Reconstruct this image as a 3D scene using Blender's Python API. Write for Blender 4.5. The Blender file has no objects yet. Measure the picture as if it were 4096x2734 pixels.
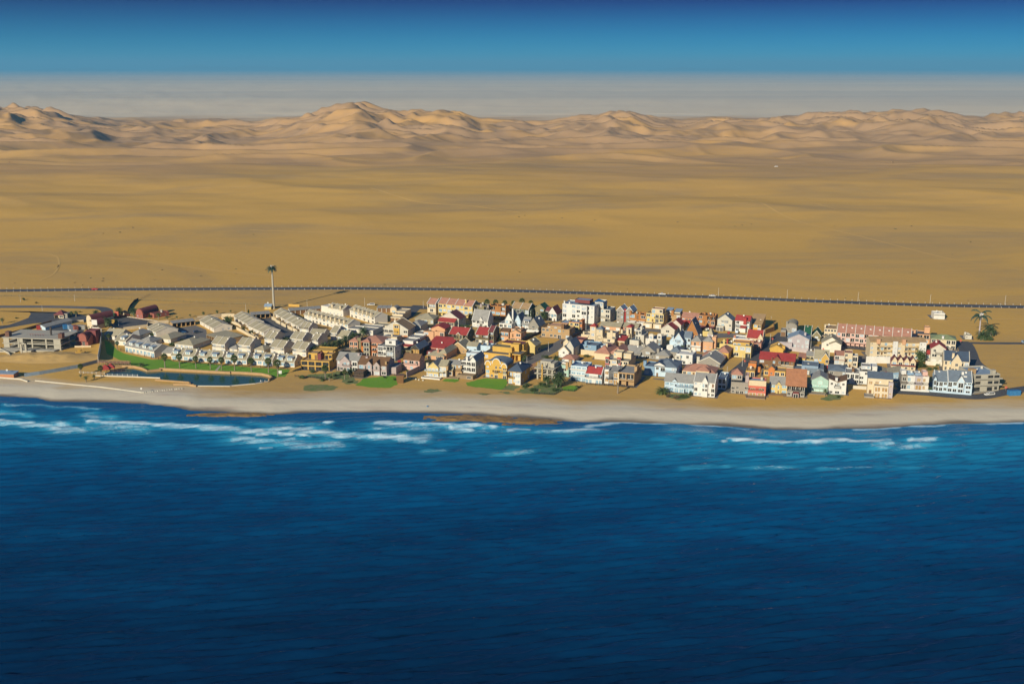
import bpy, math, random
import numpy as np
from mathutils import Vector, Matrix
rnd = random.Random(7)
SC = bpy.context.scene
COL = SC.collection
# ------------------------------------------------------------------ camera
CAMH, FPX, CX, CY, HORY = 165.0, 4400.0, 2048.0, 1367.0, 270.0
PITCH = math.atan((CY - HORY) / FPX)
SP, CP = math.sin(PITCH), math.cos(PITCH)
cam = bpy.data.cameras.new('camera'); cam_o = bpy.data.objects.new('camera', cam); COL.objects.link(cam_o)
cam_o.location = (0, 0, CAMH); cam_o.rotation_euler = (math.pi / 2 - PITCH, 0, 0)
cam.sensor_width = 36.0; cam.lens = 36.0 * FPX / 4096.0; cam.clip_start = 1.0; cam.clip_end = 250000.0
SC.camera = cam_o
SC.render.resolution_x = 1024; SC.render.resolution_y = 683
# ------------------------------------------------------------------ sky and sun
SUN_EL, SHADOW_AZ = math.radians(22.0), math.radians(33.0)
wd = bpy.data.worlds.new('World'); SC.world = wd; wd.use_nodes = True
nt = wd.node_tree; nt.nodes.clear()
sky = nt.nodes.new('ShaderNodeTexSky'); sky.sky_type = 'NISHITA'; sky.sun_disc = False
sky.sun_elevation = SUN_EL; sky.sun_rotation = math.pi + SHADOW_AZ
sky.air_density = 1.0; sky.dust_density = 0.0; sky.ozone_density = 4.0; sky.altitude = 200
# the deep polarised blue of this sky: upper sky out of view brightened to add fill light
geo = nt.nodes.new('ShaderNodeNewGeometry'); sep = nt.nodes.new('ShaderNodeSeparateXYZ')
nt.links.new(geo.outputs['Incoming'], sep.inputs[0])
neg = nt.nodes.new('ShaderNodeMath'); neg.operation = 'MULTIPLY'; neg.inputs[1].default_value = -1
nt.links.new(sep.outputs['Z'], neg.inputs[0])
mr = nt.nodes.new('ShaderNodeMapRange'); mr.inputs['From Min'].default_value = 0.0; mr.inputs['From Max'].default_value = 1.0
nt.links.new(neg.outputs[0], mr.inputs['Value'])
ramp = nt.nodes.new('ShaderNodeValToRGB'); nt.links.new(mr.outputs[0], ramp.inputs[0])
SKY_LO, SKY_HI = (0.0, 0.21, 0.48, 1), (0.0, 0.004, 0.115, 1)
SKY_TOP = (0.42, 0.62, 0.82, 1)
ramp.color_ramp.elements[0].color = SKY_LO; ramp.color_ramp.elements[1].color = SKY_TOP; e_ = ramp.color_ramp.elements.new(0.055); e_.color = SKY_HI
mul = nt.nodes.new('ShaderNodeMix'); mul.data_type = 'RGBA'; mul.blend_type = 'MULTIPLY'; mul.inputs[0].default_value = 1.0
nt.links.new(sky.outputs[0], mul.inputs[6]); nt.links.new(ramp.outputs[0], mul.inputs[7])
bg = nt.nodes.new('ShaderNodeBackground'); bg.inputs['Strength'].default_value = 0.15
nt.links.new(mul.outputs[2], bg.inputs['Color'])
wo = nt.nodes.new('ShaderNodeOutputWorld'); nt.links.new(bg.outputs[0], wo.inputs['Surface'])
sl = bpy.data.lights.new('sun', 'SUN'); sl.energy = 5.0; sl.angle = math.radians(0.5); sl.color = (1.0, 0.92, 0.76)
so = bpy.data.objects.new('sun', sl); COL.objects.link(so); so.location = (-200, -200, 400)
so.rotation_euler = Vector((math.sin(SHADOW_AZ) * math.cos(SUN_EL), math.cos(SHADOW_AZ) * math.cos(SUN_EL), -math.sin(SUN_EL))).to_track_quat('-Z', 'Y').to_euler()
vs = SC.view_settings; vs.view_transform = 'Standard'; vs.look = 'None'; vs.gamma = 1.0; vs.use_curve_mapping = False; vs.exposure = 0.3
SEA = -1.6

# ------------------------------------------------------------------ pixels of the photograph to points of the place
def P(px, py, z=0.0):
    a = (px - CX) / FPX; q = (CY - py) / FPX
    d = Vector((a, CP + q * SP, -SP + q * CP)); t = (z - CAMH) / d.z
    return Vector((a * t, d.y * t, z))
ZX = [0, 400, 800, 1180, 1600, 2000, 2400, 2800, 3200, 3576]
def S(z, x, y): return ZX[z] + x / 3.4096, 1180 + y / 3.4096       # close-up z to source pixels
def G(z, x, y, h=0.0): return P(*S(z, x, y), h)
def z_at(Y, py):
    q = (CY - py) / FPX
    return CAMH + Y * (q * CP - SP) / (CP + q * SP)

# ------------------------------------------------------------------ materials
MATS = {}
def srgb(c): return tuple((v / 255 / 12.92) if v / 255 <= 0.04045 else ((v / 255 + 0.055) / 1.055) ** 2.4 for v in c)
def N(nt, t, **kw):
    n = nt.nodes.new(t)
    for k, v in kw.items():
        if k in n.inputs: n.inputs[k].default_value = v
        else: setattr(n, k, v)
    return n
def newmat(name):
    m = bpy.data.materials.new(name); m.use_nodes = True
    nt = m.node_tree; b = nt.nodes['Principled BSDF']
    return m, nt, b
def mixrgb(nt, fac, a, b, blend='MIX'):
    n = nt.nodes.new('ShaderNodeMix'); n.data_type = 'RGBA'; n.blend_type = blend
    for i, v in ((0, fac), (6, a), (7, b)):
        if hasattr(v, 'links'): nt.links.new(v, n.inputs[i])
        elif i == 0: n.inputs[0].default_value = v
        else: n.inputs[i].default_value = (*v[:3], 1)
    return n.outputs[2]
def mrange(nt, v, a, b, c=0.0, d=1.0, smooth=False):
    n = N(nt, 'ShaderNodeMapRange'); n.clamp = True
    if smooth: n.interpolation_type = 'SMOOTHSTEP'
    nt.links.new(v, n.inputs['Value'])
    for k, x in (('From Min', a), ('From Max', b), ('To Min', c), ('To Max', d)): n.inputs[k].default_value = x
    return n.outputs[0]
def mth(nt, op, a, b=None):
    n = N(nt, 'ShaderNodeMath', operation=op)
    for i, v in ((0, a), (1, b)):
        if v is None: continue
        if hasattr(v, 'links'): nt.links.new(v, n.inputs[i])
        else: n.inputs[i].default_value = v
    return n.outputs[0]
def noise(nt, scale, detail=4, rough=0.55, vec=None, dist=0.0):
    n = N(nt, 'ShaderNodeTexNoise', Scale=scale, Detail=detail, Roughness=rough, Distortion=dist)
    if vec is not None: nt.links.new(vec, n.inputs['Vector'])
    return n.outputs['Fac']
def coords(nt, scale=(1, 1, 1), world=True, rot=0.0):
    mp = N(nt, 'ShaderNodeMapping'); mp.inputs['Scale'].default_value = scale; mp.inputs['Rotation'].default_value = (0, 0, rot)
    if world: nt.links.new(N(nt, 'ShaderNodeNewGeometry').outputs['Position'], mp.inputs['Vector'])
    else: nt.links.new(N(nt, 'ShaderNodeTexCoord').outputs['Object'], mp.inputs['Vector'])
    return mp.outputs[0]
def bump(nt, b, h, strength=0.3, dist=0.1):
    n = N(nt, 'ShaderNodeBump', Strength=strength, Distance=dist); nt.links.new(h, n.inputs['Height']); nt.links.new(n.outputs[0], b.inputs['Normal'])
WK = 0.78
PAL = dict(white=(232, 228, 214), cream=(226, 206, 166), pale=(214, 206, 184), yellow=(216, 172, 78), lemon=(222, 196, 120), orange=(212, 130, 62),
    burnt=(178, 120, 60), brown=(132, 96, 58), dark=(66, 58, 52), olive=(142, 130, 92), grey=(160, 152, 136), dgrey=(104, 104, 102), mauve=(186, 168, 160),
    pink=(222, 180, 160), coral=(214, 112, 86), peach=(222, 170, 124), red=(178, 62, 52), maroon=(130, 66, 62), green=(30, 96, 62), lgreen=(150, 160, 110),
    mint=(176, 206, 186), blue=(138, 168, 188), lblue=(202, 222, 230), sky=(60, 130, 180), navy=(72, 88, 106), tan=(186, 152, 104), terra=(194, 138, 110),
    rust=(206, 140, 92), khaki=(182, 170, 136), slate=(120, 132, 140), rgrey=(166, 162, 150), rblue=(150, 170, 184), concrete=(186, 178, 156), brick=(164, 96, 78),
    lav=(192, 180, 176), dgreen=(86, 98, 72), black=(38, 38, 40), deck=(150, 128, 96), shell=(234, 225, 204))
def colr(c):
    v = srgb(PAL[c] if isinstance(c, str) else c); return tuple(x * WK for x in v)
def mat(c, kind='wall'):
    key = (c, kind)
    if key in MATS: return MATS[key]
    base = colr(c); m, nt, b = newmat('%s %s' % (kind, c)); v = coords(nt)
    if kind == 'wall':
        n1 = noise(nt, 0.35, 5, 0.6, v); n2 = noise(nt, 3.0, 3, 0.6, coords(nt, (1, 1, 0.12)))
        c1 = mixrgb(nt, mrange(nt, n1, 0.3, 0.75), tuple(x * 1.04 for x in base), tuple(x * 0.86 for x in base))
        c2 = mixrgb(nt, mrange(nt, n2, 0.45, 0.8, 0, 0.35), c1, tuple(x * 0.62 for x in base))
        nt.links.new(c2, b.inputs['Base Color']); b.inputs['Roughness'].default_value = 0.85
        bump(nt, b, noise(nt, 6, 2, 0.5, v), 0.15, 0.03)
    elif kind == 'roof':
        n1 = noise(nt, 0.5, 5, 0.65, v); n2 = noise(nt, 4.0, 3, 0.6, v)
        c1 = mixrgb(nt, mrange(nt, n1, 0.3, 0.7), tuple(x * 1.08 for x in base), tuple(x * 0.74 for x in base))
        c2 = mixrgb(nt, mrange(nt, n2, 0.35, 0.75, 0, 0.4), c1, tuple(min(1, x * 0.7 + 0.02) for x in base))
        nt.links.new(c2, b.inputs['Base Color']); b.inputs['Roughness'].default_value = 0.75
        w = N(nt, 'ShaderNodeTexWave', Scale=1.6, Distortion=0.4); w.wave_type = 'BANDS'; w.bands_direction = 'Z'; nt.links.new(v, w.inputs['Vector'])
        bump(nt, b, w.outputs['Fac'], 0.35, 0.06)
    elif kind == 'paint':
        c1 = mixrgb(nt, mrange(nt, noise(nt, 2.0, 4, 0.6, v), 0.35, 0.75, 0, 0.3), base, tuple(x * 0.7 for x in base))
        nt.links.new(c1, b.inputs['Base Color']); b.inputs['Roughness'].default_value = 0.45
    elif kind == 'metal':
        w = N(nt, 'ShaderNodeTexWave', Scale=2.2, Distortion=0.0); nt.links.new(v, w.inputs['Vector'])
        c1 = mixrgb(nt, mrange(nt, noise(nt, 0.8, 5, 0.65, v), 0.4, 0.7, 0, 0.5), base, tuple(x * 0.55 for x in base))
        nt.links.new(c1, b.inputs['Base Color']); b.inputs['Roughness'].default_value = 0.5; b.inputs['Metallic'].default_value = 0.1
        bump(nt, b, w.outputs['Fac'], 0.4, 0.05)
    MATS[key] = m; return m
def special(name):
    if name in MATS: return MATS[name]
    m, nt, b = newmat(name)
    if name.startswith('glass'):
        cols = {'glass_pale': ((0.30, 0.36, 0.40), (0.52, 0.54, 0.52)), 'glass_dark': ((0.012, 0.015, 0.018), (0.05, 0.05, 0.045)), 'glass_blue': ((0.14, 0.27, 0.36), (0.32, 0.44, 0.48)), 'glass_mint': ((0.36, 0.60, 0.50), (0.46, 0.66, 0.58)), 'glass_amber': ((0.30, 0.17, 0.06), (0.42, 0.28, 0.12))}[name]
        n1 = noise(nt, 0.9, 2, 0.5, coords(nt)); nt.links.new(mixrgb(nt, mrange(nt, n1, 0.35, 0.65), *cols), b.inputs['Base Color'])
        b.inputs['Roughness'].default_value = 0.12; b.inputs['Specular IOR Level'].default_value = 0.6
    elif name.startswith('leaf'):
        base = {'leaf_palm': ((0.045, 0.085, 0.018), (0.14, 0.165, 0.045)), 'leaf_date': ((0.030, 0.062, 0.018), (0.10, 0.135, 0.04)), 'leaf_shrub': ((0.03, 0.055, 0.012), (0.10, 0.14, 0.03)), 'leaf_dry': ((0.10, 0.075, 0.035), (0.19, 0.14, 0.07)), 'leaf_mast': ((0.015, 0.05, 0.035), (0.035, 0.09, 0.06))}[name]
        n1 = noise(nt, 1.3, 3, 0.6, coords(nt)); nt.links.new(mixrgb(nt, mrange(nt, n1, 0.3, 0.7), *base), b.inputs['Base Color'])
        b.inputs['Roughness'].default_value = 0.6
        tr = N(nt, 'ShaderNodeBsdfTranslucent'); tr.inputs[0].default_value = (*[x * 1.2 for x in base[1]], 1)
        mx = N(nt, 'ShaderNodeMixShader'); mx.inputs[0].default_value = 0.25
        nt.links.new(b.outputs[0], mx.inputs[1]); nt.links.new(tr.outputs[0], mx.inputs[2]); nt.links.new(mx.outputs[0], nt.nodes['Material Output'].inputs[0])
    elif name == 'bark':
        n1 = noise(nt, 3, 4, 0.6, coords(nt, (1, 1, 3))); nt.links.new(mixrgb(nt, mrange(nt, n1, 0.3, 0.7), (0.30, 0.24, 0.16), (0.14, 0.11, 0.075)), b.inputs['Base Color']); b.inputs['Roughness'].default_value = 0.9
        bump(nt, b, n1, 0.6, 0.08)
    elif name == 'asphalt':
        v = coords(nt); n1 = noise(nt, 0.25, 5, 0.6, v); n2 = noise(nt, 0.04, 3, 0.5, v)
        c = mixrgb(nt, mrange(nt, n1, 0.3, 0.7), (0.055, 0.056, 0.058), (0.085, 0.082, 0.076)); c = mixrgb(nt, mrange(nt, n2, 0.5, 0.7, 0, 0.35), c, (0.14, 0.11, 0.07))
        nt.links.new(c, b.inputs['Base Color']); b.inputs['Roughness'].default_value = 0.8; bump(nt, b, noise(nt, 4, 3, 0.6, v), 0.3, 0.05)
    elif name == 'paving':
        v = coords(nt, rot=0.5); br = N(nt, 'ShaderNodeTexBrick', Scale=0.9); nt.links.new(v, br.inputs['Vector'])
        br.inputs['Color1'].default_value = (0.16, 0.145, 0.125, 1); br.inputs['Color2'].default_value = (0.13, 0.12, 0.108, 1); br.inputs['Mortar'].default_value = (0.10, 0.09, 0.075, 1)
        c = mixrgb(nt, mrange(nt, noise(nt, 0.08, 5, 0.6, v), 0.45, 0.75, 0, 0.35), br.outputs['Color'], (0.27, 0.20, 0.11))
        nt.links.new(c, b.inputs['Base Color']); b.inputs['Roughness'].default_value = 0.85
    elif name == 'yard':
        v = coords(nt); c = mixrgb(nt, mrange(nt, noise(nt, 0.12, 5, 0.6, v), 0.35, 0.7), (0.30, 0.215, 0.115), (0.22, 0.175, 0.115))
        nt.links.new(c, b.inputs['Base Color']); b.inputs['Roughness'].default_value = 0.9
    elif name == 'heap':
        v = coords(nt); nt.links.new(mixrgb(nt, noise(nt, 0.3, 5, 0.6, v), (0.52, 0.32, 0.09), (0.44, 0.28, 0.09)), b.inputs['Base Color']); b.inputs['Roughness'].default_value = 0.95; bump(nt, b, noise(nt, 1.5, 4, 0.6, v), 0.6, 0.2)
    elif name == 'lawn':
        v = coords(nt); n1 = noise(nt, 0.22, 5, 0.65, v); n2 = noise(nt, 2.5, 4, 0.7, v)
        c = mixrgb(nt, mrange(nt, n1, 0.3, 0.7), (0.11, 0.28, 0.002), (0.16, 0.30, 0.006)); c = mixrgb(nt, mrange(nt, n2, 0.4, 0.8, 0, 0.5), c, (0.07, 0.18, 0.003))
        nt.links.new(c, b.inputs['Base Color']); b.inputs['Roughness'].default_value = 0.9; bump(nt, b, n2, 0.8, 0.25)
    elif name == 'scrub':
        v = coords(nt); n1 = noise(nt, 0.3, 5, 0.65, v)
        c = mixrgb(nt, mrange(nt, n1, 0.35, 0.65), (0.095, 0.165, 0.025), (0.21, 0.185, 0.07))
        nt.links.new(c, b.inputs['Base Color']); b.inputs['Roughness'].default_value = 0.95; bump(nt, b, noise(nt, 2.5, 4, 0.7, v), 0.8, 0.3)
    elif name == 'pond':
        v = coords(nt); b.inputs['Base Color'].default_value = (0.032, 0.085, 0.055, 1); b.inputs['Roughness'].default_value = 0.12
        bump(nt, b, noise(nt, 1.2, 3, 0.6, v), 0.10, 0.05)
    elif name == 'reef':
        v = coords(nt, (0.5, 1.3, 1)); n1 = noise(nt, 0.35, 6, 0.65, v)
        c = mixrgb(nt, mrange(nt, n1, 0.35, 0.7), (0.30, 0.17, 0.045), (0.12, 0.075, 0.03)); nt.links.new(c, b.inputs['Base Color']); b.inputs['Roughness'].default_value = 0.6
        bump(nt, b, noise(nt, 1.2, 5, 0.7, v), 0.9, 0.25)
    elif name == 'rust':
        n1 = noise(nt, 0.7, 5, 0.7, coords(nt)); nt.links.new(mixrgb(nt, mrange(nt, n1, 0.42, 0.6), (0.50, 0.46, 0.40), (0.24, 0.10, 0.035)), b.inputs['Base Color']); b.inputs['Roughness'].default_value = 0.8
    elif name == 'rubber':
        b.inputs['Base Color'].default_value = (0.02, 0.02, 0.02, 1); b.inputs['Roughness'].default_value = 0.8
    MATS[name] = m; return m
def M_(x, kind='wall'):
    if not isinstance(x, str) or x in PAL: return mat(x, kind)
    return special(x)

# ------------------------------------------------------------------ objects
def tag(o, label, cat, group=None):
    o['label'] = label; o['category'] = cat
    if group: o['group'] = group
    return o
def mesh_obj(name, verts, faces, m=None, parent=None, smooth=False, kind=None):
    me = bpy.data.meshes.new(name); me.from_pydata([tuple(v) for v in verts], [], faces); me.update()
    if m is not None: me.materials.append(M_(m) if not hasattr(m, 'node_tree') else m)
    if smooth: me.shade_smooth()
    o = bpy.data.objects.new(name, me); COL.objects.link(o)
    if parent is not None: o.parent = parent
    if kind: o['kind'] = kind
    return o
def inst(name, me, parent, loc, rot=0.0, scale=(1, 1, 1)):
    o = bpy.data.objects.new(name, me); COL.objects.link(o); o.parent = parent; o.location = loc; o.rotation_euler = (0, 0, rot); o.scale = scale
    return o
def empty(name, loc, rz=0.0):
    o = bpy.data.objects.new(name, None); COL.objects.link(o); o.location = loc; o.rotation_euler = (0, 0, rz); o.empty_display_size = 1.0
    return o
class MB:
    def __init__(s): s.v = []; s.f = []
    def poly(s, *pts):
        n = len(s.v); s.v += [tuple(p) for p in pts]; s.f.append(tuple(range(n, n + len(pts))))
    def box(s, x0, x1, y0, y1, z0, z1):
        n = len(s.v); s.v += [(x, y, z) for z in (z0, z1) for x, y in ((x0, y0), (x1, y0), (x1, y1), (x0, y1))]
        s.f += [tuple(n + i for i in q) for q in ((3, 2, 1, 0), (4, 5, 6, 7), (0, 1, 5, 4), (1, 2, 6, 5), (2, 3, 7, 6), (3, 0, 4, 7))]
    def prism(s, pts, d):                                  # polygon pts (3-D) swept by vector d
        n = len(s.v); k = len(pts); d = Vector(d)
        s.v += [tuple(p) for p in pts] + [tuple(Vector(p) + d) for p in pts]
        s.f.append(tuple(n + i for i in range(k))); s.f.append(tuple(n + k + i for i in reversed(range(k))))
        for i in range(k): s.f.append((n + (i + 1) % k, n + i, n + k + i, n + k + (i + 1) % k))
    def tube(s, a, b, r0, r1, k=6, cap=True):
        a = Vector(a); b = Vector(b); d = (b - a).normalized(); u = d.orthogonal().normalized(); w = d.cross(u); n = len(s.v)
        for p, r in ((a, r0), (b, r1)): s.v += [tuple(p + (u * math.cos(t) + w * math.sin(t)) * r) for t in [2 * math.pi * i / k for i in range(k)]]
        for i in range(k): s.f.append((n + i, n + (i + 1) % k, n + k + (i + 1) % k, n + k + i))
        if cap: s.f.append(tuple(n + k + i for i in range(k))); s.f.append(tuple(n + i for i in reversed(range(k))))
    def out(s, name, m, parent=None, smooth=False, kind=None): return mesh_obj(name, s.v, s.f, m, parent, smooth, kind)
def sheet(name, pts, m, z=0.02, label=None, rough=0.0):
    """a flat piece of ground from world points; rough frays its outline"""
    if rough:
        q = []
        for a, b in zip(pts, pts[1:] + pts[:1]):
            n = max(1, int((b - a).length / 1.4)); q += [a.lerp(b, i / n) + Vector((rnd.uniform(-1, 1), rnd.uniform(-1, 1), 0)) * rough * (1.0 if i else .3) for i in range(n)]
        pts = q
    o = mesh_obj(name, [(p[0], p[1], z) for p in pts], [tuple(range(len(pts)))], m, kind='structure')
    if o.data.polygons[0].normal.z < 0: o.data.flip_normals()
    if label: o['label'] = label
    return o

# ------------------------------------------------------------------ noise for the terrain
_rs = np.random.RandomState(3); _PT = _rs.permutation(512); _GR = _rs.rand(512) * 2 * np.pi
def pnoise(x, y):
    xi = np.floor(x).astype(int); yi = np.floor(y).astype(int); xf = x - xi; yf = y - yi
    u = xf * xf * xf * (xf * (xf * 6 - 15) + 10); v = yf * yf * yf * (yf * (yf * 6 - 15) + 10)
    def g(a, b):
        h = _GR[_PT[(_PT[(xi + a) & 511] + yi + b) & 511]]; return np.cos(h) * (xf - a) + np.sin(h) * (yf - b)
    return (g(0, 0) * (1 - u) + g(1, 0) * u) * (1 - v) + (g(0, 1) * (1 - u) + g(1, 1) * u) * v
def fbm(x, y, o=4):
    return sum(pnoise(x * 2 ** i + 17.3 * i, y * 2 ** i - 9.1 * i) / 2 ** i for i in range(o))
def sstep(x, a, b):
    t = np.clip((x - a) / (b - a), 0, 1); return t * t * (3 - 2 * t)
SHORE = [(0, 1583), (150, 1590), (200, 1604), (400, 1606), (560, 1612), (700, 1626), (760, 1640), (880, 1645), (1000, 1650), (1080, 1657), (1200, 1650), (1400, 1646), (1600, 1648), (1900, 1655), (2000, 1665), (2150, 1675), (2300, 1685), (2450, 1686), (2700, 1693), (2900, 1703), (3100, 1716), (3200, 1716), (3500, 1712), (3700, 1697), (4096, 1687)]
_sp = [P(x, y, SEA) for x, y in SHORE]; SHX = np.array([p.x for p in _sp]); SHY = np.array([p.y for p in _sp])
def shoredist(x, y): return y - np.interp(x, SHX, SHY)
CREST = [(-600, 440), (-300, 415), (0, 404), (100, 402), (180, 409), (330, 426), (480, 458), (640, 486), (800, 492), (1000, 482), (1130, 462), (1250, 440), (1350, 415), (1450, 393), (1530, 418), (1620, 435), (1750, 431), (1850, 440), (1930, 466), (2050, 477), (2150, 470), (2250, 455), (2350, 445), (2420, 428), (2500, 440), (2600, 462), (2700, 466), (2800, 455), (3000, 460), (3060, 448), (3150, 446), (3290, 428), (3400, 440), (3550, 430), (3700, 435), (3850, 450), (4000, 440), (4096, 452), (4500, 430), (5000, 450)]
CRD = 3100.0
_ct = np.array([(x - CX) / FPX / CP for x, y in CREST]); _cz = np.array([z_at(CRD, y) for x, y in CREST])
def ground_z(x, y):
    s = shoredist(x, y)
    z = np.maximum(SEA + s * 0.07, -14)
    z = np.where(s < 0, z, SEA + (-SEA) * np.clip(s / 13, 0, 1) ** 0.85)
    t = x / np.maximum(y, 1)
    ez = np.interp(t, _ct, _cz)
    wx = x + 70 * fbm(x / 420, y / 420, 2); wy = y + 70 * fbm(x / 420 + 50, y / 420, 2)
    # the smooth rise of sand before the dunes
    z = z + 16 * sstep(y, 950, 1650) * (1 - 0.75 * sstep(y + 70 * pnoise(x / 260, y * 0), 1700, 1840)) + (3.2 * fbm(x / 210, y / 110, 3) + 9.0 * np.clip(0.55 - np.abs(2 * pnoise(x / 520 + y / 900 + 3, y / 300 - x / 1500)), 0, 1)) * sstep(y, 960, 1350)
    # main dune range
    prof = sstep(y, 2050, CRD) * (1 - sstep(y, CRD, 3800))
    big = np.maximum(ez - 30, 0) * prof
    rid = 1 - np.abs(2 * pnoise(wx / 330 + 5, wy / 210 + 3)); rid2 = 1 - np.abs(2 * pnoise(wx / 140 + 15, wy / 85 + 8)); rid3 = 1 - np.abs(2 * pnoise(wx / 60 + 1, wy / 42 + 18))
    mask = sstep(y, 1720, 2150) * (1 - sstep(y, 3150, 3700))
    amp = np.minimum(0.5 + big / 70, 1.0)
    rid4 = 1 - np.abs(2 * pnoise(wx / 27 + 7, wy / 19 + 2)); far = sstep(y, 2150, 2850) * (1 - sstep(y, 3150, 3700)) + 0.34 * mask
    lows = 30 * np.clip(rid - 0.66, 0, 1) ** 1.15 * mask * (1 + amp)
    z = z + big * (0.94 + 0.08 * rid2) + lows + far * (12.0 * amp * np.clip(rid2 - 0.5, 0, 1) * 2 + 4.4 * (rid3 - 0.72) * amp + 1.3 * (rid4 - .7) * amp)
    z = z - 9 * sstep(y, 2000, 2600) * (1 - sstep(y, 3100, 3700))
    z = z + 2.5 * fbm(x / 900, y / 900, 3) * sstep(y, 3800, 5200) * (1 - sstep(y, 30000, 60000))
    return z
def grid_obj(name, X, Y, Z, m, attrs=None, kind='structure', smooth=True):
    r, c = X.shape; me = bpy.data.meshes.new(name)
    co = np.stack([X, Y, Z], -1).reshape(-1, 3).astype(np.float32)
    i = np.arange(r * c).reshape(r, c); q = np.stack([i[:-1, :-1], i[:-1, 1:], i[1:, 1:], i[1:, :-1]], -1).reshape(-1, 4)
    me.vertices.add(len(co)); me.vertices.foreach_set('co', co.ravel())
    me.loops.add(q.size); me.loops.foreach_set('vertex_index', q.ravel().astype(np.int32))
    me.polygons.add(len(q)); me.polygons.foreach_set('loop_start', np.arange(0, q.size, 4, dtype=np.int32))
    me.update(calc_edges=True); me.validate()
    for k, v in (attrs or {}).items():
        a = me.attributes.new(k, 'FLOAT', 'POINT'); a.data.foreach_set('value', np.asarray(v, dtype=np.float32).ravel())
    if smooth: me.shade_smooth()
    me.materials.append(m); o = bpy.data.objects.new(name, me); COL.objects.link(o); o['kind'] = kind
    return o
tt = np.concatenate([[-40, -12, -5, -2.5, -1.4, -1.0, -0.8, -0.7], np.linspace(-0.62, 0.62, 620), [0.7, 0.8, 1.0, 1.4, 2.5, 5, 12, 40]])
yy = np.concatenate([np.arange(380, 780, 2.5), np.arange(780, 1500, 6.5), np.arange(1500, 3400, 6.0), np.arange(3400, 4000, 15), np.geomspace(4000, 90000, 70)])
TX, GY = np.meshgrid(tt, yy); GX = TX * np.clip(GY, 380, 90000)
GX = np.clip(GX, -90000, 90000)
GZ = ground_z(GX, GY)
gm, nt, b = newmat('sand ground')
v = coords(nt); at = N(nt, 'ShaderNodeAttribute', attribute_name='shore').outputs['Fac']; pl = N(nt, 'ShaderNodeAttribute', attribute_name='plain').outputs['Fac']
nA = noise(nt, 0.0075, 6, 0.6, coords(nt, (0.42, 1.0, 1), rot=0.12), 0.8); nB = noise(nt, 0.05, 5, 0.6, coords(nt, (0.25, 1.0, 1)), 0.3); nC = noise(nt, 0.5, 4, 0.6, v)
sand = mixrgb(nt, mrange(nt, nA, 0.47, 0.66), (0.57, 0.335, 0.074), (0.38, 0.25, 0.10))
sand = mixrgb(nt, mrange(nt, nB, 0.40, 0.75, 0, 0.55), sand, (0.60, 0.345, 0.076))
sand = mixrgb(nt, mrange(nt, nC, 0.35, 0.75, 0, 0.35), sand, (0.43, 0.265, 0.074))
dune = N(nt, 'ShaderNodeAttribute', attribute_name='dune').outputs['Fac']
sand = mixrgb(nt, mth(nt, 'MULTIPLY', dune, 0.6), sand, (0.49, 0.265, 0.095))
sand = mixrgb(nt, mth(nt, 'MULTIPLY', dune, mrange(nt, noise(nt, 0.006, 5, 0.6, coords(nt, (0.5, 1, 1))), 0.33, 0.52)), sand, (0.37, 0.228, 0.11))
# far gravel plain
pN = noise(nt, 0.0011, 6, 0.62, coords(nt, (0.22, 1, 1)), 0.4); pN2 = noise(nt, 0.00025, 4, 0.6, coords(nt, (0.10, 1, 1)))
plc = mixrgb(nt, mrange(nt, pN, 0.38, 0.66), (0.68, 0.55, 0.36), (0.60, 0.50, 0.34)); plc = mixrgb(nt, mrange(nt, pN2, 0.5, 0.62), plc, (0.48, 0.42, 0.32))
sand = mixrgb(nt, pl, sand, plc)
# beach
bn = mth(nt, 'ADD', at, mrange(nt, noise(nt, 0.06, 4, 0.6, coords(nt, (0.4, 1, 1))), 0.2, 0.8, -9, 9))
beach = mixrgb(nt, mrange(nt, noise(nt, 0.12, 5, 0.65, coords(nt, (0.16, 1, 1))), 0.56, 0.68, 0, 0.55), (0.54, 0.475, 0.34), (0.37, 0.27, 0.205))
sand = mixrgb(nt, mrange(nt, bn, 16, 34, 1, 0), sand, beach)
wet = mth(nt, 'ADD', at, mrange(nt, noise(nt, 0.05, 3, 0.5, coords(nt, (0.5, 1, 1))), 0.3, 0.7, -2.5, 2.5))
sand = mixrgb(nt, mrange(nt, wet, 0.5, 4.5, 1, 0), sand, (0.15, 0.125, 0.095))
nt.links.new(sand, b.inputs['Base Color']); b.inputs['Roughness'].default_value = 0.95; b.inputs['Specular IOR Level'].default_value = 0.15
bump(nt, b, mth(nt, 'ADD', noise(nt, 0.16, 5, 0.6, coords(nt, (0.5, 1, 1))), mth(nt, 'MULTIPLY', nC, 0.25)), 0.7, 0.5)
grid_obj('ground', GX, GY, GZ, gm, dict(shore=np.clip(shoredist(GX, GY), -40, 200), plain=sstep(GY + 250 * pnoise(GX / 500, GY / 500), 3350, 3900), dune=sstep(GY + 420 * fbm(GX / 500, GY / 500, 3), 1250, 2500)))

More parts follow.
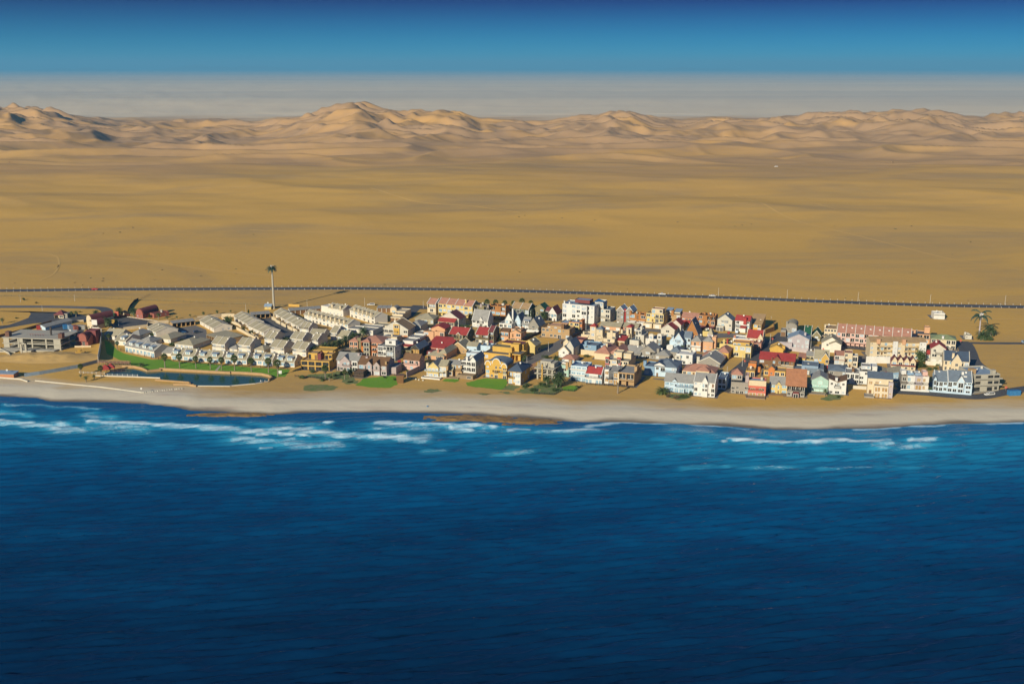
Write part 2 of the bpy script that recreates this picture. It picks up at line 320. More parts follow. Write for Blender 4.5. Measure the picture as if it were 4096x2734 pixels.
# ------------------------------------------------------------------ sea
def proj(x, y, z):
    Z = y * CP - (z - CAMH) * SP; vv = y * SP + (z - CAMH) * CP
    return CX + FPX * x / Z, CY - FPX * vv / Z
ts = np.concatenate([[-200, -30, -6, -2, -1, -0.8], np.linspace(-0.62, 0.62, 720), [0.8, 1, 2, 6, 30, 200]])
ys = np.concatenate([[-30000, -6000, -1500, -400, 0, 100], np.arange(160, 560, 0.72)])
TX, SY = np.meshgrid(ts, ys); SX = np.clip(TX * np.clip(SY, 150, None), -30000, 30000)
near = (np.abs(TX) < 0.63) * (SY > 150)
SZ = np.zeros_like(SX); wr = np.random.RandomState(11)
amod = 0.7 + 0.9 * fbm(SX / 60, SY / 40, 2)
for i in range(30):
    lam = 2.8 * (7.5 / 2.8) ** (i / 29.0); th = math.radians(103 + wr.randn() * 8); kx, ky = math.cos(th) * 2 * math.pi / lam, math.sin(th) * 2 * math.pi / lam
    w2 = SX * kx + SY * ky + wr.rand() * 6.28 + 1.6 * pnoise(SX / (lam * 6) + i * 7, SY / (lam * 5) - i * 3)
    sn = np.sin(w2); SZ += (0.042 * lam ** 0.5) * (sn - 0.35 * np.cos(2 * w2)) * (0.55 + 0.9 * np.clip(0.5 + 1.4 * pnoise(SX / (lam * 4) - i * 5, SY / (lam * 2.5) + i * 11), 0, 1))
PXs, PYs = proj(SX, np.maximum(SY, 50), SEA)
PXs = PXs + 26 * fbm(SX / 14, SY / 9, 3); PYs = PYs + 9 * fbm(SX / 16 + 9, SY / 12, 3)
foam = np.zeros_like(SX); soft = np.zeros_like(SX)
def fline(pts, w, a=1.0, tgt='f'):
    global foam, soft
    best = np.full(SX.shape, 1e9)
    for (x0, y0), (x1, y1) in zip(pts, pts[1:]):
        t = np.clip(((PXs - x0) * (x1 - x0) + (PYs - y0) * (y1 - y0) * 9) / ((x1 - x0) ** 2 + 9 * (y1 - y0) ** 2 + 1e-6), 0, 1)
        d = np.hypot((PXs - x0 - t * (x1 - x0)) / 3.0, (PYs - y0 - t * (y1 - y0))); best = np.minimum(best, d)
    k = a * np.exp(-(best / (w * 1.25)) ** 2)
    if tgt == 'f': foam = np.maximum(foam, k)
    else: soft = np.maximum(soft, k)
for pts, w, a in [([(0, 1688), (110, 1691)], 6, .9), ([(0, 1694), (150, 1702), (330, 1722)], 12, .62), ([(230, 1691), (310, 1714)], 8, .7), ([(350, 1688), (560, 1692), (640, 1700)], 6, 1.0), ([(640, 1701), (800, 1709), (950, 1722), (1100, 1727)], 9, .85),
    ([(250, 1722), (420, 1712), (560, 1716)], 16, .55), ([(960, 1756), (1120, 1775), (1320, 1779)], 17, .62), ([(1035, 1738), (1062, 1739)], 3, 1.), ([(1118, 1738), (1235, 1744)], 4, 1.), ([(1040, 1794), (1092, 1795)], 3, 1.), ([(1100, 1716), (1250, 1727), (1400, 1745), (1700, 1754)], 12, .78),
    ([(1520, 1692), (1700, 1697), (1900, 1700), (1970, 1712)], 6, 1.), ([(1700, 1703), (1960, 1714)], 7, .6), ([(1800, 1716), (1890, 1720)], 4, .9), ([(2030, 1722), (2120, 1722)], 4, .9), ([(2230, 1722), (2390, 1722)], 6, .8), ([(2350, 1709), (2400, 1697), (2500, 1690), (2700, 1690), (2780, 1694), (2870, 1702)], 4, .95), ([(2870, 1702), (3000, 1714)], 2.5, .6),
    ([(3420, 1717), (3600, 1706), (3800, 1694), (4096, 1688)], 4, .9), ([(2930, 1755), (3050, 1765), (3200, 1769)], 5, .95), ([(3200, 1768), (3320, 1760), (3400, 1766)], 6, 1.), ([(3400, 1767), (3560, 1760)], 4, .9), ([(3520, 1778), (3680, 1780)], 15, .55), ([(3650, 1756), (3745, 1758)], 5, .9), ([(2700, 1712), (2900, 1742)], 12, .42), ([(3000, 1735), (3500, 1735)], 14, .38), ([(10, 1619), (160, 1622), (400, 1636)], 4, .6), ([(350, 1663), (450, 1668)], 9, .5), ([(1990, 1818), (2110, 1808)], 9, .42), ([(1700, 1805), (1760, 1803)], 8, .4), ([(2720, 1868), (3300, 1870), (3700, 1864)], 5, .36), ([(1300, 1688), (1330, 1690)], 4, .9), ([(2900, 1765), (2910, 1766)], 3, 1.), ([(1000, 1690), (1300, 1700)], 8, .42), ([(0, 1655), (120, 1660)], 7, .45), ([(1500, 1710), (2300, 1728)], 14, .4)]:
    fline(pts, w, a)
sdist = shoredist(SX, SY)
soft = np.clip(soft + 0.55 * np.exp(-((sdist + 22) / 26.0) ** 2) * sstep(PXs, 2200, 2900) + 0.45 * np.exp(-((sdist + 34) / 40.0) ** 2), 0, 1)
SZ = SZ * (1 - 0.97 * sstep(sdist, -26, -5)) * near + 0.6 * foam * near * sstep(-sdist, 3, 14)
sm, nt, b = newmat('sea water')
fa = N(nt, 'ShaderNodeAttribute', attribute_name='foam').outputs['Fac']; sa = N(nt, 'ShaderNodeAttribute', attribute_name='shallow').outputs['Fac']
v = coords(nt); vw = coords(nt, (0.35, 1, 1), rot=-0.26)
big = noise(nt, 0.035, 5, 0.62, coords(nt, (0.28, 1, 1), rot=-0.2))
deep = mixrgb(nt, mrange(nt, big, 0.35, 0.65), (0.0004, 0.044, 0.128), (0.0006, 0.074, 0.190))
dp = N(nt, 'ShaderNodeAttribute', attribute_name='offshore').outputs['Fac']
deep = mixrgb(nt, dp, deep, mixrgb(nt, mrange(nt, big, 0.35, 0.65), (0.0002, 0.010, 0.034), (0.0003, 0.018, 0.058)))
c = mixrgb(nt, sa, deep, (0.010, 0.17, 0.30))
fn = noise(nt, 0.62, 7, 0.75, coords(nt, (0.5, 1, 1)), 0.9); fn2 = noise(nt, 0.14, 4, 0.6, coords(nt, (0.5, 1, 1)))
th = mth(nt, 'SUBTRACT', mth(nt, 'ADD', fa, mth(nt, 'MULTIPLY', mth(nt, 'SUBTRACT', fn2, 0.5), 1.3)), mth(nt, 'MULTIPLY', fn, 1.15))
c = mixrgb(nt, mth(nt, 'MULTIPLY', mrange(nt, fa, 0.02, 0.5), 0.8), c, (0.03, 0.27, 0.40))
fm = mth(nt, 'MULTIPLY', mrange(nt, th, -0.22, 0.34), mrange(nt, fa, 0.08, 0.3))
c = mixrgb(nt, mth(nt, 'MULTIPLY', fm, 0.85), c, (0.46, 0.60, 0.64))
nt.links.new(c, b.inputs['Base Color']); nt.links.new(mrange(nt, fm, 0, 1, 0.10, 0.8), b.inputs['Roughness']); b.inputs['IOR'].default_value = 1.33
hb = mth(nt, 'ADD', noise(nt, 1.3, 4, 0.7, coords(nt, (0.4, 1, 1), rot=-0.28)), mth(nt, 'MULTIPLY', noise(nt, 0.28, 3, 0.6, coords(nt, (0.3, 1, 1), rot=-0.2)), 1.6))
bump(nt, b, hb, 0.6, 0.15)
grid_obj('sea', SX, SY, SEA + SZ, sm, dict(foam=foam, shallow=soft, offshore=sstep(-sdist, 10, 265)))

# reefs of ochre rock lying in the shallows
def reef(pts, label, seed):
    pw = [P(x, y, SEA + 0.2) for x, y in pts]; x0, x1 = min(p.x for p in pw), max(p.x for p in pw); y0, y1 = min(p.y for p in pw), max(p.y for p in pw)
    X, Y = np.meshgrid(np.linspace(x0 - 3, x1 + 3, 110), np.linspace(y0 - 3, y1 + 3, 44))
    cx, cy, rx, ry = (x0 + x1) / 2, (y0 + y1) / 2, (x1 - x0) / 2, (y1 - y0) / 2
    r = np.hypot((X - cx) / rx, (Y - cy) / ry) + 0.55 * fbm(X / 9 + seed, Y / 4, 3)
    Z = SEA + 0.12 + 0.95 * np.clip(1.05 - r, -0.6, 0.5) + 0.25 * fbm(X / 3, Y / 1.6, 3)
    o = grid_obj('reef', X, Y, Z, special('reef')); o['label'] = label
reef([(780, 1650), (1070, 1663)], 'low ochre reef awash below the pond beach', 1)
reef([(1720, 1659), (2060, 1680)], 'low ochre reef awash below the yellow house lawn', 4)
reef([(2000, 1672), (2230, 1694)], 'brown reef flat in the shallows', 9)
# distant hills on the horizon
hm, nt, b = newmat('hill rock'); nt.links.new(mixrgb(nt, noise(nt, 0.0006, 4, 0.6, coords(nt)), (0.10, 0.09, 0.085), (0.17, 0.15, 0.13)), b.inputs['Base Color']); b.inputs['Roughness'].default_value = 0.95
for x0, x1, top, dd, sd in ((250, 620, 262, 56000, 1), (700, 1290, 248, 62000, 2), (2560, 2930, 258, 58000, 3), (3480, 3680, 263, 60000, 4), (-500, 180, 262, 60000, 5), (1950, 2350, 264, 64000, 6), (4000, 4700, 258, 60000, 7)):
    xa, xb = (x0 - CX) / FPX * dd / CP, (x1 - CX) / FPX * dd / CP; zt = CAMH + dd * (HORY - top) / FPX * 0.62
    X, Y = np.meshgrid(np.linspace(xa, xb, 120), np.linspace(dd - 3500, dd + 3500, 24)); u = (X - xa) / (xb - xa); w = (Y - dd) / 3500
    Z = zt * (0.35 + 0.9 * np.abs(fbm(X / 2600 + sd * 9, Y / 4200, 4)) + 0.35 * fbm(X / 700, Y / 2500 + sd, 3)) * np.clip(4 * u * (1 - u), 0, 1) ** 0.6 * (1 - w * w) - 20
    grid_obj('hills', X, Y, Z, hm)
# the hazy air
HZ = MB(); HZ.box(-88000, 88000, -36000, 92000, -40, 480); hz = HZ.out('haze', None, kind='stuff')
m = bpy.data.materials.new('haze air'); m.use_nodes = True; m.node_tree.nodes.clear()
pv = N(m.node_tree, 'ShaderNodeVolumePrincipled'); pv.inputs['Color'].default_value = (0.19, 0.57, 0.84, 1); pv.inputs['Density'].default_value = 5.4e-5; pv.inputs['Anisotropy'].default_value = 0.0
mo = N(m.node_tree, 'ShaderNodeOutputMaterial'); m.node_tree.links.new(pv.outputs[0], mo.inputs['Volume']); hz.data.materials.append(m)

# ------------------------------------------------------------------ shared small meshes
def unit_mesh(name, build, m, smooth=False):
    mb = MB(); build(mb); me = bpy.data.meshes.new(name); me.from_pydata(mb.v, [], mb.f); me.update(); me.materials.append(m)
    if smooth: me.shade_smooth()
    return me
_UM = {}
def frame_mesh(c):
    k = ('fr', c)
    if k not in _UM:
        def f(mb):
            t = 0.07
            mb.box(0, t, -.04, .06, 0, 1); mb.box(1 - t, 1, -.04, .06, 0, 1); mb.box(t, 1 - t, -.04, .06, 0, t); mb.box(t, 1 - t, -.04, .06, 1 - t, 1)
            mb.box(.47, .53, -.03, .05, t, 1 - t)
        _UM[k] = unit_mesh('window_frame', f, mat(c, 'paint'))
    return _UM[k]
def pane_mesh(g):
    k = ('pane', g)
    if k not in _UM: _UM[k] = unit_mesh('pane', lambda mb: mb.box(.05, .95, .065, .085, .05, .95), special(g))
    return _UM[k]
def slab_mesh(c, kind='paint', ribs=4):
    k = ('slab', c, kind, ribs)
    if k not in _UM:
        def f(mb):
            for i in range(ribs): mb.box(0, 1, -.03, .04, i / ribs, (i + 0.93) / ribs)
            mb.box(0, 1, .01, .06, 0, 1)
        _UM[k] = unit_mesh('panel', f, mat(c, kind))
    return _UM[k]
def rail_mesh(c):
    k = ('rail', c)
    if k not in _UM:
        def f(mb):
            mb.box(0, 1, -.03, .03, .92, 1); mb.box(0, 1, -.02, .02, .08, .14)
            for i in range(13): mb.box(i / 12 - .006, i / 12 + .006, -.015, .015, .1, .95)
        _UM[k] = unit_mesh('railing', f, mat(c, 'paint'))
    return _UM[k]
TOK = dict(w=(1.6, 1.55, .85), W=(3.0, 1.7, .75), t=(2.5, 2.3, .1), d=(1.05, 2.1, .05), g=(2.8, 2.25, .05), s=(.8, .8, 1.3), T=(1.1, 2.1, .45), D=(99, 0.78, .06), B=(99, 0.80, .05), P=(99, .84, .03), A=(99, .62, .3))
class Fac: pass
def facade(mb, par, O, ang, Wd, z0, z1, spec, o):
    """wall with real openings; O origin (x, y), ang turns the front; openings get windows, doors, loggias"""
    ca, sa = math.cos(ang), math.sin(ang)
    def L(u, d, z): return (O[0] + u * ca - d * sa, O[1] + u * sa + d * ca, z)
    rows = [r.split() for r in spec.split('/')] if spec else [[]]
    sh = (z1 - z0) / len(rows)
    for ri, row in enumerate(rows):
        a, b = z0 + ri * sh, z0 + (ri + 1) * sh
        if not row: mb.poly(L(0, 0, a), L(Wd, 0, a), L(Wd, 0, b), L(0, 0, b)); continue
        cw = Wd / len(row)
        for ci, tk in enumerate(row):
            u0, u1 = ci * cw, (ci + 1) * cw
            if tk == '.' or tk[0] not in TOK:
                mb.poly(L(u0, 0, a), L(u1, 0, a), L(u1, 0, b), L(u0, 0, b)); continue
            k = tk[0]; w, h, s = TOK[k]; k3 = min(1.25, max(0.8, sh / 3.0))
            if w > 50: w, h = cw * (.94 if k == 'P' else .86), sh * h
            else: w, h, s = min(w * k3, cw * .84), min(h * k3, sh * .82), s * k3
            s = min(s, sh - h - .1); p, q, c, d = u0 + (cw - w) / 2, u0 + (cw + w) / 2, a + s, a + s + h
            rec = {'B': 1.5, 'P': 2.6}.get(k, .16)
            mb.poly(L(u0, 0, a), L(p, 0, a), L(p, 0, b), L(u0, 0, b)); mb.poly(L(q, 0, a), L(u1, 0, a), L(u1, 0, b), L(q, 0, b))
            mb.poly(L(p, 0, a), L(q, 0, a), L(q, 0, c), L(p, 0, c)); mb.poly(L(p, 0, d), L(q, 0, d), L(q, 0, b), L(p, 0, b))
            mb.poly(L(p, 0, c), L(q, 0, c), L(q, rec, c), L(p, rec, c)); mb.poly(L(p, rec, d), L(q, rec, d), L(q, 0, d), L(p, 0, d))
            mb.poly(L(p, 0, c), L(p, rec, c), L(p, rec, d), L(p, 0, d)); mb.poly(L(q, rec, c), L(q, 0, c), L(q, 0, d), L(q, rec, d))
            def put(name, me, uu, zz, ww, hh, dd): return inst(name, me, par, L(uu, dd, zz), ang, (ww, 1, hh))
            if k == 'd': put('door', slab_mesh(o.dc, 'paint', 1), p, c, w, h, rec - .07)
            elif k == 'g': put('garage_door', slab_mesh(o.gc), p, c, w, h, rec - .07)
            elif k == 'P': mb.poly(L(p, rec, c), L(q, rec, c), L(q, rec, d), L(p, rec, d))
            else:
                gl = o.gl if o.gl != 'mix' else rnd.choice(['glass_pale', 'glass_blue', 'glass_dark', 'glass_dark', 'glass_dark'])
                if k in 'DB' and o.gl == 'mix': gl = rnd.choice(['glass_dark', 'glass_dark', 'glass_dark', 'glass_pale'])
                n = max(1, int(w / 3.2 + .5)) if w > 3.4 else 1
                for i in range(n):
                    f = put('window', frame_mesh(o.fr), p + w * i / n, c, w / n, h, rec - .09); pn = inst('pane', pane_mesh(gl), f, (0, 0, 0))
                if k == 'B': put('railing', rail_mesh(o.rl), p, c, w, min(1.0, h * .45), .06)
    return sh
def slabq(mb, a, b, c, d, t=.18):
    a, b, c, d = map(Vector, (a, b, c, d)); n = (b - a).cross(d - a).normalized()
    if n.z < 0: a, b, c, d = d, c, b, a; n = -n
    mb.prism([a + n * .02, b + n * .02, c + n * .02, d + n * .02], -n * -t)
def roof_on(par, typ, W, D, h, rise, rc, wallmb, oh=.4, pw=0, n=1, cap='white', x0=0., y0=0., hi=None):
    """roof over a box standing at (x0, y0); adds the gable walls to wallmb"""
    mb = MB(); X1, Y1 = x0 + W, y0 + D
    if typ == 'X':
        m = y0 + D / 2
        for x in (x0, X1): wallmb.poly((x, y0, h), (x, Y1, h), (x, m, h + rise))
        k = rise / (D / 2); e = 0.0 if pw else oh
        slabq(mb, (x0 - e, y0 - oh, h - oh * k), (X1 + e, y0 - oh, h - oh * k), (X1 + e, m, h + rise), (x0 - e, m, h + rise)); slabq(mb, (x0 - e, m, h + rise), (X1 + e, m, h + rise), (X1 + e, Y1 + oh, h - oh * k), (x0 - e, Y1 + oh, h - oh * k))
        if pw:
            for i in range(n + 1):
                p = MB(); x = x0 + W * i / n; p.prism([(x - .17, y0 - oh - .05, h - oh * k - .15), (x - .17, y0 - oh - .05, h - oh * k + .42), (x - .17, m, h + rise + .5), (x - .17, Y1 + oh, h - oh * k + .42), (x - .17, Y1 + oh, h - oh * k - .15), (x - .17, m, h + rise - .1)], (.34, 0, 0)); p.out('parapet', M_(cap), par)
    elif typ == 'Y':
        m = x0 + W / 2; k = rise / (W / 2); e = 0.0 if pw else oh
        for y in (y0, Y1): wallmb.poly((x0, y, h), (X1, y, h), (m, y, h + rise))
        slabq(mb, (x0 - oh, y0 - e, h - oh * k), (m, y0 - e, h + rise), (m, Y1 + e, h + rise), (x0 - oh, Y1 + e, h - oh * k)); slabq(mb, (m, y0 - e, h + rise), (X1 + oh, y0 - e, h - oh * k), (X1 + oh, Y1 + e, h - oh * k), (m, Y1 + e, h + rise))
        if pw:
            for y in (y0, Y1):
                p = MB(); p.prism([(x0 - oh - .05, y - .17, h - oh * k - .15), (m, y - .17, h + rise - .1), (X1 + oh + .05, y - .17, h - oh * k - .15), (X1 + oh + .05, y - .17, h - oh * k + .4), (m, y - .17, h + rise + .5), (x0 - oh - .05, y - .17, h - oh * k + .4)], (0, .34, 0)); p.out('parapet', M_(cap), par)
    elif typ == 'H':
        a, b, c, d = (x0 - oh, y0 - oh, h), (X1 + oh, y0 - oh, h), (X1 + oh, Y1 + oh, h), (x0 - oh, Y1 + oh, h); r = min(W, D) / 2 * (hi or 1.0)
        if W >= D: p, q = (x0 + r, y0 + D / 2, h + rise), (X1 - r, y0 + D / 2, h + rise)
        else: p, q = (x0 + W / 2, y0 + r, h + rise), (x0 + W / 2, Y1 - r, h + rise)
        if W >= D: mb.poly(a, b, q, p); mb.poly(b, c, q); mb.poly(c, d, p, q); mb.poly(d, a, p)
        else: mb.poly(a, b, p); mb.poly(b, c, q, p); mb.poly(c, d, q); mb.poly(d, a, p, q)
        mb.box(x0 - oh, X1 + oh, y0 - oh, Y1 + oh, h - .22, h - .003)
    elif typ in 'SRLK':
        z = {'S': (0, 0, 1, 1), 'R': (1, 1, 0, 0), 'L': (1, 0, 0, 1), 'K': (0, 1, 1, 0)}[typ]; z = [h + rise * i for i in z]; q = [(x0, y0), (X1, y0), (X1, Y1), (x0, Y1)]
        for i in range(4):
            j = (i + 1) % 4; pts = [(*q[i], h), (*q[j], h)] + ([(*q[j], z[j])] if z[j] > h else []) + ([(*q[i], z[i])] if z[i] > h else [])
            if len(pts) > 2: wallmb.poly(*pts)
        kx = (z[1] - z[0]) / W; ky = (z[3] - z[0]) / D
        def pt(x, y): return (x, y, z[0] + (x - x0) * kx + (y - y0) * ky)
        slabq(mb, pt(x0 - oh, y0 - oh), pt(X1 + oh, y0 - oh), pt(X1 + oh, Y1 + oh), pt(x0 - oh, Y1 + oh))
    elif typ == 'U':                                        # butterfly: low in the middle
        m = x0 + W / 2
        for y in (y0, Y1): wallmb.poly((x0, y, h), (m, y, h), (x0, y, h + rise)); wallmb.poly((m, y, h), (X1, y, h), (X1, y, h + rise))
        for x in (x0, X1): wallmb.poly((x, y0, h), (x, Y1, h), (x, Y1, h + rise), (x, y0, h + rise))
        slabq(mb, (x0 - oh, y0 - oh, h + rise), (m, y0 - oh, h), (m, Y1 + oh, h), (x0 - oh, Y1 + oh, h + rise)); slabq(mb, (m, y0 - oh, h), (X1 + oh, y0 - oh, h + rise), (X1 + oh, Y1 + oh, h + rise), (m, Y1 + oh, h))
    elif typ == 'V':                                        # barrel vault along the depth
        k = 14; arc = [(x0 + W / 2 - math.cos(math.pi * i / k) * (W / 2), h + math.sin(math.pi * i / k) * rise) for i in range(k + 1)]
        for y in (y0, Y1): wallmb.poly(*[(x, y, z) for x, z in arc])
        for i in range(k):
            (xa, za), (xb, zb) = arc[i], arc[i + 1]; slabq(mb, (xa, y0 + .5, za), (xb, y0 + .5, zb), (xb, Y1, zb), (xa, Y1, za), .22)
    if mb.v: return mb.out('roof', mat(rc, 'roof'), par)
def flat_top(mb, par, x0, x1, y0, y1, h, pr, rc, t=.28):
    """parapet ring added to the wall mesh and a recessed flat roof"""
    a = [(x0, y0), (x1, y0), (x1, y1), (x0, y1)]; i = [(x0 + t, y0 + t), (x1 - t, y0 + t), (x1 - t, y1 - t), (x0 + t, y1 - t)]
    for k in range(4):
        j = (k + 1) % 4; mb.poly((*a[k], h), (*a[j], h), (*i[j], h), (*i[k], h)); mb.poly((*i[k], h), (*i[j], h), (*i[j], h - pr), (*i[k], h - pr))
    r = MB(); r.poly(*[(*p, h - pr + .01) for p in i]); return r.out('roof', mat(rc, 'roof'), par)
def chimney(par, x, y, z0, z1, c, w=.8):
    p = MB(); p.box(x - w / 2, x + w / 2, y - w / 2, y + w / 2, z0, z1); p.box(x - w / 2 - .1, x + w / 2 + .1, y - w / 2 - .1, y + w / 2 + .1, z1, z1 + .2); p.out('chimney', M_(c), par)
def balcony(par, x0, x1, y, z, dep, c, rl):
    p = MB(); p.box(x0, x1, y - dep, y + .05, z - .18, z); b = p.out('balcony', M_(c), par)
    inst('railing', rail_mesh(rl), par, (x0, y - dep + .05, z), 0, (x1 - x0, 1, 1.0))
    inst('railing', rail_mesh(rl), par, (x1 - .05, y - dep + .05, z), math.pi / 2, (dep - .1, 1, 1.0)); inst('railing', rail_mesh(rl), par, (x0 + .05, y, z), -math.pi / 2, (dep - .1, 1, 1.0))
BLD = []
YARD = [True, 0.010]
def dish_mesh():
    if 'dish' not in _UM:
        def f(m):
            m.tube((0, 0, -.6), (0, 0, .9), .05, .04, 5)
            k = 10
            for i in range(k):
                a, c = 2 * math.pi * i / k, 2 * math.pi * (i + 1) / k; m.poly((0, -.12, 1.1), (.55 * math.cos(a), -.38, 1.1 + .55 * math.sin(a)), (.55 * math.cos(c), -.38, 1.1 + .55 * math.sin(c)))
        _UM['dish'] = unit_mesh('satellite_dish', f, mat('white', 'paint'))
    return _UM['dish']
def tank_mesh():
    if 'tank' not in _UM: _UM['tank'] = unit_mesh('roof_tank', lambda m: (m.tube((0, 0, -.2), (0, 0, 1.3), .7, .7, 10), m.tube((0, 0, 1.3), (0, 0, 1.5), .7, .25, 10)), mat('pale', 'paint'))
    return _UM['tank']
def bld(z, xl, xr, yb, yt, D, wall, roof, rc, rise, fac, label, cat='house', name='house', side='w . w/. w .', rot=24., yl=None, h=None, n=1, pw=0, oh=.4, cap='white', ch=(), box=(), bal=(), gab=(), dorm=(), gc='white', dc='brown', gl='mix', fr='white', rl='dark', fw=None, group=None, hi=None, back=0.0, trim=None):
    sx, sy = S(z, xr, yb); R = P(sx, sy)
    if yl is not None:
        Lp = G(z, xl, yl); v = R - Lp; W = v.length; rr = math.atan2(-v.y, v.x)
    else:
        rr = math.radians(rot); k = S(z, xl, 0)[0] - CX; dx, dy = math.cos(rr), -math.sin(rr); Zr = R.y * CP + CAMH * SP
        W = (FPX * R.x - k * Zr) / (FPX * dx - k * dy * CP)
    if h is None: h = z_at(R.y, S(z, 0, yt)[1])
    if roof in 'XY' and rise > 2.8: rise *= .86
    dx, dy = math.cos(rr), -math.sin(rr)
    e = empty(name, (R.x - W * dx, R.y - W * dy, 0), -rr); tag(e, label, cat, group); BLD.append((label, round(W, 1), round(h, 1)))
    if back: e.location.x += math.sin(rr) * back; e.location.y += math.cos(rr) * back
    o = Fac(); o.gc, o.dc, o.gl, o.fr, o.rl = gc, dc, gl, fr, rl
    mb = MB(); facade(mb, e, (0, 0), 0., W, -.3, h, fac, o)
    ns = len(fac.split('/')) if fac else 1; sd = '/'.join((side.split('/') * 4)[:ns]) if side else ''
    facade(mb, e, (W, 0), math.pi / 2, D, -.3, h, sd, o); facade(mb, e, (0, D), -math.pi / 2, D, -.3, h, '', o); facade(mb, e, (W, D), math.pi, W, -.3, h, '', o)
    if roof == 'F': flat_top(mb, e, 0, W, 0, D, h, rise, rc)
    else: roof_on(e, roof, W, D, h, rise, rc, mb, oh, pw, n, cap, hi=hi)
    for (u0, u1, de, dp, out, fc) in gab:                   # front cross gables
        x0, x1 = u0 * W, u1 * W; g = MB(); he, hp = h + de, dp; db = min(D * .5, 5)
        facade(g, e, (x0, -out), 0, x1 - x0, -.3 if fc and '/' in fc or out > 0.3 else h - 1.2, he, fc, o)
        for x in (x0, x1): g.poly((x, -out, -.3 if out > .3 else h - 1.2), (x, db, -.3 if out > .3 else h - 1.2), (x, db, he), (x, -out, he))
        roof_on(e, 'Y', x1 - x0, db + out, he, hp, rc, g, .3, pw, 1, cap, x0, -out); g.out('gable', M_(fw or wall), e)
    for bx in box:
        u0, u1, v0, v1, a, b_, c, fc = bx[:8]; r2 = bx[8] if len(bx) > 8 else 'rgrey'; rt = bx[9] if len(bx) > 9 else 'F'; rs = bx[10] if len(bx) > 10 else .35
        x0, x1 = u0 * W, u1 * W; g = MB(); facade(g, e, (x0, v0), 0, x1 - x0, a, b_, fc, o); facade(g, e, (x1, v0), math.pi / 2, v1 - v0, a, b_, '', o); facade(g, e, (x0, v1), -math.pi / 2, v1 - v0, a, b_, '', o); facade(g, e, (x1, v1), math.pi, x1 - x0, a, b_, '', o)
        if a > .5: g.poly((x0, v0, a), (x0, v1, a), (x1, v1, a), (x1, v0, a))
        if rt == 'F': flat_top(g, e, x0, x1, v0, v1, b_, rs, r2)
        else: roof_on(e, rt, x1 - x0, v1 - v0, b_, rs, r2, g, .3, 0, 1, cap, x0, v0)
        g.out('wall', M_(c), e)
    for (u, fc) in dorm:                                    # boxed dormers on a front slope
        kk = rise / (D / 2); x0 = u * W; g = MB(); y0 = .7; zb = h + y0 * kk - .3; zt = zb + 2.1; y1 = min(D / 2, (zt - h) / kk)
        facade(g, e, (x0, y0), 0, 3.2, zb, zt, fc, o); g.poly((x0, y0, zb), (x0, y0, zt), (x0, y1, zt)); g.poly((x0 + 3.2, y0, zb), (x0 + 3.2, y1, zt), (x0 + 3.2, y0, zt)); g.out('dormer', M_('white'), e)
        r = MB(); slabq(r, (x0 - .2, y0 - .25, zt), (x0 + 3.4, y0 - .25, zt), (x0 + 3.4, y1 + .3, zt + .12), (x0 - .2, y1 + .3, zt + .12), .12); r.out('dormer_roof', mat('rblue', 'roof'), e)
    for c in ch: chimney(e, c[0] * W, c[1], h - 1.2, h + c[2], c[3] if len(c) > 3 else wall, c[4] if len(c) > 4 else .85)
    for (u0, u1, zz, dep) in bal: balcony(e, u0 * W, u1 * W, 0, zz, dep, wall, rl)
    top = h - rise if roof == 'F' else h + (rise * .55 if roof in 'XYH' else .4)
    if rnd.random() < .55: inst('satellite_dish', dish_mesh(), e, (W * rnd.uniform(.3, .8), D * rnd.uniform(.35, .6), top + .4), rnd.uniform(-.4, .4))
    if roof == 'F' and rnd.random() < .5: inst('roof_tank', tank_mesh(), e, (W * rnd.uniform(.15, .85), D * rnd.uniform(.55, .85), top))
    if YARD[0]:
        YARD[1] += 1e-4; q = [Vector((e.location.x + x * math.cos(rr) + y * math.sin(rr), e.location.y - x * math.sin(rr) + y * math.cos(rr), 0)) for x, y in ((-1.6, -1.2), (W + 1.6, -1.2), (W + 1.6, D + 5), (-1.6, D + 5))]
        sheet('yard', q, special('paving') if rnd.random() < .75 else special('yard'), YARD[1])
    if trim:
        p = MB(); p.box(-.08, W + .08, -.1, .02, h - .35, h + .12); p.box(W - .02, W + .1, 0, D, h - .35, h + .12); p.out('trim', M_(trim), e)
    mb.out('wall', M_(wall), e)
    return e, W, h
def wallrun(pts, hgt, c, label, name='boundary_wall', cat='wall', t=.25, kind='wall', group=None):
    """one boundary wall along world points"""
    e = MB()
    for a, b in zip(pts, pts[1:]):
        a = Vector((a[0], a[1], 0)); b = Vector((b[0], b[1], 0)); d = (b - a).normalized(); n = Vector((-d.y, d.x, 0)) * t / 2
        e.prism([a - n - d * t * .45 + Vector((0, 0, -.3)), a + n - d * t * .45 + Vector((0, 0, -.3)), b + n + d * t * .45 + Vector((0, 0, -.3)), b - n + d * t * .45 + Vector((0, 0, -.3))], (0, 0, hgt + .3))
    o = e.out(name, M_(c, kind)); tag(o, label, cat, group); return o
def wz(z, pts, hgt, c, label, **kw): return wallrun([G(z, *p) for p in pts], hgt, c, label, **kw)

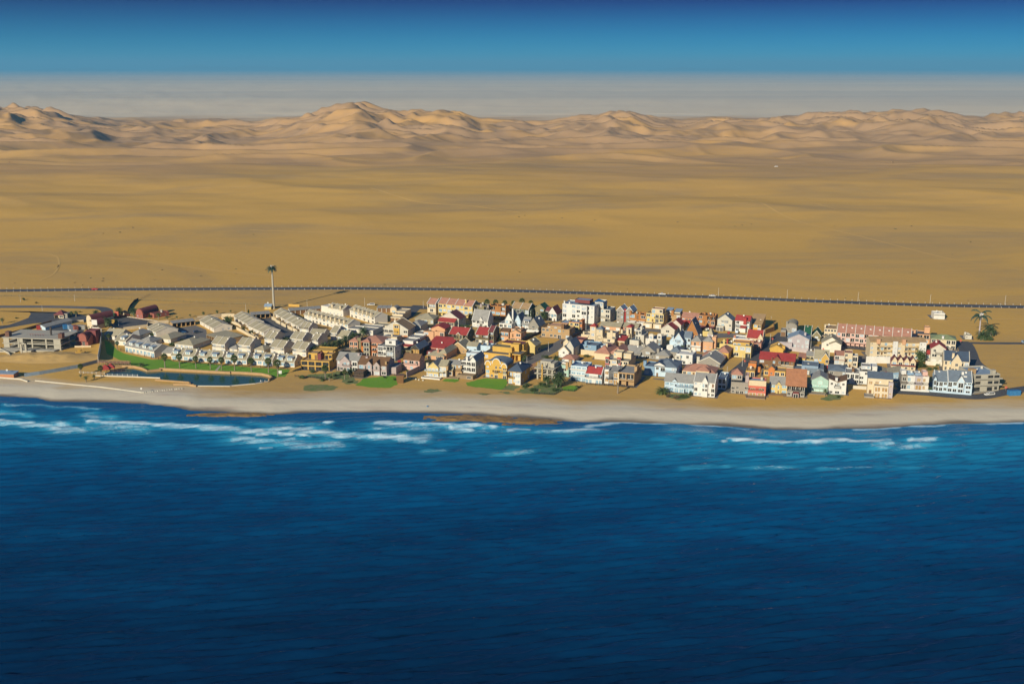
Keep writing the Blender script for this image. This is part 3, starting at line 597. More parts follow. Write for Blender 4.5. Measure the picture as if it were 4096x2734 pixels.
# ------------------------------------------------------------------ plants
def leafcloud(mb, c, r, n, s, rs):
    for i in range(n):
        while True:
            p = Vector((rs.uniform(-1, 1), rs.uniform(-1, 1), rs.uniform(-1, 1)))
            if .25 < p.length < 1: break
        p = Vector((p.x * r[0], p.y * r[1], p.z * r[2])) * (0.75 + .35 * rs.random()) + Vector(c)
        a = Vector((rs.gauss(0, 1), rs.gauss(0, 1), rs.gauss(0, .6))).normalized() * s * rs.uniform(.6, 1.3); b = a.orthogonal().normalized() * s * .5
        mb.poly(p - a * .5, p + b * .5, p + a * .5, p - b * .5)
def date_crown(mb, top, L, n, rs, up=1.0):
    top = Vector(top)
    for i in range(n):
        az = i * 2.39996 + rs.uniform(-.2, .2); el = math.radians(80 - 105 * (i / n) ** .8 * up) + rs.uniform(-.08, .08); l = L * rs.uniform(.85, 1.1)
        h = Vector((math.cos(az), math.sin(az), 0)); sdv = Vector((-h.y, h.x, 0)); p = top.copy(); e = el; prev = p; K = 7
        for k in range(K):
            q = prev + (h * math.cos(e) + Vector((0, 0, math.sin(e)))) * l / K; e -= .22 + .07 * k / K
            wdt = l * .17 * math.sin(math.pi * (k + .9) / (K + .6)) + .04; dn = Vector((0, 0, -.35 * wdt))
            for sg in (-1, 1):
                tip = prev.lerp(q, .95) + sdv * sg * wdt + dn + (q - prev) * .5; mb.poly(prev, q, tip); mb.poly(prev.lerp(q, .5), q, prev.lerp(q, .2) + sdv * sg * wdt * .9 + dn)
            prev = q
def fan_crown(mb, top, R, n, rs):
    top = Vector(top)
    for i in range(n):
        az = i * 2.39996; el = math.radians(85 - 120 * (i / n)); d = Vector((math.cos(az) * math.cos(el), math.sin(az) * math.cos(el), math.sin(el))); st = top + d * R * .42
        sdv = Vector((-math.sin(az), math.cos(az), 0)); nrm = d.cross(sdv)
        mb.poly(top - sdv * .04, top + sdv * .04, st)
        for k in range(7):
            a = (k - 3) * .42; t = st + (d * math.cos(a) + sdv * math.sin(a)) * R * .62 + Vector((0, 0, -.16 * R * abs(math.sin(a)) - .06 * R)); b = (d * math.cos(a + .24) + sdv * math.sin(a + .24)) * R * .3; b2 = (d * math.cos(a - .24) + sdv * math.sin(a - .24)) * R * .3
            mb.poly(st, st + b2, t, st + b)
PM = {}
def palm_parts(kind):
    if kind in PM: return PM[kind]
    rs = random.Random(hash(kind) % 97 if False else sum(map(ord, kind))); t = MB(); c = MB(); sk = MB(); lm, dry = 'leaf_palm', None
    if kind == 'fan':
        for a, b, r0, r1 in ((0, 1, .42, .33), (1, 4.5, .33, .26), (4.5, 7.0, .26, .24)): t.tube((0, 0, a), (0, 0, b), r0, r1, 8)
        fan_crown(c, (0, 0, 7.1), 2.5, 40, rs); dry = MB(); 
        for i in range(26):
            az = i * 2.39996; d = Vector((math.cos(az), math.sin(az), 0)); s2 = Vector((-d.y, d.x, 0)); p = Vector((0, 0, 6.9 - .03 * i)); dry.poly(p, p + d * .95 + s2 * .3 + Vector((0, 0, -.9)), p + d * .75 + Vector((0, 0, -2.0)), p + d * .95 - s2 * .3 + Vector((0, 0, -.9)))
    elif kind == 'date':
        for a, b, r0, r1 in ((0, 1, .5, .42), (1, 3.4, .42, .46)): t.tube((0, 0, a), (0, 0, b), r0, r1, 8)
        date_crown(c, (0, 0, 3.4), 3.4, 46, rs); lm = 'leaf_date'
    elif kind == 'small':
        t.tube((0, 0, 0), (0, 0, 2.2), .24, .17, 7); date_crown(c, (0, 0, 2.2), 1.5, 26, rs)
    elif kind == 'bushy':
        t.tube((0, 0, 0), (0, 0, 1.0), .3, .25, 7); date_crown(c, (0, 0, .9), 2.7, 40, rs); lm = 'leaf_palm'
    PM[kind] = (t, c, dry, lm); return PM[kind]
PMESH = {}
def palm(p, kind, sc, label, rz=0., group='palms', z=0.):
    if kind not in PMESH:
        t, c, dry, lm = palm_parts(kind); r = []
        for nm, b, m in (('trunk', t, special('bark')), ('crown', c, special(lm)), ('dead_fronds', dry, special('leaf_dry'))):
            if b is None: continue
            me = bpy.data.meshes.new(nm); me.from_pydata([tuple(v) for v in b.v], [], b.f); me.update(); me.materials.append(m); r.append((nm, me))
        PMESH[kind] = r
    e = empty('palm_tree', (p[0], p[1], z - .05), rz); e.scale = (sc, sc, sc); tag(e, label, 'palm', group)
    for nm, me in PMESH[kind]: inst(nm, me, e, (0, 0, 0))
    return e
SHM = {}
def shrub(p, r, hgt, label, m='leaf_shrub', seed=0, group=None, name='shrub'):
    k = (seed % 4, m)
    if k not in SHM:
        rs = random.Random(seed % 4 + 5); b = MB()
        for j in range(5): leafcloud(b, (rs.uniform(-.45, .45), rs.uniform(-.45, .45), .45 + rs.uniform(-.15, .25)), (.5, .5, .42), 90, .22, rs)
        me = bpy.data.meshes.new('foliage'); me.from_pydata([tuple(v) for v in b.v], [], b.f); me.update(); me.materials.append(special(m))
        s = MB(); [s.tube((0, 0, -.05), (rs.uniform(-.3, .3), rs.uniform(-.3, .3), .5), .05, .02, 5) for _ in range(4)]
        ms = bpy.data.meshes.new('stem'); ms.from_pydata([tuple(v) for v in s.v], [], s.f); ms.update(); ms.materials.append(special('bark')); SHM[k] = (me, ms)
    e = empty(name, (p[0], p[1], 0), seed * 1.3); e.scale = (r, r, hgt); tag(e, label, 'shrub', group)
    inst('foliage', SHM[k][0], e, (0, 0, 0)); inst('stem', SHM[k][1], e, (0, 0, 0)); return e

# ------------------------------------------------------------------ vehicles
def vehicle(p, kind, c, label, rz, L=4.8, cat='car', z=0.):
    e = empty('car' if cat == 'car' else 'pickup_truck', (p[0], p[1], z), rz); tag(e, label, cat); s = L / 4.8
    prof = {'sedan': [(-2.4, .45), (-2.4, .85), (-1.75, .95), (-1.2, 1.42), (.35, 1.45), (1.05, .98), (2.2, .85), (2.4, .6), (2.4, .45)],
            'pickup': [(-2.5, .55), (-2.5, 1.05), (-.75, 1.08), (-.65, 1.72), (.6, 1.72), (1.2, 1.1), (2.35, 1.0), (2.5, .75), (2.5, .55)],
            'canopy': [(-2.5, .55), (-2.5, 1.1), (-2.35, 1.74), (.6, 1.76), (1.2, 1.12), (2.35, 1.02), (2.5, .75), (2.5, .55)],
            'suv': [(-2.35, .5), (-2.35, 1.1), (-2.15, 1.75), (.6, 1.78), (1.2, 1.12), (2.25, 1.0), (2.4, .75), (2.4, .5)]}[kind]
    b = MB(); w = .88
    def yw(zz): return w - max(0, zz - 1.0) * .22
    k = len(prof); lft = [(x * s, -yw(zz), zz) for x, zz in prof]; rgt = [(x * s, yw(zz), zz) for x, zz in prof]; n = len(b.v); b.v += lft + rgt
    b.f.append(tuple(range(k))); b.f.append(tuple(reversed(range(k, 2 * k))))
    for i in range(k): b.f.append(((i + 1) % k, i, k + i, k + (i + 1) % k))
    b.out('body', mat(c, 'paint'), e)
    gl = MB(); z0 = 1.08 if kind != 'sedan' else .98; z1 = max(q[1] for q in prof) - .1
    xa, xb = {'sedan': (-1.3, .5), 'pickup': (-.6, .75), 'canopy': (-2.2, .75), 'suv': (-2.05, .75)}[kind]
    for sg in (-1, 1): gl.prism([(xa * s, sg * (yw(z0) + .012), z0), (xb * s + .1, sg * (yw(z0) + .012), z0), (xb * s - .25, sg * (yw(z1) + .012), z1), (xa * s + .12, sg * (yw(z1) + .012), z1)], (0, -sg * .02, 0))
    gl.prism([(xb * s + .42, -.72, z0 + .03), (xb * s + .42, .72, z0 + .03), (xb * s - .05, .64, z1 + .03), (xb * s - .05, -.64, z1 + .03)], (.02, 0, .02)); gl.out('window', special('glass_dark'), e)
    for x in (-1.5, 1.5):
        for sg in (-1, 1):
            wb = MB(); wb.tube((x * s, sg * .72, .36), (x * s, sg * .95, .36), .36, .36, 12); wo = wb.out('wheel', special('rubber'), e); rb = MB(); rb.tube((x * s, sg * .93, .36), (x * s, sg * .965, .36), .2, .2, 10); rb.out('rim', mat('grey', 'paint'), wo)
    for sg in (-1, 1):
        hb = MB(); hb.box(2.36 * s, 2.43 * s, sg * .62 - .16, sg * .62 + .16, .66, .82); hb.out('headlight', mat('white', 'paint'), e); tb = MB(); tb.box(-2.43 * s, -2.36 * s, sg * .68 - .1, sg * .68 + .1, .72, .95); tb.out('tail_light', mat('red', 'paint'), e)
    return e
def pole(p, hgt, label, name='street_lamp', cat='lamp post', group=None, c='white', arm=True, z=0.):
    e = empty(name, (p[0], p[1], z)); tag(e, label, cat, group); b = MB(); b.tube((0, 0, -.3), (0, 0, hgt), .11, .06, 6); b.out('post', mat(c, 'paint'), e)
    if arm: a = MB(); a.tube((0, 0, hgt - .1), (0, -1.1, hgt + .1), .05, .04, 5); a.box(-.14, .14, -1.7, -1.0, hgt + .04, hgt + .16); a.out('lamp_head', mat('grey', 'paint'), e)
    else: a = MB(); a.tube((0, 0, hgt), (0, 0, hgt + .25), .16, .1, 6); a.out('lamp_head', mat('grey', 'paint'), e)
    return e

# ================================================================== the town, back row
bld(4, 375, 490, 290, 120, 10, 'cream', 'X', 'terra', 3.0, 'P/t/B', 'tall cream apartment end block with terracotta roof beside the sandy corner', pw=1, cat='apartments', name='apartment_block')
bld(4, 525, 990, 330, 152, 10, 'lemon', 'X', 'terra', 3.2, 'P P P P P P P P/t W t W t W t W/A w A w A w A w', 'row of four cream terraced apartments with terracotta roofs', pw=1, n=4, cat='apartments', name='terraced_apartments', ch=[(.78, 2, 3.6)])
bld(4, 1010, 1205, 335, 150, 8, 'olive', 'F', 'dgrey', .5, 'w w w/W W W/B . B', 'olive grey flat-roofed block with two dark balconies and pink pillars', ch=[(.5, .3, .8, 'mauve', 1.2), (.98, .3, .6, 'mauve')])
bld(4, 1230, 1440, 345, 158, 8, 'burnt', 'F', 'brown', .6, 'd w w d/W A W/B . B', 'burnt orange flat-roofed house below the tall palms', box=[(.38, .62, -1.2, 0, 0, 3.4, 'yellow', 's s', 'orange')], ch=[(.02, .3, 1), (.5, .3, 1), (.98, .3, .9)])
bld(5, 155, 395, 335, 195, 11, 'dgreen', 'X', 'tan', 3.4, 'w w w w/w t w t', 'green walled house with two tan roof bays behind the dark green block', pw=1, n=2)
bld(5, 303, 425, 330, 195, 7, (92, 104, 78), 'F', 'dgrey', .5, 'W W/W W/W W', 'dark green flat-roofed block with rows of windows', ch=[(.6, 3, 1.2)])
bld(5, 478, 600, 320, 190, 9, 'olive', 'Y', 'green', 3.2, 'W t/w W/. W', 'olive house with bright green gabled roof', pw=1, cap='olive')
bld(5, 655, 770, 355, 255, 9, 'white', 'Y', 'maroon', 5.0, 'B d/w t w', 'white half-timbered house with maroon gabled roof', fr='dark', box=[(-.35, 0, 1, 8, 0, 6.2, 'white', 'w/w', 'maroon', 'X', 2)])
E, W, H = bld(5, 850, 1283, 395, 150, 13, 'white', 'F', 'rblue', .5, '. . . . . . ./D . t w T D s/D . t W t D s/D . W t W D w', 'large white apartment block with tall glazed bays', cat='apartments', name='apartment_block', gl='mix', ch=[(.05, 1, 1.4), (.2, 1.5, .9)], box=[(.62, .8, -2.2, 0, 0, 12.0, 'white', 'w/w/D/D', 'maroon'), (.36, .82, 2, 9, 13.0, 15.2, 'maroon', '', 'rblue')])
bld(5, 1283, 1500, 372, 200, 11, 'pale', 'F', 'slate', .5, 'B w B/W . W/w w W', 'pale modern house with a teal sloping roof and stepped tower', box=[(0, .52, .5, 9, 9, 13.2, 'pale', 'w w', 'sky', 'K', -1.6)], ch=[(.52, 1, 3.6)], bal=[(.1, .9, 3.2, 1.2)])
bld(6, 225, 318, 382, 215, 9, 'grey', 'Y', 'rblue', 2.6, 'd s/w w/w s', 'grey gabled house with pale roof beside the red pillar', pw=1)
bld(6, 352, 440, 388, 222, 9, 'grey', 'Y', 'rblue', 2.6, 's d/w w/s w', 'grey gabled house with pale roof next to the orange flats', pw=1, box=[(-.42, -.06, .2, 2.0, 0, 9.2, 'red', '', 'red')])
bld(6, 400, 622, 412, 268, 8, 'burnt', 'F', 'dark', .8, 'g g/W d W', 'burnt orange flats with notched roofline and white garage doors', ch=[(.06, .4, 1.6, 'burnt', 1.3), (.35, .4, .7), (.62, .4, 1.4, 'burnt', 1.3), (.95, .4, .8)], box=[(.02, .45, -4, 0, 0, 2.6, 'white', 'g'), (.55, .98, -4, 0, 0, 2.6, 'white', 'g')])
bld(6, 628, 862, 440, 262, 9, 'lemon', 'F', 'tan', .5, 'g g/w d t W/W w t t', 'yellow cream modern house with a raised roof room', box=[(.28, .92, 1, 7, 8.6, 11.8, 'cream', 't . W', 'terra'), (-.04, .46, -5, 0, 0, 3.0, 'cream', 'g'), (.54, 1.0, -5, 0, 0, 3.0, 'cream', 'g')], bal=[(.5, .95, 5.8, 1.0)])
bld(6, 868, 1092, 405, 268, 8, 'tan', 'F', 'rblue', .4, 'd w w W/W B . t/t t . D', 'tan house with pale blue roof bays and a brown chimney stack', box=[(.1, .42, 1, 7, 7.2, 8.6, 'cream', '', 'rblue', 'S', .9), (.6, .95, 1, 7, 7.2, 8.2, 'cream', '', 'rblue', 'S', .9)], ch=[(.52, .5, 2.2, 'burnt', 1.6)])
bld(6, 1112, 1328, 442, 318, 9, 'orange', 'X', 'terra', 2.4, 'd w B w d/w w w w w', 'bright orange house with long red roof', box=[(-.08, 1.04, -2, 0, 2.4, 3.3, (214, 84, 44), '', 'red', 'S', .8)])
bld(6, 1338, 1562, 462, 288, 8, 'burnt', 'F', 'brown', .6, 'w s s w/W d w D/W . B B', 'brown flat-roofed house with fins and satellite dishes', ch=[(.27, 5, .8), (.52, 5, .8), (.78, 5, .8), (.97, 3, 1)], box=[(0, 1, -6, 0, 0, 1.6, 'maroon', '', 'maroon')])
bld(7, 232, 432, 490, 345, 8, 'pale', 'Y', 'slate', 4.2, 'g g . W/w W . w/. t t .', 'pale olive gabled house with two dark garage doors', gc='dgrey', box=[(.02, .5, -3.5, 0, 0, 3.2, 'pale', 'g g')], bal=[(.3, .72, 5.6, .8)])
bld(7, 477, 668, 505, 356, 8, 'white', 'X', 'red', 3.0, 't . g/B t W/t . W', 'white house with red roof and bright red tower', gc='white', ch=[(.70, -.3, 2.0, 'red', 1.9), (.70, -.5, -2, 'red', 1.9)], box=[(.42, .8, -3, 0, 0, 3.0, 'white', 'g', 'red', 'S', .8)], bal=[(.05, .4, 3.3, 1.)])
bld(7, 672, 832, 488, 405, 13, 'yellow', 'S', 'tan', 4.0, 'w . W/. t D', 'yellow house with broad tan sloping roof at the sandy lot', pw=0)
bld(7, 1172, 1312, 562, 440, 13, 'grey', 'V', 'khaki', 2.4, 'w W/s D', 'grey house with curved khaki roof beside the green roofs', rot=18, ch=[(.02, 1, 3.2)], gc='brown', box=[(-.5, .0, -3, 4, 0, 4.2, 'grey', 'g')])
bld(7, 1412, 1512, 615, 535, 14, 'grey', 'X', 'green', 4.4, 'w W/w w', 'grey house with dark green roof and stone ridge', rot=18, pw=1, cap='pale', ch=[(.4, 6, 4.2)])
bld(7, 1530, 1640, 625, 560, 12, 'olive', 'Y', 'green', 3.6, 'w w/t', 'olive gabled house with dark green roof next to the cream modern block', rot=18, pw=1, cap='pale')
bld(7, 1192, 1482, 735, 605, 11, 'lav', 'Y', 'rblue', 3.4, 'w W s T w/W . w . D', 'lavender house with pale blue gabled roof by the wide street', rot=18, fr='white', gl='glass_pale', ch=[(.78, 4, 3.2, 'lav', 1.1)], box=[(-.42, .22, -2.5, 0, 0, 3.4, 'lav', '')])
bld(8, 322, 490, 628, 462, 12, 'cream', 'F', 'tan', .4, 'P P/t t t/w w w w', 'cream modern block with roof terrace at the end of the pink terrace', rot=16, ch=[(.05, 3, 1.6)], bal=[(-.15, 1., 3.4, 1.8)])
bld(8, 490, 1500, 765, 575, 13, 'pink', 'X', 'terra', 4.2, 'P P P P P P P P P P P P P P P P/B w t B W t w B B t w B t w B w/w t B w t W B w w B t w t w B w', 'long pink terrace of eight units with terracotta roofs and white chimneys', yl=684, pw=1, n=8, cap='shell', cat='apartments', name='terraced_apartments', ch=[((i + .62) / 8, 3.6, 2.4, 'white', .9) for i in range(8)], gl='mix')
bld(9, 215, 482, 672, 540, 11, 'peach', 'F', 'dgrey', .5, 'D D w/W B B', 'orange brown flat-roofed house with open corner terraces', rot=17, ch=[(.22, 4, 1.4, 'peach', 1.1)], box=[(.72, 1.0, 6, 11, 0, 9.4, 'peach', 's', 'tan')])
E, W, H = bld(8, 945, 1700, 880, 650, 11, 'cream', 'X', 'tan', 1.8, 's . W D w W s . s . W D w W s s/w . t d W W s . w . t d W W T T/W . B t B W . . W . t B W B T T/s . A . t . s . s . t . A . s T', 'yellow and white apartment block of four floors with tan roofs', yl=862, cat='apartments', name='apartment_block', trim='yellow', ch=[(.14, .3, 1.6, 'peach', 2.0), (.60, .3, 1.6, 'peach', 2.0)], bal=[(.15, .38, 4.6, 1.3), (.15, .38, 7.4, 1.3), (.62, .85, 4.6, 1.3), (.62, .85, 7.4, 1.3)], rl='yellow', box=[(.405, .49, -.9, 0, 0, 10.6, 'white', 's/s/s/s', 'tan'), (.88, 1.0, -.9, 0, 0, 10.4, 'white', 's s/s s/s s/s s', 'tan')])
bld(8, 1237, 1570, 1022, 912, 9, 'pink', 'F', 'maroon', .3, 'W d w W/B B B B', 'pink terrace with four red zigzag gables', yl=1000, cat='apartments', name='terraced_apartments', gab=[(i / 4 + .005, (i + 1) / 4 - .005, 0.0, 2.6, 0.9, 'w/t') for i in range(4)], fw='cream', box=[(0, 1, -1.6, -.9, 2.2, 2.9, 'maroon', '', 'maroon')])
# right end
bld(9, 500, 835, 745, 610, 10, 'cream', 'H', 'lgreen', 1.8, 'w W . D D/W W . D D', 'cream house with green grey hipped roof by the sand road', rot=17, ch=[(.46, .6, 1.6, 'white', 1.2)])
bld(9, 492, 690, 925, 735, 10, 'pale', 'Y', 'red', 3.2, 'g g/W w/w .', 'pale house with red gabled roof and planted balcony', rot=17, gc='white', box=[(-.35, 0, 4, 10, 0, 3.6, 'pale', 'w', 'red', 'X', 1.6)], bal=[(.3, 1.2, 5.4, 1.4)], gab=[])
bld(9, 690, 802, 900, 770, 9, 'grey', 'K', 'red', -2.6, 'w w/D D', 'grey glazed wing with red roof slope joined to the pale gabled house', rot=17, box=[])
bld(9, 665, 1015, 1050, 905, 12, 'cream', 'X', 'navy', 4.6, 'T w . . W/T w . t D', 'cream house with dark navy roof and front gable', rot=17, pw=1, cap='pale', gab=[(.30, .70, -.6, 4.4, 2.2, 'w w w/. W .')], ch=[(.36, 1.5, 3.6, 'cream', 1.2)])
bld(9, 545, 720, 1315, 1175, 12, 'lblue', 'X', 'slate', 4.6, 'D t w/t D w', 'pale blue house with slate roof and white gable edge on the beach road', rot=15, pw=1, cap='white', fr='white', gl='glass_dark', box=[(-.1, .12, -1, 3, 0, 6.6, 'lblue', 'w/D', 'slate', 'Y', 1.4)])
bld(9, 722, 1050, 1352, 1185, 12, 'lblue', 'X', 'slate', 4.8, 'D t D . w/D w D D w', 'light blue house with slate roof, glazed corner and green terrace', rot=15, pw=1, cap='white', gl='glass_dark', gab=[(.40, .66, .2, 2.6, 1.2, 'W/D')], ch=[(.62, 4, 4.0, 'white', 1.1), (.72, 3, 2.2, 'white', 1.6)], box=[(.68, 1.0, -1.4, 0, 0, 5.2, 'lblue', 't/W', 'green')])
E, W, H = bld(9, 1088, 1425, 1300, 1072, 17, 'concrete', 'F', 'rblue', .6, 'D . D w/D . t t/D . D D', 'unfinished concrete building with large dark openings by the road end', rot=-7, gl='glass_dark', fr='dark', side='. D . D', cat='building', name='unfinished_building', ch=[(.05, 5, 1.8, 'tan', 3.0), (.78, 2, 1.6, 'concrete', 2)], box=[(-.02, 1.07, -1.3, 0, 3.3, 3.9, 'concrete', ''), (-.02, 1.07, -1.3, 0, 6.6, 7.1, 'concrete', '')])
bld(9, 540, 690, 330, 250, 8, 'white', 'F', 'white', .7, '/', 'white flat-roofed utility building alone on the sand', cat='utility hut', name='utility_building', side='', rot=8, box=[(-.01, 1.01, -.06, 0, 2.9, 3.0, 'dgrey', '')])
bld(9, 970, 1058, 602, 548, 5, 'pale', 'F', 'rgrey', .3, 's .', 'small pale shed beside the palm bushes', cat='shed', name='shed', side='', rot=10, box=[(.3, .7, .5, 4, 2.9, 3.4, 'pale', '')])
# ================================================================== middle rows, west part
bld(4, 205, 455, 398, 330, 12, 'khaki', 'H', 'khaki', 2.6, 'w . W w . W', 'low khaki house with hipped olive roof at the sandy corner', rot=14, side='. w .')
bld(4, 115, 282, 515, 420, 12, 'pale', 'H', 'rgrey', 2.4, 'w D B/D D W', 'pale house with grey hipped roof and bay windows', rot=18, gl='glass_blue')
bld(4, 553, 800, 460, 330, 11, 'pale', 'Y', 'maroon', 4.6, 'w t w/. W .', 'cream gabled house with maroon roof behind two red awning bays', pw=1, cap='pale', rot=22, box=[(.02, .42, -4, 0, 0, 5.0, 'cream', 't/B', 'red', 'S', 1.6), (.46, .9, -4, 0, 0, 5.0, 'cream', 't/B', 'red', 'S', 1.6)])
bld(4, 985, 1198, 447, 352, 10, 'white', 'X', 'rgrey', 7.0, 's W s w/W t w s', 'white house with steep pale roof and skylights', rot=20, pw=1, gab=[(.48, .66, .2, 1.6, .4, 't')], bal=[(.4, .72, 3.2, 1.2)], side='w w w/. w')
bld(4, 1352, 1522, 460, 395, 9, 'white', 'F', 'white', .9, 'W w W', 'white terrace house below the blue gables', rot=22)
bld(4, 1402, 1500, 452, 358, 10, 'white', 'Y', 'slate', 5.4, 'W t/t t', 'white steep-gabled house with blue slate roof', rot=22, back=4, ch=[(1.0, 1, 7.4, 'white', .9)])
bld(4, 1540, 1612, 450, 360, 9, 'lblue', 'Y', 'slate', 4.4, 'w w/w .', 'narrow pale blue gabled house with slate roof', rot=22, back=4)
bld(5, 302, 388, 480, 405, 10, 'white', 'X', 'rgrey', 4.6, 'w W/W w', 'white and grey cottage with pale roof and long dormer', rot=22, dorm=[(.25, 'W')])
bld(5, 388, 522, 492, 425, 12, 'grey', 'Y', 'slate', 5.6, 'w d w/. W .', 'grey gabled cottage with blue slate roof and attic windows', rot=22, pw=1, cap='grey', box=[(-.25, 1.3, -4.5, -4.2, 0, 1.7, 'white', '')])
bld(5, 565, 945, 605, 470, 11, 'tan', 'F', 'tan', .8, 'W . w w D . W/w w s . w s .', 'large tan house with flat tiled roof beside the empty sandy lot', rot=22, box=[(.2, .78, .6, 10, 4, 7.8, 'tan', 'w . w . w', 'peach'), (.70, .80, .2, 2, 4, 9.2, 'brown', '', 'brown')])
bld(5, 808, 935, 462, 385, 12, 'yellow', 'F', 'rblue', .4, 'w W/w W', 'yellow house with orange parapet bands', rot=22, trim='orange')
bld(5, 938, 1080, 498, 375, 9, 'lemon', 'F', 'rblue', .4, 'W w/w W', 'lemon modern house with an orange corner tower by the street', rot=22, trim='orange', box=[(.98, 1.22, 1, 7, 0, 7.2, 'orange', 'w/w', 'orange')])
bld(4, 325, 460, 622, 500, 8, 'peach', 'F', 'tan', .5, 'g ./W .', 'peach house front with white garage door and red roof behind', rot=18, box=[(.55, 1.9, 4, 14, 0, 7.0, 'peach', '', 'red', 'Y', 1.8)])
bld(4, 470, 606, 630, 502, 8, 'peach', 'F', 'tan', .5, '. g/. t', 'peach block with tall white blind and wide garage door', rot=18)
bld(4, 670, 918, 652, 545, 12, 'olive', 'X', 'red', 3.6, 'g g g d/B B t B', 'olive house with red roof, glazed balcony and four white garage doors', rot=20, pw=1, cap='pale', gab=[(.42, .62, -.2, 1.2, .4, 'd')], bal=[(0, .5, 3.2, 1.3)])
bld(4, 1030, 1205, 655, 545, 12, 'olive', 'X', 'red', 3.8, 'D g D g/W d B W', 'olive house with red roof and brown timber balcony', rot=20, pw=1, cap='pale', bal=[(-.1, 1.1, 3.2, 1.6)], rl='brown')
bld(4, 1208, 1278, 655, 500, 10, 'olive', 'X', 'maroon', 2.6, 'g/B/B', 'narrow olive tower house with maroon roof', rot=20, pw=1, cap='pale', gc='maroon')
bld(4, 1370, 1480, 628, 500, 9, 'peach', 'X', 'brown', 1.2, 'W ./t t', 'peach house with brown roof and blue glazing', rot=20, bal=[(.1, .9, 3.4, .9)], gl='glass_blue')
bld(4, 1500, 1650, 642, 520, 10, 'peach', 'Y', 'tan', 1.8, 'g g/d W', 'peach gabled house with two dark garage doors', rot=20, gc='dgrey', box=[(0, .9, 2, 9, 5.4, 7.6, 'peach', 'w .', 'tan')])
for i, (a, b, c, d) in enumerate(((168, 312, 640, 605), (78, 232, 692, 655), (0, 142, 740, 703))):
    bld(4, a, b, c, d, 12, 'cream', 'S', 'red', 1.0, 'w . .', ['cream garage unit with red lean-to roof, highest of three stepped units', 'cream garage unit with red lean-to roof, middle of three stepped units', 'cream garage unit with red lean-to roof, lowest of three stepped units'][i], rot=20, side='. w', box=[(0, 1, 4, 12, 2, 4.2, 'white', '', 'rgrey')], group='stepped garage units')
bld(4, 195, 326, 580, 528, 5, 'yellow', 'F', 'yellow', .3, '. .', 'plain yellow garage block beside the peach house', rot=18)
bld(4, 360, 600, 800, 725, 15, 'terra', 'S', 'red', 3.0, 'w w W', 'low house under a wide red sheet roof', rot=20, box=[(.6, 1.25, 2, 12, 0, 3.6, 'maroon', '', 'red', 'S', 2.4), (.2, 1.0, -6, 0, 0, 2.6, 'maroon', 'w w', 'maroon')])
bld(4, 40, 156, 852, 755, 9, 'olive', 'F', 'olive', 1.1, 't D/B B', 'olive terrace wing with glass balcony beside the dark gabled house', rot=20, gl='glass_amber')
bld(4, 156, 264, 852, 735, 13, (74, 66, 52), 'Y', 'slate', 2.4, 'D D/D D', 'dark brown gabled house with slate roof and yellow shutters', rot=20, gl='glass_amber', fr='yellow')
bld(4, 48, 268, 1035, 890, 7, 'pink', 'X', 'brown', 2.6, 's w s/w W w', 'pink house with brown roof, outside stairs and small balcony', rot=20, pw=1, cap='brown', bal=[(0, .9, 3.6, 1.0)])
bld(4, 372, 600, 892, 835, 10, 'peach', 'H', 'khaki', 2.4, 'B . W w', 'peach bungalow with khaki hipped roof', rot=20, box=[(.62, 1.06, 2, 19, 0, 3.8, 'peach', 'w', 'khaki', 'H', 2.2)], ch=[(.55, 3, 2.8, 'terra', 1.2)], trim='red')
bld(4, 680, 905, 802, 745, 12, 'tan', 'Y', 'khaki', 4.6, 's . s', 'tan gabled house with round attic window and khaki roof', rot=20, pw=1, cap='cream', box=[(.95, 1.55, 2, 9, 0, 4.6, 'lblue', 'w . w', 'khaki', 'X', 1.6)])
bld(4, 1100, 1230, 802, 695, 7, 'lblue', 'F', 'slate', .5, '. W/. s', 'pale blue cube house with flat slate roof', rot=20, box=[(1.0, 2.4, 3, 8, 0, 4.4, 'lblue', '', 'rblue')])
bld(4, 905, 1145, 870, 805, 7, 'lblue', 'F', 'white', .6, '. s .', 'low pale blue yard building with white coping', rot=20)
bld(4, 1145, 1500, 905, 815, 12, 'yellow', 'F', 'dgrey', .5, 'w . w W .', 'mustard yellow flat-roofed villa with stepped terraces beside the brick street', rot=22, box=[(.18, .92, 6, 14, 0, 6.6, 'yellow', '. w .', 'olive'), (.36, 1.2, 13, 22, 0, 7.4, 'yellow', 'w . w .', 'maroon'), (.95, 1.35, 2, 12, 0, 4.2, 'yellow', 'P P', 'dgrey'), (.8, 1.12, 9, 13, 0, 8.2, 'yellow', '', 'yellow')], ch=[(.98, .6, 1.2, 'yellow', 1)], cat='villa', name='villa')
E, W, H = bld(4, 1167, 1455, 1142, 970, 11, 'yellow', 'V', 'slate', 2.6, 't w t . t/t . D w t/w . T w D', 'yellow beach house with white-edged curved gables', rot=20, bal=[(.36, .6, 3.4, 1.), (.66, 1., 3.4, 1.)])
def arch_gable(E, W, x0, x1, z0, r, c='yellow'):
    b = MB(); k = 12; pts = [(x0, -.25, z0)] + [((x0 + x1) / 2 - math.cos(math.pi * i / k) * (x1 - x0) / 2, -.25, z0 + .4 + math.sin(math.pi * i / k) * r) for i in range(k + 1)] + [(x1, -.25, z0)]; b.prism(pts, (0, .5, 0)); b.out('curved_gable', M_(c), E)
    w = MB(); q = pts[1:-1]
    for a, d in zip(q, q[1:]):
        a, d = Vector(a), Vector(d); cc = Vector(((x0 + x1) / 2, -.25, z0)); oa, od = (a - cc).normalized() * .45, (d - cc).normalized() * .45
        w.prism([a - Vector((0, .12, 0)), d - Vector((0, .12, 0)), d + od - Vector((0, .12, 0)), a + oa - Vector((0, .12, 0))], (0, .7, 0))
    w.out('coping', M_('white'), E)
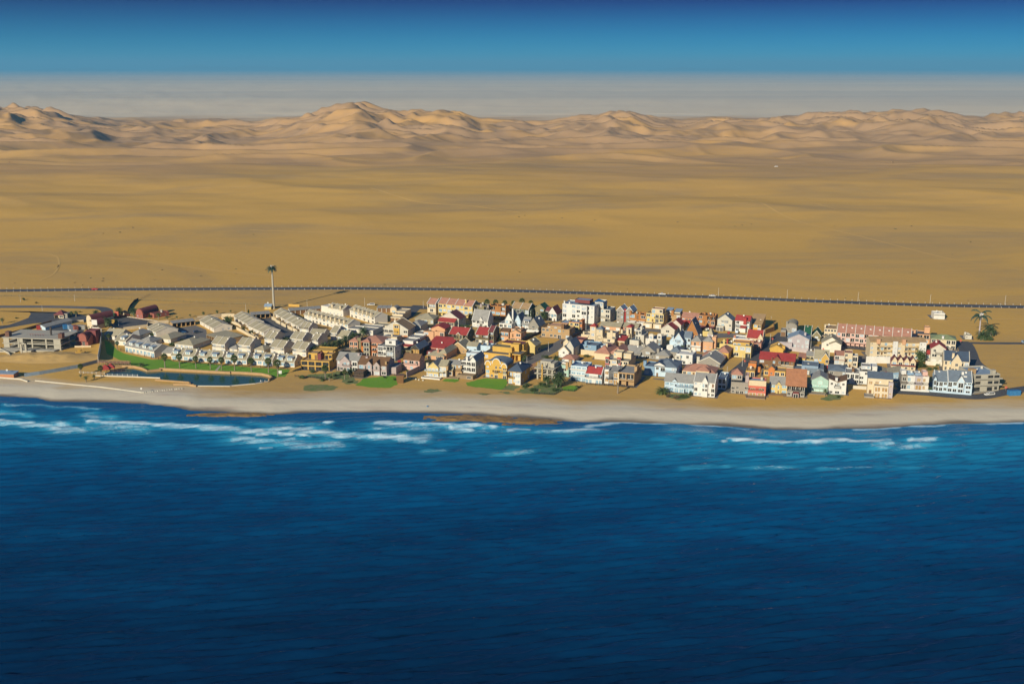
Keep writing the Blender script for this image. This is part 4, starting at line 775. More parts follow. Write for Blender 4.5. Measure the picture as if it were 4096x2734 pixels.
arch_gable(E, W, .0, .24 * W, H - .6, 2.2); arch_gable(E, W, .34 * W, .70 * W, H + .4, 2.8); arch_gable(E, W, .76 * W, W, H - 1.4, 2.2)
bld(4, 1475, 1660, 1218, 1045, 13, 'yellow', 'H', 'navy', 3.4, 't w W/B t W', 'yellow house with navy hipped roof, white bay tower and red front wall', rot=20, yl=None, gl='glass_pale', box=[(.58, .98, -1.6, 2, -.3, 6.6, 'white', 'W/W', 'navy')], bal=[(.02, .55, 3.5, 1.3)])
# front row, west
E, W, H = bld(3, 85, 470, 1032, 905, 14, 'yellow', 'F', 'tan', .6, 'D D D D/D D D D', 'yellow flat-roofed house with dark window bays beside the pond lawn', rot=11, gl='glass_dark', fr='dark', box=[(.18, .5, 4, 11, 5, 8.8, 'yellow', 't . d', 'tan'), (.74, 1.0, 5, 12, 5, 8.2, 'yellow', 't w', 'tan'), (.5, .62, 4.2, 8, 5, 8.6, 'maroon', '', 'tan'), (.2, .9, 11, 20, 0, 8.6, 'yellow', '', 'yellow')])
bld(3, 575, 868, 1042, 895, 12, 'mauve', 'X', 'rgrey', 3.4, 'D w d t t/w t t . D', 'mauve beach house with white gable and black iron balcony', rot=13, gab=[(.16, .62, -.4, 3.0, .8, 'w t t/. w w')], bal=[(.3, .72, 3.3, 1.6)], ch=[(.92, 4, 3.2, 'mauve', 1.1)], box=[(.72, .98, -.8, 0, 0, 6.2, 'white', 'D/D', 'rblue')])
bld(3, 868, 1250, 1098, 962, 13, 'mauve', 'X', 'brown', 3.6, '. w D W W/t t w t w', 'mauve house with twin white gables and brown roof', rot=14, gab=[(.30, .50, .4, 2.0, 1.0, 'W/T'), (.56, .78, .2, 2.0, 1.0, 'W/T')], bal=[(.5, .8, 3.3, 1.0)], ch=[(.2, 5, 3, 'mauve', 1.2), (.97, 1, 2, 'tan', .9)], box=[(1.0, 1.25, 4, 14, 0, 4, 'mauve', '', 'rgrey')])
bld(3, 803, 935, 1128, 1045, 6, 'dark', 'F', 'brown', .3, 'w w w w w/D D D D', 'dark timber beach pavilion standing on the lawn', cat='pavilion', name='pavilion', rot=14, gl='glass_dark', fr='brown')
E, W, H = bld(3, 905, 1195, 838, 650, 14, 'orange', 'H', 'terra', 2.6, 'P t D B/d W D W/B . D t', 'large orange villa with olive pillars and terracotta roofs', rot=14, cat='villa', name='villa', gl='glass_dark', box=[(-.52, -.12, -1, 9, 0, 8.6, 'orange', 'P P/D D/D D', 'terra', 'H', 1.6), (-.7, -.06, -7, -1, 0, 4.2, 'olive', 'P', 'deck'), (-.17, .0, -.2, 4, 0, 10.6, 'olive', '', 'olive'), (.15, .45, -1.6, 4, 0, 8.8, 'olive', 'D/D/D', 'terra', 'H', 1.6)], bal=[(.55, .98, 3.4, 1.6), (.5, .98, 6.4, 1.4)])
bld(3, 1130, 1366, 893, 708, 10, 'white', 'F', 'rgrey', .5, 'B T w/B s D/D s D', 'white modern three-storey house with grey window panels', rot=16, bal=[(-.04, .42, 3.6, 1.6), (-.04, .42, 7.0, 1.6)], box=[(.5, .95, -.5, 0, -.3, 8.8, 'dgrey', 'D/D/D', 'rgrey'), (.3, .9, 4, 8, 8, 11, 'white', '. W .', 'white')])
bld(3, 1213, 1540, 592, 475, 13, 'pale', 'Y', 'tan', 5.2, 'w w d g g/t D . . W', 'pale green gabled house with broad yellow centre stripe', rot=16, pw=1, cap='pale', gc='rust', box=[(.42, .66, -.5, 0, -.3, 8.6, 'yellow', 'd/./W', 'tan')], bal=[(0, .6, 3.6, 1.2)])
bld(3, 1210, 1392, 665, 590, 8, 'cream', 'R', 'rgrey', .9, 'w . w', 'small cream house with sloping roof and chimney behind the villa', rot=16, ch=[(.6, 1, 2.2, 'cream', 1.0)])
bld(3, 1260, 1430, 735, 672, 5, 'white', 'F', 'rgrey', .5, '. W .', 'low white roof room behind the modern white house', rot=16)
bld(4, 385, 525, 1128, 985, 11, 'lemon', 'Y', 'rgrey', 2.8, 'D D/t t t', 'lemon beach house with white gable porch and wide white deck', rot=18, gl='glass_pale', ch=[(-.1, 1, 1.6, 'cream', 1.3), (1.8, 1, .8, 'tan', 1.2)], box=[(-.2, 0, .5, 8, 0, 5.4, 'cream', 'w/D', 'rgrey'), (1.0, 1.7, 1, 10, 0, 6.6, 'cream', 'w W/D w', 'khaki', 'X', 2.4), (-.45, 1.35, -3.6, 0, -.3, .7, 'white', '', 'deck')], bal=[(-.25, 1.5, 3.6, 1.4)], rl='lblue')
bld(4, 640, 842, 1112, 955, 9, 'tan', 'X', 'rgrey', 1.6, 'W . W/. . ./w t w', 'tan beach house with pale blinds and small balcony', rot=18, box=[(-.02, .5, -2.4, 0, 0, 4.0, 'tan', 'W', 'khaki', 'S', 1.6), (0, 1, -5.5, -2.4, -.3, .6, 'deck', '', 'deck')], bal=[(.5, 1, 3.6, 1.2)])
bld(4, 845, 1032, 1122, 905, 13, 'white', 'F', 'rgrey', .6, 'D D D/D D D/D D D', 'white three-storey house with dark glazed bays and slate gable', rot=20, gl='glass_dark', box=[(.6, 1.0, .2, 13, 6, 9.4, 'white', 'D', 'slate', 'Y', 2.2), (-.1, 1.05, -5, 0, -.3, 2.2, 'deck', '. W', 'deck')], ch=[(.3, 2, 1.6, 'white', 1.2)], bal=[(0, .62, 3.8, 1.4), (0, .62, 7, 1.2)])
bld(5, 318, 474, 812, 692, 10, 'lemon', 'Y', 'khaki', 3.4, '. . .', 'lemon gabled house with khaki roof beside the brick street', rot=22, pw=1, cap='lemon', side='w W')
bld(5, 92, 268, 742, 700, 9, 'khaki', 'X', 'khaki', 2.4, '. w .', 'low house with plain khaki roof behind the mustard villa', rot=22, pw=1, cap='pale')
bld(5, 1365, 1640, 486, 438, 9, 'peach', 'X', 'khaki', 1.8, '. g . g', 'row of low garages with khaki roof across from the grey gables', rot=22, cat='garages', name='garage_block')
bld(6, 315, 510, 492, 448, 9, 'terra', 'X', 'khaki', 2.0, 'w . g', 'low terracotta house with khaki roof behind the cream towers', rot=22, cat='garages', name='garage_block')
# ================================================================== middle and front rows, centre and east
# house under construction: slabs, columns, scaffold poles
def frame_building(z, xl, xr, yb, D, floors, label, cols, rot, ov=1.0, back=0):
    R = G(z, xr, yb); rr = math.radians(rot); k = S(z, xl, 0)[0] - CX; dx, dy = math.cos(rr), -math.sin(rr); Zr = R.y * CP + CAMH * SP
    W = (FPX * R.x - k * Zr) / (FPX * dx - k * dy * CP); e = empty('unfinished_building', (R.x - W * dx, R.y - W * dy, 0), -rr); tag(e, label, 'building')
    for i, zt in enumerate(floors):
        b = MB(); b.box(-ov, W + ov, -ov, D + ov * .5, zt - .45, zt); b.out('floor_slab', M_('concrete'), e); z0 = floors[i - 1] if i else -.3
        for c in range(cols + 1):
            for y in (0.1, D * .5, D - .4):
                q = MB(); w = .9 if i == 0 or cols < 5 else .5; x = (W - w) * c / cols; q.box(x, x + w, y, y + .5, z0, zt - .45); q.out('column', M_('concrete'), e)
    return e, W
E, W = frame_building(5, 500, 720, 1165, 9, (3.6, 6.6), 'concrete house under construction with scaffolding', 3, 22)
b = MB()
for i in range(6):
    b.tube((-3.5, i * 1.5, 0), (-3.5, i * 1.5, 7.5), .08, .08, 5)
    b.tube((-3.5, 0, 1.2 * i + .6), (-3.5, 7.5, 1.2 * i + .6), .07, .07, 5); b.tube((-4.6, i * 1.5, 0), (-4.6, i * 1.5, 6.5), .08, .08, 5)
for i in range(6): b.tube((-4.6, 0, 1.2 * i + .6), (-1, 0, 1.2 * i + .6), .07, .07, 5)
b.out('scaffold', mat((150, 90, 110), 'paint'), E)
b = MB(); b.box(1, 7, 3, 8.5, 6.6, 9.6); b.box(7.2, W, 2, 9, 6.6, 9.0); b.out('upper_wall', M_('concrete'), E)
for x in (.4, 1.6, 4.5, 6.4): q = MB(); q.box(x, x + .5, .3, .8, 6.6, 9.4); q.out('column', M_('concrete'), E)
q = MB(); q.box(W * .36, W * .36 + .6, -1.6, -1.2, -.3, 9); q.out('yellow_hoist', M_('yellow'), E)
bld(5, 700, 935, 1115, 990, 7, 'mint', 'V', 'khaki', 1.4, 'D W/. W', 'mint walled house with low curved roof beside the palms', rot=22, ch=[(-.05, .5, 2, 'tan', 1.2), (.9, .5, 2.8, 'tan', 1.4)], box=[(.5, .9, 2, 6, 4, 7.4, 'white', 'W', 'rgrey')])
bld(5, 845, 1012, 932, 878, 9, 'white', 'H', 'terra', 1.8, 'W . W w', 'white cottage with terracotta pyramid roof', rot=22)
bld(5, 800, 935, 858, 775, 10, 'white', 'Y', 'slate', 3.4, 's . ./. w .', 'white gabled house with slanting blue slate roof panels', rot=24, pw=1, cap='cream', box=[(.55, 1.3, 3, 13, 0, 6.0, 'pale', '', 'slate', 'Y', 3.8), (-.05, .6, 8, 15, 0, 7.0, 'cream', '', 'rgrey', 'Y', 2.6)], ch=[(.8, 6, 5.2, 'cream', 1.4)])
bld(5, 1090, 1312, 795, 690, 10, 'blue', 'F', 'slate', .5, '. w . w/. W s .', 'blue grey flat-roofed house with tall chimney', rot=24, ch=[(.35, .4, 1.8, 'blue', 1.4)], box=[(-.65, -.02, 6, 14, 0, 5.8, 'terra', '', 'maroon')])
bld(5, 1315, 1480, 775, 700, 5, 'lblue', 'F', 'white', .4, '', 'low pale blue yard block behind the cream wall', rot=24)
bld(5, 1125, 1400, 672, 560, 9, 'cream', 'F', 'rgrey', .6, 'w W . W w/. s W s .', 'cream mediterranean house with towers and a small red dome roof', rot=24, box=[(.38, .66, -.5, 4, 0, 11.0, 'cream', 'w/w/w', 'red', 'H', 1.6), (.7, .98, 0, 5, 0, 9.4, 'cream', 'W/w/s', 'slate', 'H', 1.6), (-.1, .35, 1, 8, 0, 5, 'cream', 'w w', 'cream')], ch=[(.68, .5, 4.4, 'cream', .9), (.05, .5, 1.6)])
bld(5, 1405, 1560, 712, 600, 8, 'cream', 'F', 'dgrey', .5, 'g g/. W .', 'cream house with dark twin garage doors below a square tower', rot=24, gc='dark', box=[(.2, .95, 2.5, 9, 3, 8.4, 'cream', '. W', 'rgrey'), (0, 1, -4, 0, 0, 3.2, 'cream', 'g g', 'rgrey')], ch=[(.6, 3, 4.4, 'cream', 1.4)])
bld(5, 1572, 1695, 702, 625, 7, 'cream', 'S', 'red', 1.4, 'g g', 'cream garage with small red roof and twin brown doors', rot=24, gc='brown')
bld(6, 275, 400, 625, 530, 8, 'cream', 'F', 'rgrey', .5, 'w w/s W', 'cream block with orange window surrounds and paired chimneys', rot=24, ch=[(.15, .5, 2.2, 'cream', 1.1), (.8, .5, 2.6, 'cream', 1.1)], fr='orange', box=[(.55, 1.1, 2, 8, 0, 8.4, 'cream', 'w/w/w', 'red', 'H', 1.2)])
bld(6, 402, 525, 718, 620, 13, 'pale', 'F', 'slate', .5, 'g g/. . .', 'pale house with dark red twin garage doors and glazed upper room', rot=24, gc='maroon', box=[(.35, 1.0, 5, 12, 3, 9.8, 'pale', 'T W/D w', 'slate'), (.95, 1.35, 4, 13, 0, 7.2, 'pale', 'w/.', 'rgrey')], ch=[(.9, 7, 7.2, 'pale', 1.2)])
E, W, H = bld(5, 1288, 1490, 892, 800, 17, 'cream', 'H', 'terra', 3.4, '. . .', 'cream house with large terracotta hipped roof behind a plain wall', rot=24, box=[(.95, 1.75, 2, 19, 0, 4.0, 'cream', '. w .', 'terra', 'H', 3.2)], ch=[(.6, 6, 4.4, 'cream', 1.)])
bld(6, 70, 228, 1015, 888, 13, 'cream', 'F', 'rgrey', .5, 'D W/D W', 'cream flat house with red corner panel beside the grey plots', rot=22, box=[(0, .34, -.35, 1, -.3, 6.6, 'red', 'D/D', 'red'), (.45, 1.15, 6, 12, 5, 8.6, 'cream', 's . .', 'cream')])
bld(6, 230, 386, 1018, 905, 15, 'cream', 'F', 'rgrey', .5, 'D W/D W', 'cream flat house with red corner panel and long white side wall', rot=22, side='', box=[(0, .32, -.35, 1, -.3, 6.4, 'red', 'D/D', 'red'), (.35, 1.0, 5, 11, 5, 8.0, 'cream', 's . .', 'cream')])
bld(6, 352, 548, 862, 800, 12, 'grey', 'X', 'rgrey', 3.6, '. w . w', 'long low grey bungalow with pale grey roof', rot=22)
bld(6, 545, 748, 872, 775, 12, 'grey', 'Y', 'rgrey', 3.8, 'w D w/. W B', 'grey gabled house with pale roof and small balcony', rot=22, ch=[(.18, 3, 3.2, 'grey', 1.4), (1.15, 2, 1.6, 'grey', 1.4)])
bld(6, 750, 940, 895, 830, 10, 'grey', 'H', 'rgrey', 2.2, 'w . w', 'small grey cottage with pale hipped roof', rot=22, box=[(.9, 1.6, 6, 16, 0, 4.2, 'grey', '', 'slate', 'H', 2.4)])
bld(6, 618, 768, 742, 600, 10, 'shell', 'F', 'rgrey', .6, 'W W/. w ./s W s', 'cream classical house with arched pediments', rot=22, box=[(.3, .7, -.4, 1, -.3, 8.6, 'shell', 'W/w/w', 'cream', 'V', .8)])
bld(6, 770, 842, 742, 595, 11, 'grey', 'F', 'rgrey', .5, 'W/w/w', 'narrow grey house with arched windows joined to the cream classical house', rot=22, box=[(.1, .9, -.35, .6, 6, 8.9, 'shell', 'w', 'grey', 'V', .9)])
bld(6, 1000, 1128, 758, 625, 11, 'lblue', 'Y', 'slate', 5.0, '. . s/s . ./. D .', 'pale blue steep-gabled house with slate roof and lattice balcony', rot=22, pw=1, cap='white', box=[(-.45, -.02, .5, 11, 0, 5.4, 'lblue', '. s', 'slate', 'K', 3.4), (.9, 1.6, 5, 12, 0, 7.2, 'lblue', 'w w/w w', 'slate', 'X', 3.0), (-.65, .0, -1.8, .4, 0, 3.0, 'white', '', 'white')], bal=[(.2, .7, 5.4, .8)])
bld(6, 828, 1012, 575, 478, 10, 'pale', 'Y', 'red', 3.4, 'w T w/. W .', 'pale house with two red gabled roofs behind the blue gables', rot=22, pw=1, cap='pale', box=[(.4, 1.2, 10, 18, 0, 6, 'pale', '', 'red', 'Y', 3.0)])
E, W, H = bld(6, 1150, 1345, 590, 545, 9, 'burnt', 'Y', 'slate', 11.0, 'W d W', 'steep A-frame house of burnt orange brick with slate roof', rot=22, oh=.9, gab=[])
bld(6, 1398, 1522, 568, 500, 7, 'lemon', 'F', 'green', .4, '. g', 'lemon garage with green flat roof', rot=22)
bld(6, 1242, 1372, 765, 632, 9, 'peach', 'H', 'rgrey', 2.6, 'g g/. D . s', 'peach house with grey pyramid roof and white garage doors', rot=22, box=[(-.05, 1.05, -2, 0, 2.8, 3.3, 'white', '', 'white')])
bld(6, 1400, 1532, 792, 635, 10, 'peach', 'H', 'rgrey', 2.4, 'W t/s s/. .', 'darker peach castle-like house with round corner turrets', rot=22, box=[(.85, 1.25, 2, 6, 0, 9.6, 'peach', '', 'rgrey'), (.3, .75, 5, 9, 5, 10.4, 'lav', '', 'khaki', 'H', 3.6)])
bld(6, 1035, 1256, 962, 815, 10, 'white', 'F', 'white', .6, 'w . W . s/. W . W .', 'white cube house with pale flat roof', rot=22, gl='mix', box=[(-.05, .3, -1, 6, 0, 5.4, 'pale', 'W/w', 'white')])
bld(6, 1400, 1700, 905, 845, 10, 'yellow', 'H', 'terra', 2.4, 'P w P w P', 'yellow veranda house with long tiled roof', rot=22, ch=[(.4, 2, 1.8, 'yellow', 1.2)], box=[(.6, 1.1, 4, 16, 0, 4.4, 'yellow', '', 'terra', 'H', 2.6)])
bld(6, 1340, 1630, 990, 935, 17, 'grey', 'Y', 'rgrey', 3.8, '. . s s', 'wide grey gabled house with pale sheet roof', rot=22, cap='pale', pw=1, ch=[(-.02, 1, 2.6, 'pale', 1.6)])
bld(6, 1120, 1560, 1128, 1060, 12, 'cream', 'H', 'terra', 2.8, 'w W d . w . w', 'cream villa with broad terracotta hipped roofs behind the white twin houses', rot=20, box=[(.45, .85, -2, 4, 0, 4.0, 'cream', '. W', 'terra', 'H', 1.9)])
bld(6, 742, 1040, 1128, 988, 15, 'lblue', 'H', 'slate', 2.6, 'd . D W/w D . W', 'white and pale blue house with slate hipped roof and balcony', rot=20, bal=[(.3, 1.0, 3.2, 1.2)], box=[(-.02, .45, .0, 6, 5.2, 6.4, 'white', '', 'navy', 'Y', 1.4)], side='w . w . w')
bld(6, 603, 738, 1098, 1002, 11, 'blue', 'F', 'slate', .4, 'w .', 'blue grey flat-roofed annex beside the cream open-fronted house', rot=20, side='', h=5.2, ch=[(-.1, 4, 1.6, 'blue', 1.6)])
# lemon terrace right of the street
bld(7, 262, 450, 795, 672, 7, 'lemon', 'F', 'dgrey', .4, '. w ./. W .', 'lemon flat-roofed house with chimney beside the castle-like house', rot=20, ch=[(.3, 1, 2.4, 'lemon', 1.0), (.52, 2, 2.4, 'red', .8)], box=[(-.5, .3, -5, 0, 0, 2.8, 'lemon', '', 'slate')])
bld(7, 452, 690, 862, 700, 9, 'lemon', 'F', 'slate', .4, 'W . B/T W D', 'lemon flat-roofed corner house facing the street', rot=20, gl='mix', box=[(-.1, .85, 3, 9, 5, 8.4, 'yellow', 'w w . w', 'terra')])
bld(7, 445, 715, 690, 605, 9, 'white', 'F', 'white', .5, '. w . w', 'white flat-roofed block behind the lemon corner house', rot=20, ch=[(.08, 1, 1.4, 'terra', 1.2)], box=[(.15, 1.1, -4, 0, 0, 3.4, 'terra', '', 'terra')])
bld(7, 630, 850, 695, 590, 10, 'cream', 'X', 'red', 4.4, 'w . . W/w . . t', 'cream house with red roof and gabled street bay', rot=20, pw=1, cap='cream', gab=[(.72, 1.0, -.2, 2.6, .6, 't/t')])
bld(7, 735, 830, 760, 660, 9, 'terra', 'F', 'terra', .5, 'w/w', 'terracotta annex with stepped wall along the street', rot=20)
bld(7, 950, 1130, 835, 745, 9, 'yellow', 'Y', 'yellow', 2.0, 'w . w/. . .', 'yellow gabled barn-like house on the street corner', rot=18, pw=1, cap='yellow', ch=[(1.0, 3, 1.6, 'yellow', 1.6)])
bld(7, 805, 1282, 1022, 905, 13, 'brown', 'X', 'red', 3.2, '. w . W . . W/W . . W B B s', 'long brown house with bright red roof', rot=18, gab=[(.38, .62, .1, 2.2, .5, 'w . D/W . w')], ch=[(.36, -.2, 1.2, 'brown', .5)], box=[(.5, .98, -5, 0, 0, 2.6, 'cream', '', 'cream')])
bld(7, 1342, 1432, 935, 860, 7, 'yellow', 'S', 'terra', 1.0, 'g', 'small yellow garage with blue base and red roof', rot=18, gc='lemon', box=[(0, 1, -.3, 0, -.3, 1.6, 'sky', '')])
bld(8, 85, 180, 950, 830, 9, 'lemon', 'X', 'rgrey', 1.6, 'w t/W D', 'lemon house wing with grey roof and balcony', rot=17, bal=[(0, 1, 3.4, 1.2)])
bld(8, 180, 388, 978, 868, 11, 'yellow', 'X', 'khaki', 4.2, '. . g/D W w', 'yellow house with broad khaki roof and gabled white garage', rot=17, pw=1, cap='pale', gab=[(.52, 1.0, .2, 3.0, 1.2, '. g/. t')])
bld(7, 622, 742, 1118, 1035, 9, 'yellow', 'F', 'tan', .4, '. D', 'bright yellow cube house with black glazing', rot=17, gl='glass_dark', ch=[(1.45, 3, 1.6, 'orange', 1.3)], box=[(.1, 1.0, 9, 14, 0, 5.4, 'orange', '', 'tan')])
bld(7, 865, 1160, 1122, 1042, 9, 'yellow', 'F', 'tan', .4, 'w . D w', 'bright yellow flat house with orange gabled centre', rot=17, gl='glass_dark', box=[(.22, .5, -.3, 5, -.3, 4.4, 'orange', 's', 'tan', 'Y', 1.4)])
bld(7, 1265, 1490, 1085, 1030, 12, 'pale', 'F', 'slate', .5, 'W . w w', 'low pale house with slate flat roof and orange skylight', rot=17, box=[(.5, 1.5, 3, 14, 0, 4.4, 'rblue', '', 'slate')])
bld(8, 290, 555, 770, 665, 10, 'shell', 'Y', 'khaki', 4.2, 'd . W . ./. w . w .', 'shell pink gabled house with khaki roof and orange door', rot=17, dc='coral', box=[(.4, 1.0, -3.5, 2, 0, 5.0, 'shell', '', 'khaki', 'Y', 1.6)])
bld(8, 462, 600, 992, 830, 11, 'pale', 'R', 'terra', -2.6, 'g g/D ./D .', 'cream modern house with slanting pink roof and brown garage doors', rot=17, gc='brown', box=[(.95, 1.75, 1, 9, 0, 8.6, 'cream', 'W d/B W/w .', 'terra'), (1.75, 2.3, 2, 8, 0, 7.0, 'cream', 'w/D', 'white')])
bld(8, 612, 800, 1215, 1068, 11, 'white', 'F', 'rgrey', .5, 'W . W/t D D', 'white modern beach house with shaded terrace', rot=16, box=[(.45, .62, 2, 6, 3, 8.0, 'brown', 'w', 'rgrey')])
bld(8, 800, 1000, 1222, 1050, 10, 'white', 'F', 'rgrey', .5, 'W . W/W . D/. W .', 'tall white cubist house beside the blue glazed house', rot=16, box=[(.1, .75, 1, 8, 8, 9.8, 'white', 'W w', 'rgrey'), (.55, 1.2, 4, 12, 0, 9.2, 'white', '', 'white')])
bld(8, 1005, 1368, 1175, 1080, 11, 'blue', 'U', 'khaki', 1.8, 'D . . W D/D W . D D', 'blue grey glazed house with tan butterfly roof and red pillar', rot=15, gl='glass_blue', box=[(.38, .48, -.5, .5, -.3, 4.8, 'red', '', 'red')])
bld(8, 60, 320, 1090, 1010, 13, 'slate', 'F', 'slate', .4, '. w', 'dark slate roofed annex behind the mint house', rot=16)
bld(8, 385, 640, 1110, 1040, 13, 'grey', 'H', 'slate', 1.6, 'w . w', 'low house with dark hipped slate roof behind the white butterfly house', rot=16)
for i, (a, b_, wc, rc_, lb) in enumerate(((1370, 1452, 'grey', 'brown', 'grey section of the pastel terrace on the beach road'), (1452, 1555, 'white', 'slate', 'white section of the pastel terrace with slate roof'), (1555, 1662, 'lav', 'rblue', 'lilac section of the pastel terrace with grey roof'), (1662, 1745, 'shell', 'pink', 'pink section of the pastel terrace with orange blinds'))):
    bld(8, a, b_, 1290 + i * 6, 1095 + i * 6, 9, wc, 'F', rc_, .4, 'W ./W .' if i % 2 else 'D/w', lb, rot=10, group='pastel terrace', gl=['glass_dark', 'glass_blue', 'glass_amber', 'glass_amber'][i], bal=[(.05, .95, 3.6, .9)], box=[(.1, .9, 3, 8, 5, 9.6 if i in (0, 3) else 8.6, ['white', 'blue', 'rblue', 'pink'][i], '. d', 'white')])
# front row east
E, W, H = bld(6, 878, 1272, 1345, 1200, 10, 'lblue', 'X', 'rgrey', 3.6, 'w W D t B w/W W . t t D', 'white and pale blue twin house with grey roof and long iron balcony', rot=18, gab=[(.24, .44, .1, 1.3, .3, 's')], bal=[(.38, .98, 3.6, 1.6)], trim='white', gl='glass_blue')
E, W, H = bld(6, 1275, 1562, 1395, 1195, 12, 'white', 'X', 'rgrey', 3.6, 'w w d w w/t . w . t/w s . w d', 'white three-storey beach house with grey roof and glazed gable bay', rot=18, pw=1, cap='white', gl='mix', gab=[(.40, .66, -.2, 2.6, .9, '. ./w w/t t')], side='. w ./D w ./. w .')
bld(6, 1606, 1712, 1290, 1130, 12, 'lblue', 'F', 'slate', .4, 'w w/D D', 'white wing at the back of the white beach house, shade put into its pale blue colour', rot=18)  # white wall; its blue shade is put into the wall colour
bld(7, 418, 655, 1348, 1195, 10, 'grey', 'F', 'dgrey', .4, 'w D D w/D w . W/. . . .', 'beige three-storey beach house with pink pyramid roof', rot=14, box=[(0, .62, .3, 7, 7, 10.2, 'grey', 'W W', 'terra', 'H', 2.4), (.8, 1.0, 2, 9, 5, 9.4, 'mauve', '', 'pink')], gl='mix')
bld(7, 655, 892, 1385, 1200, 10, 'coral', 'F', 'rblue', .5, 'D D/W W/. .', 'coral and cream beach house with curved white parapet', rot=14, gl='glass_amber', box=[(.02, 1.0, -.25, .2, 5.6, 8.4, 'cream', '', 'cream'), (.05, .9, -.3, 0, 2.9, 3.4, 'white', ''), (-.1, 1.0, -5.5, 0, -.3, .55, 'deck', '', 'deck')], ch=[(.93, 1, 1.2, 'red', .9)], bal=[(0, .85, 3.4, 1.0)])
bld(7, 950, 1182, 1348, 1222, 9, 'lemon', 'X', 'rgrey', 3.4, 't t t/W t W', 'cream beach house with grey roof and small centre gable', rot=14, gl='glass_blue', gab=[(.36, .64, .0, 1.4, .4, '. d ./. t .')], box=[(-.1, 1.05, -4, -.1, -.3, .5, 'brown', '', 'deck')])
bld(7, 1180, 1422, 1395, 1238, 12, 'grey', 'S', 'rust', 5.0, 'w D D w/B B B B', 'grey beach house under a wide rust orange sloping roof', rot=14, gl='glass_dark', bal=[(.3, .7, 3.6, 1.6)], box=[(.34, .68, -2.0, 0, -.3, 2.8, 'maroon', 'D', 'brown')], oh=.9)
bld(8, 150, 378, 1335, 1165, 11, 'mint', 'Y', 'rgrey', 2.4, 't t t t/D D/. D .', 'mint green glazed beach house with grey gabled roof', rot=14, gl='glass_mint', box=[(-.1, .95, -1.6, 0, 2.8, 3.3, 'mint', '', 'mint'), (-.15, .95, -4.5, 0, -.3, .5, 'deck', '', 'grey')], side='w . w/. w')
bld(8, 385, 622, 1358, 1195, 10, 'white', 'U', 'brown', 1.8, 'w W w/. . ./w B w', 'white beach house with brown butterfly roof and potted terrace', rot=14, gl='mix', bal=[(.3, .68, 3.6, 1.0)], ch=[(.42, 1, 2.0, 'white', 1.2)], side='. . s/s . .')
E, W, H = bld(8, 1000, 1195, 1405, 1245, 10, 'cream', 'F', 'rgrey', .4, 'D D/D D', 'cream beach house with curved glass corner and slate sloping roof', rot=16, gl='glass_amber', box=[(-.45, 1.3, 4, 13, 0, 9.0, 'cream', 'd . . ./w w . .', 'slate', 'S', 1.2), (1.0, 1.32, .6, 9, 0, 8.2, 'lav', 's/s', 'lav'), (-.65, .05, -2.0, 4, -.3, .8, 'grey', '', 'grey')])
bld(6, 115, 242, 1228, 1030, 9, 'dgrey', 'R', 'rgrey', -1.4, 'w D/. D', 'dark grey beach house with tall amber windows', rot=20, gl='glass_amber', bal=[(-.25, .4, 3.4, 1.2)], box=[(-.5, 0, 1, 9, 0, 8.0, 'white', 'w/w', 'rgrey')])
bld(6, 240, 462, 1252, 1068, 17, 'tan', 'F', 'rgrey', .7, 'P P/B B', 'cream open-fronted beach house with deep terraces and long side wall', rot=20, side='', box=[(.0, .08, -.2, .4, -.3, 7.0, 'cream', ''), (.84, 1.0, 6, 12, 5, 9.6, 'tan', '', 'tan')], gl='glass_dark')
bld(5, 963, 1182, 1182, 975, 10, 'lblue', 'F', 'rblue', .4, 'B D t/D D D/D D D', 'white and glass three-storey beach house with long balconies', rot=20, gl='glass_blue', box=[(-.02, 1.02, -1.4, 0, 3.3, 3.8, 'white', ''), (-.02, 1.02, -1.4, 0, 6.4, 6.9, 'white', ''), (1.0, 1.6, 4, 12, 0, 6.6, 'lblue', '', 'rblue')], ch=[(-.05, 1, 2.4, 'tan', 1.5)])  # side box is a white wall with blue shade put into its colour
bld(5, 1165, 1388, 1212, 1075, 7, 'white', 'X', 'red', 2.6, 't t . t t/W . . B', 'white beach house with bright red roof and iron balcony', rot=20, pw=1, gl='glass_blue', bal=[(0, 1.0, 3.4, 1.4)], ch=[(.86, 4, 2.2, 'white', .8), (.98, 4, 2.4, 'white', .8)])
# ================================================================== boundary walls of the town
wz(3, [(1525, 1118), (1765, 1000)], 3.0, 'mauve', 'grey boundary wall beside the pink house down to the sand')
wz(7, [(1072, 725), (1190, 752), (1470, 790)], 2.6, 'lav', 'long lavender yard wall below the lavender house')
wz(8, [(900, 925), (1235, 930)], 4.0, 'white', 'tall white retaining wall below the yellow apartment block')
wz(8, [(720, 1275), (920, 1288)], 1.8, 'pale', 'low pale yard wall between white houses')
wz(7, [(890, 530), (1010, 490), (1005, 400)], 3.0, 'brown', 'brown yard wall around the back corner plot')
wz(5, [(1105, 810), (1300, 830)], 3.2, 'cream', 'cream garden wall behind the terracotta roof')
wz(5, [(270, 655), (560, 520)], 1.8, 'dark', 'dark boundary wall beside the peach houses')
wz(5, [(835, 665), (1120, 520)], 1.4, 'brown', 'brown kerb wall of the empty sandy lot')
wz(8, [(1375, 1300), (1760, 1322)], 1.0, 'white', 'low white garden wall along the beach road', name='garden_wall')
wz(9, [(440, 1312), (1050, 1362)], 1.0, 'lblue', 'low pale blue garden wall in front of the slate-roofed houses', name='garden_wall')
wz(9, [(430, 950), (650, 965)], 2.4, 'shell', 'pink yard wall beside the dark trees')
YARD[0] = False
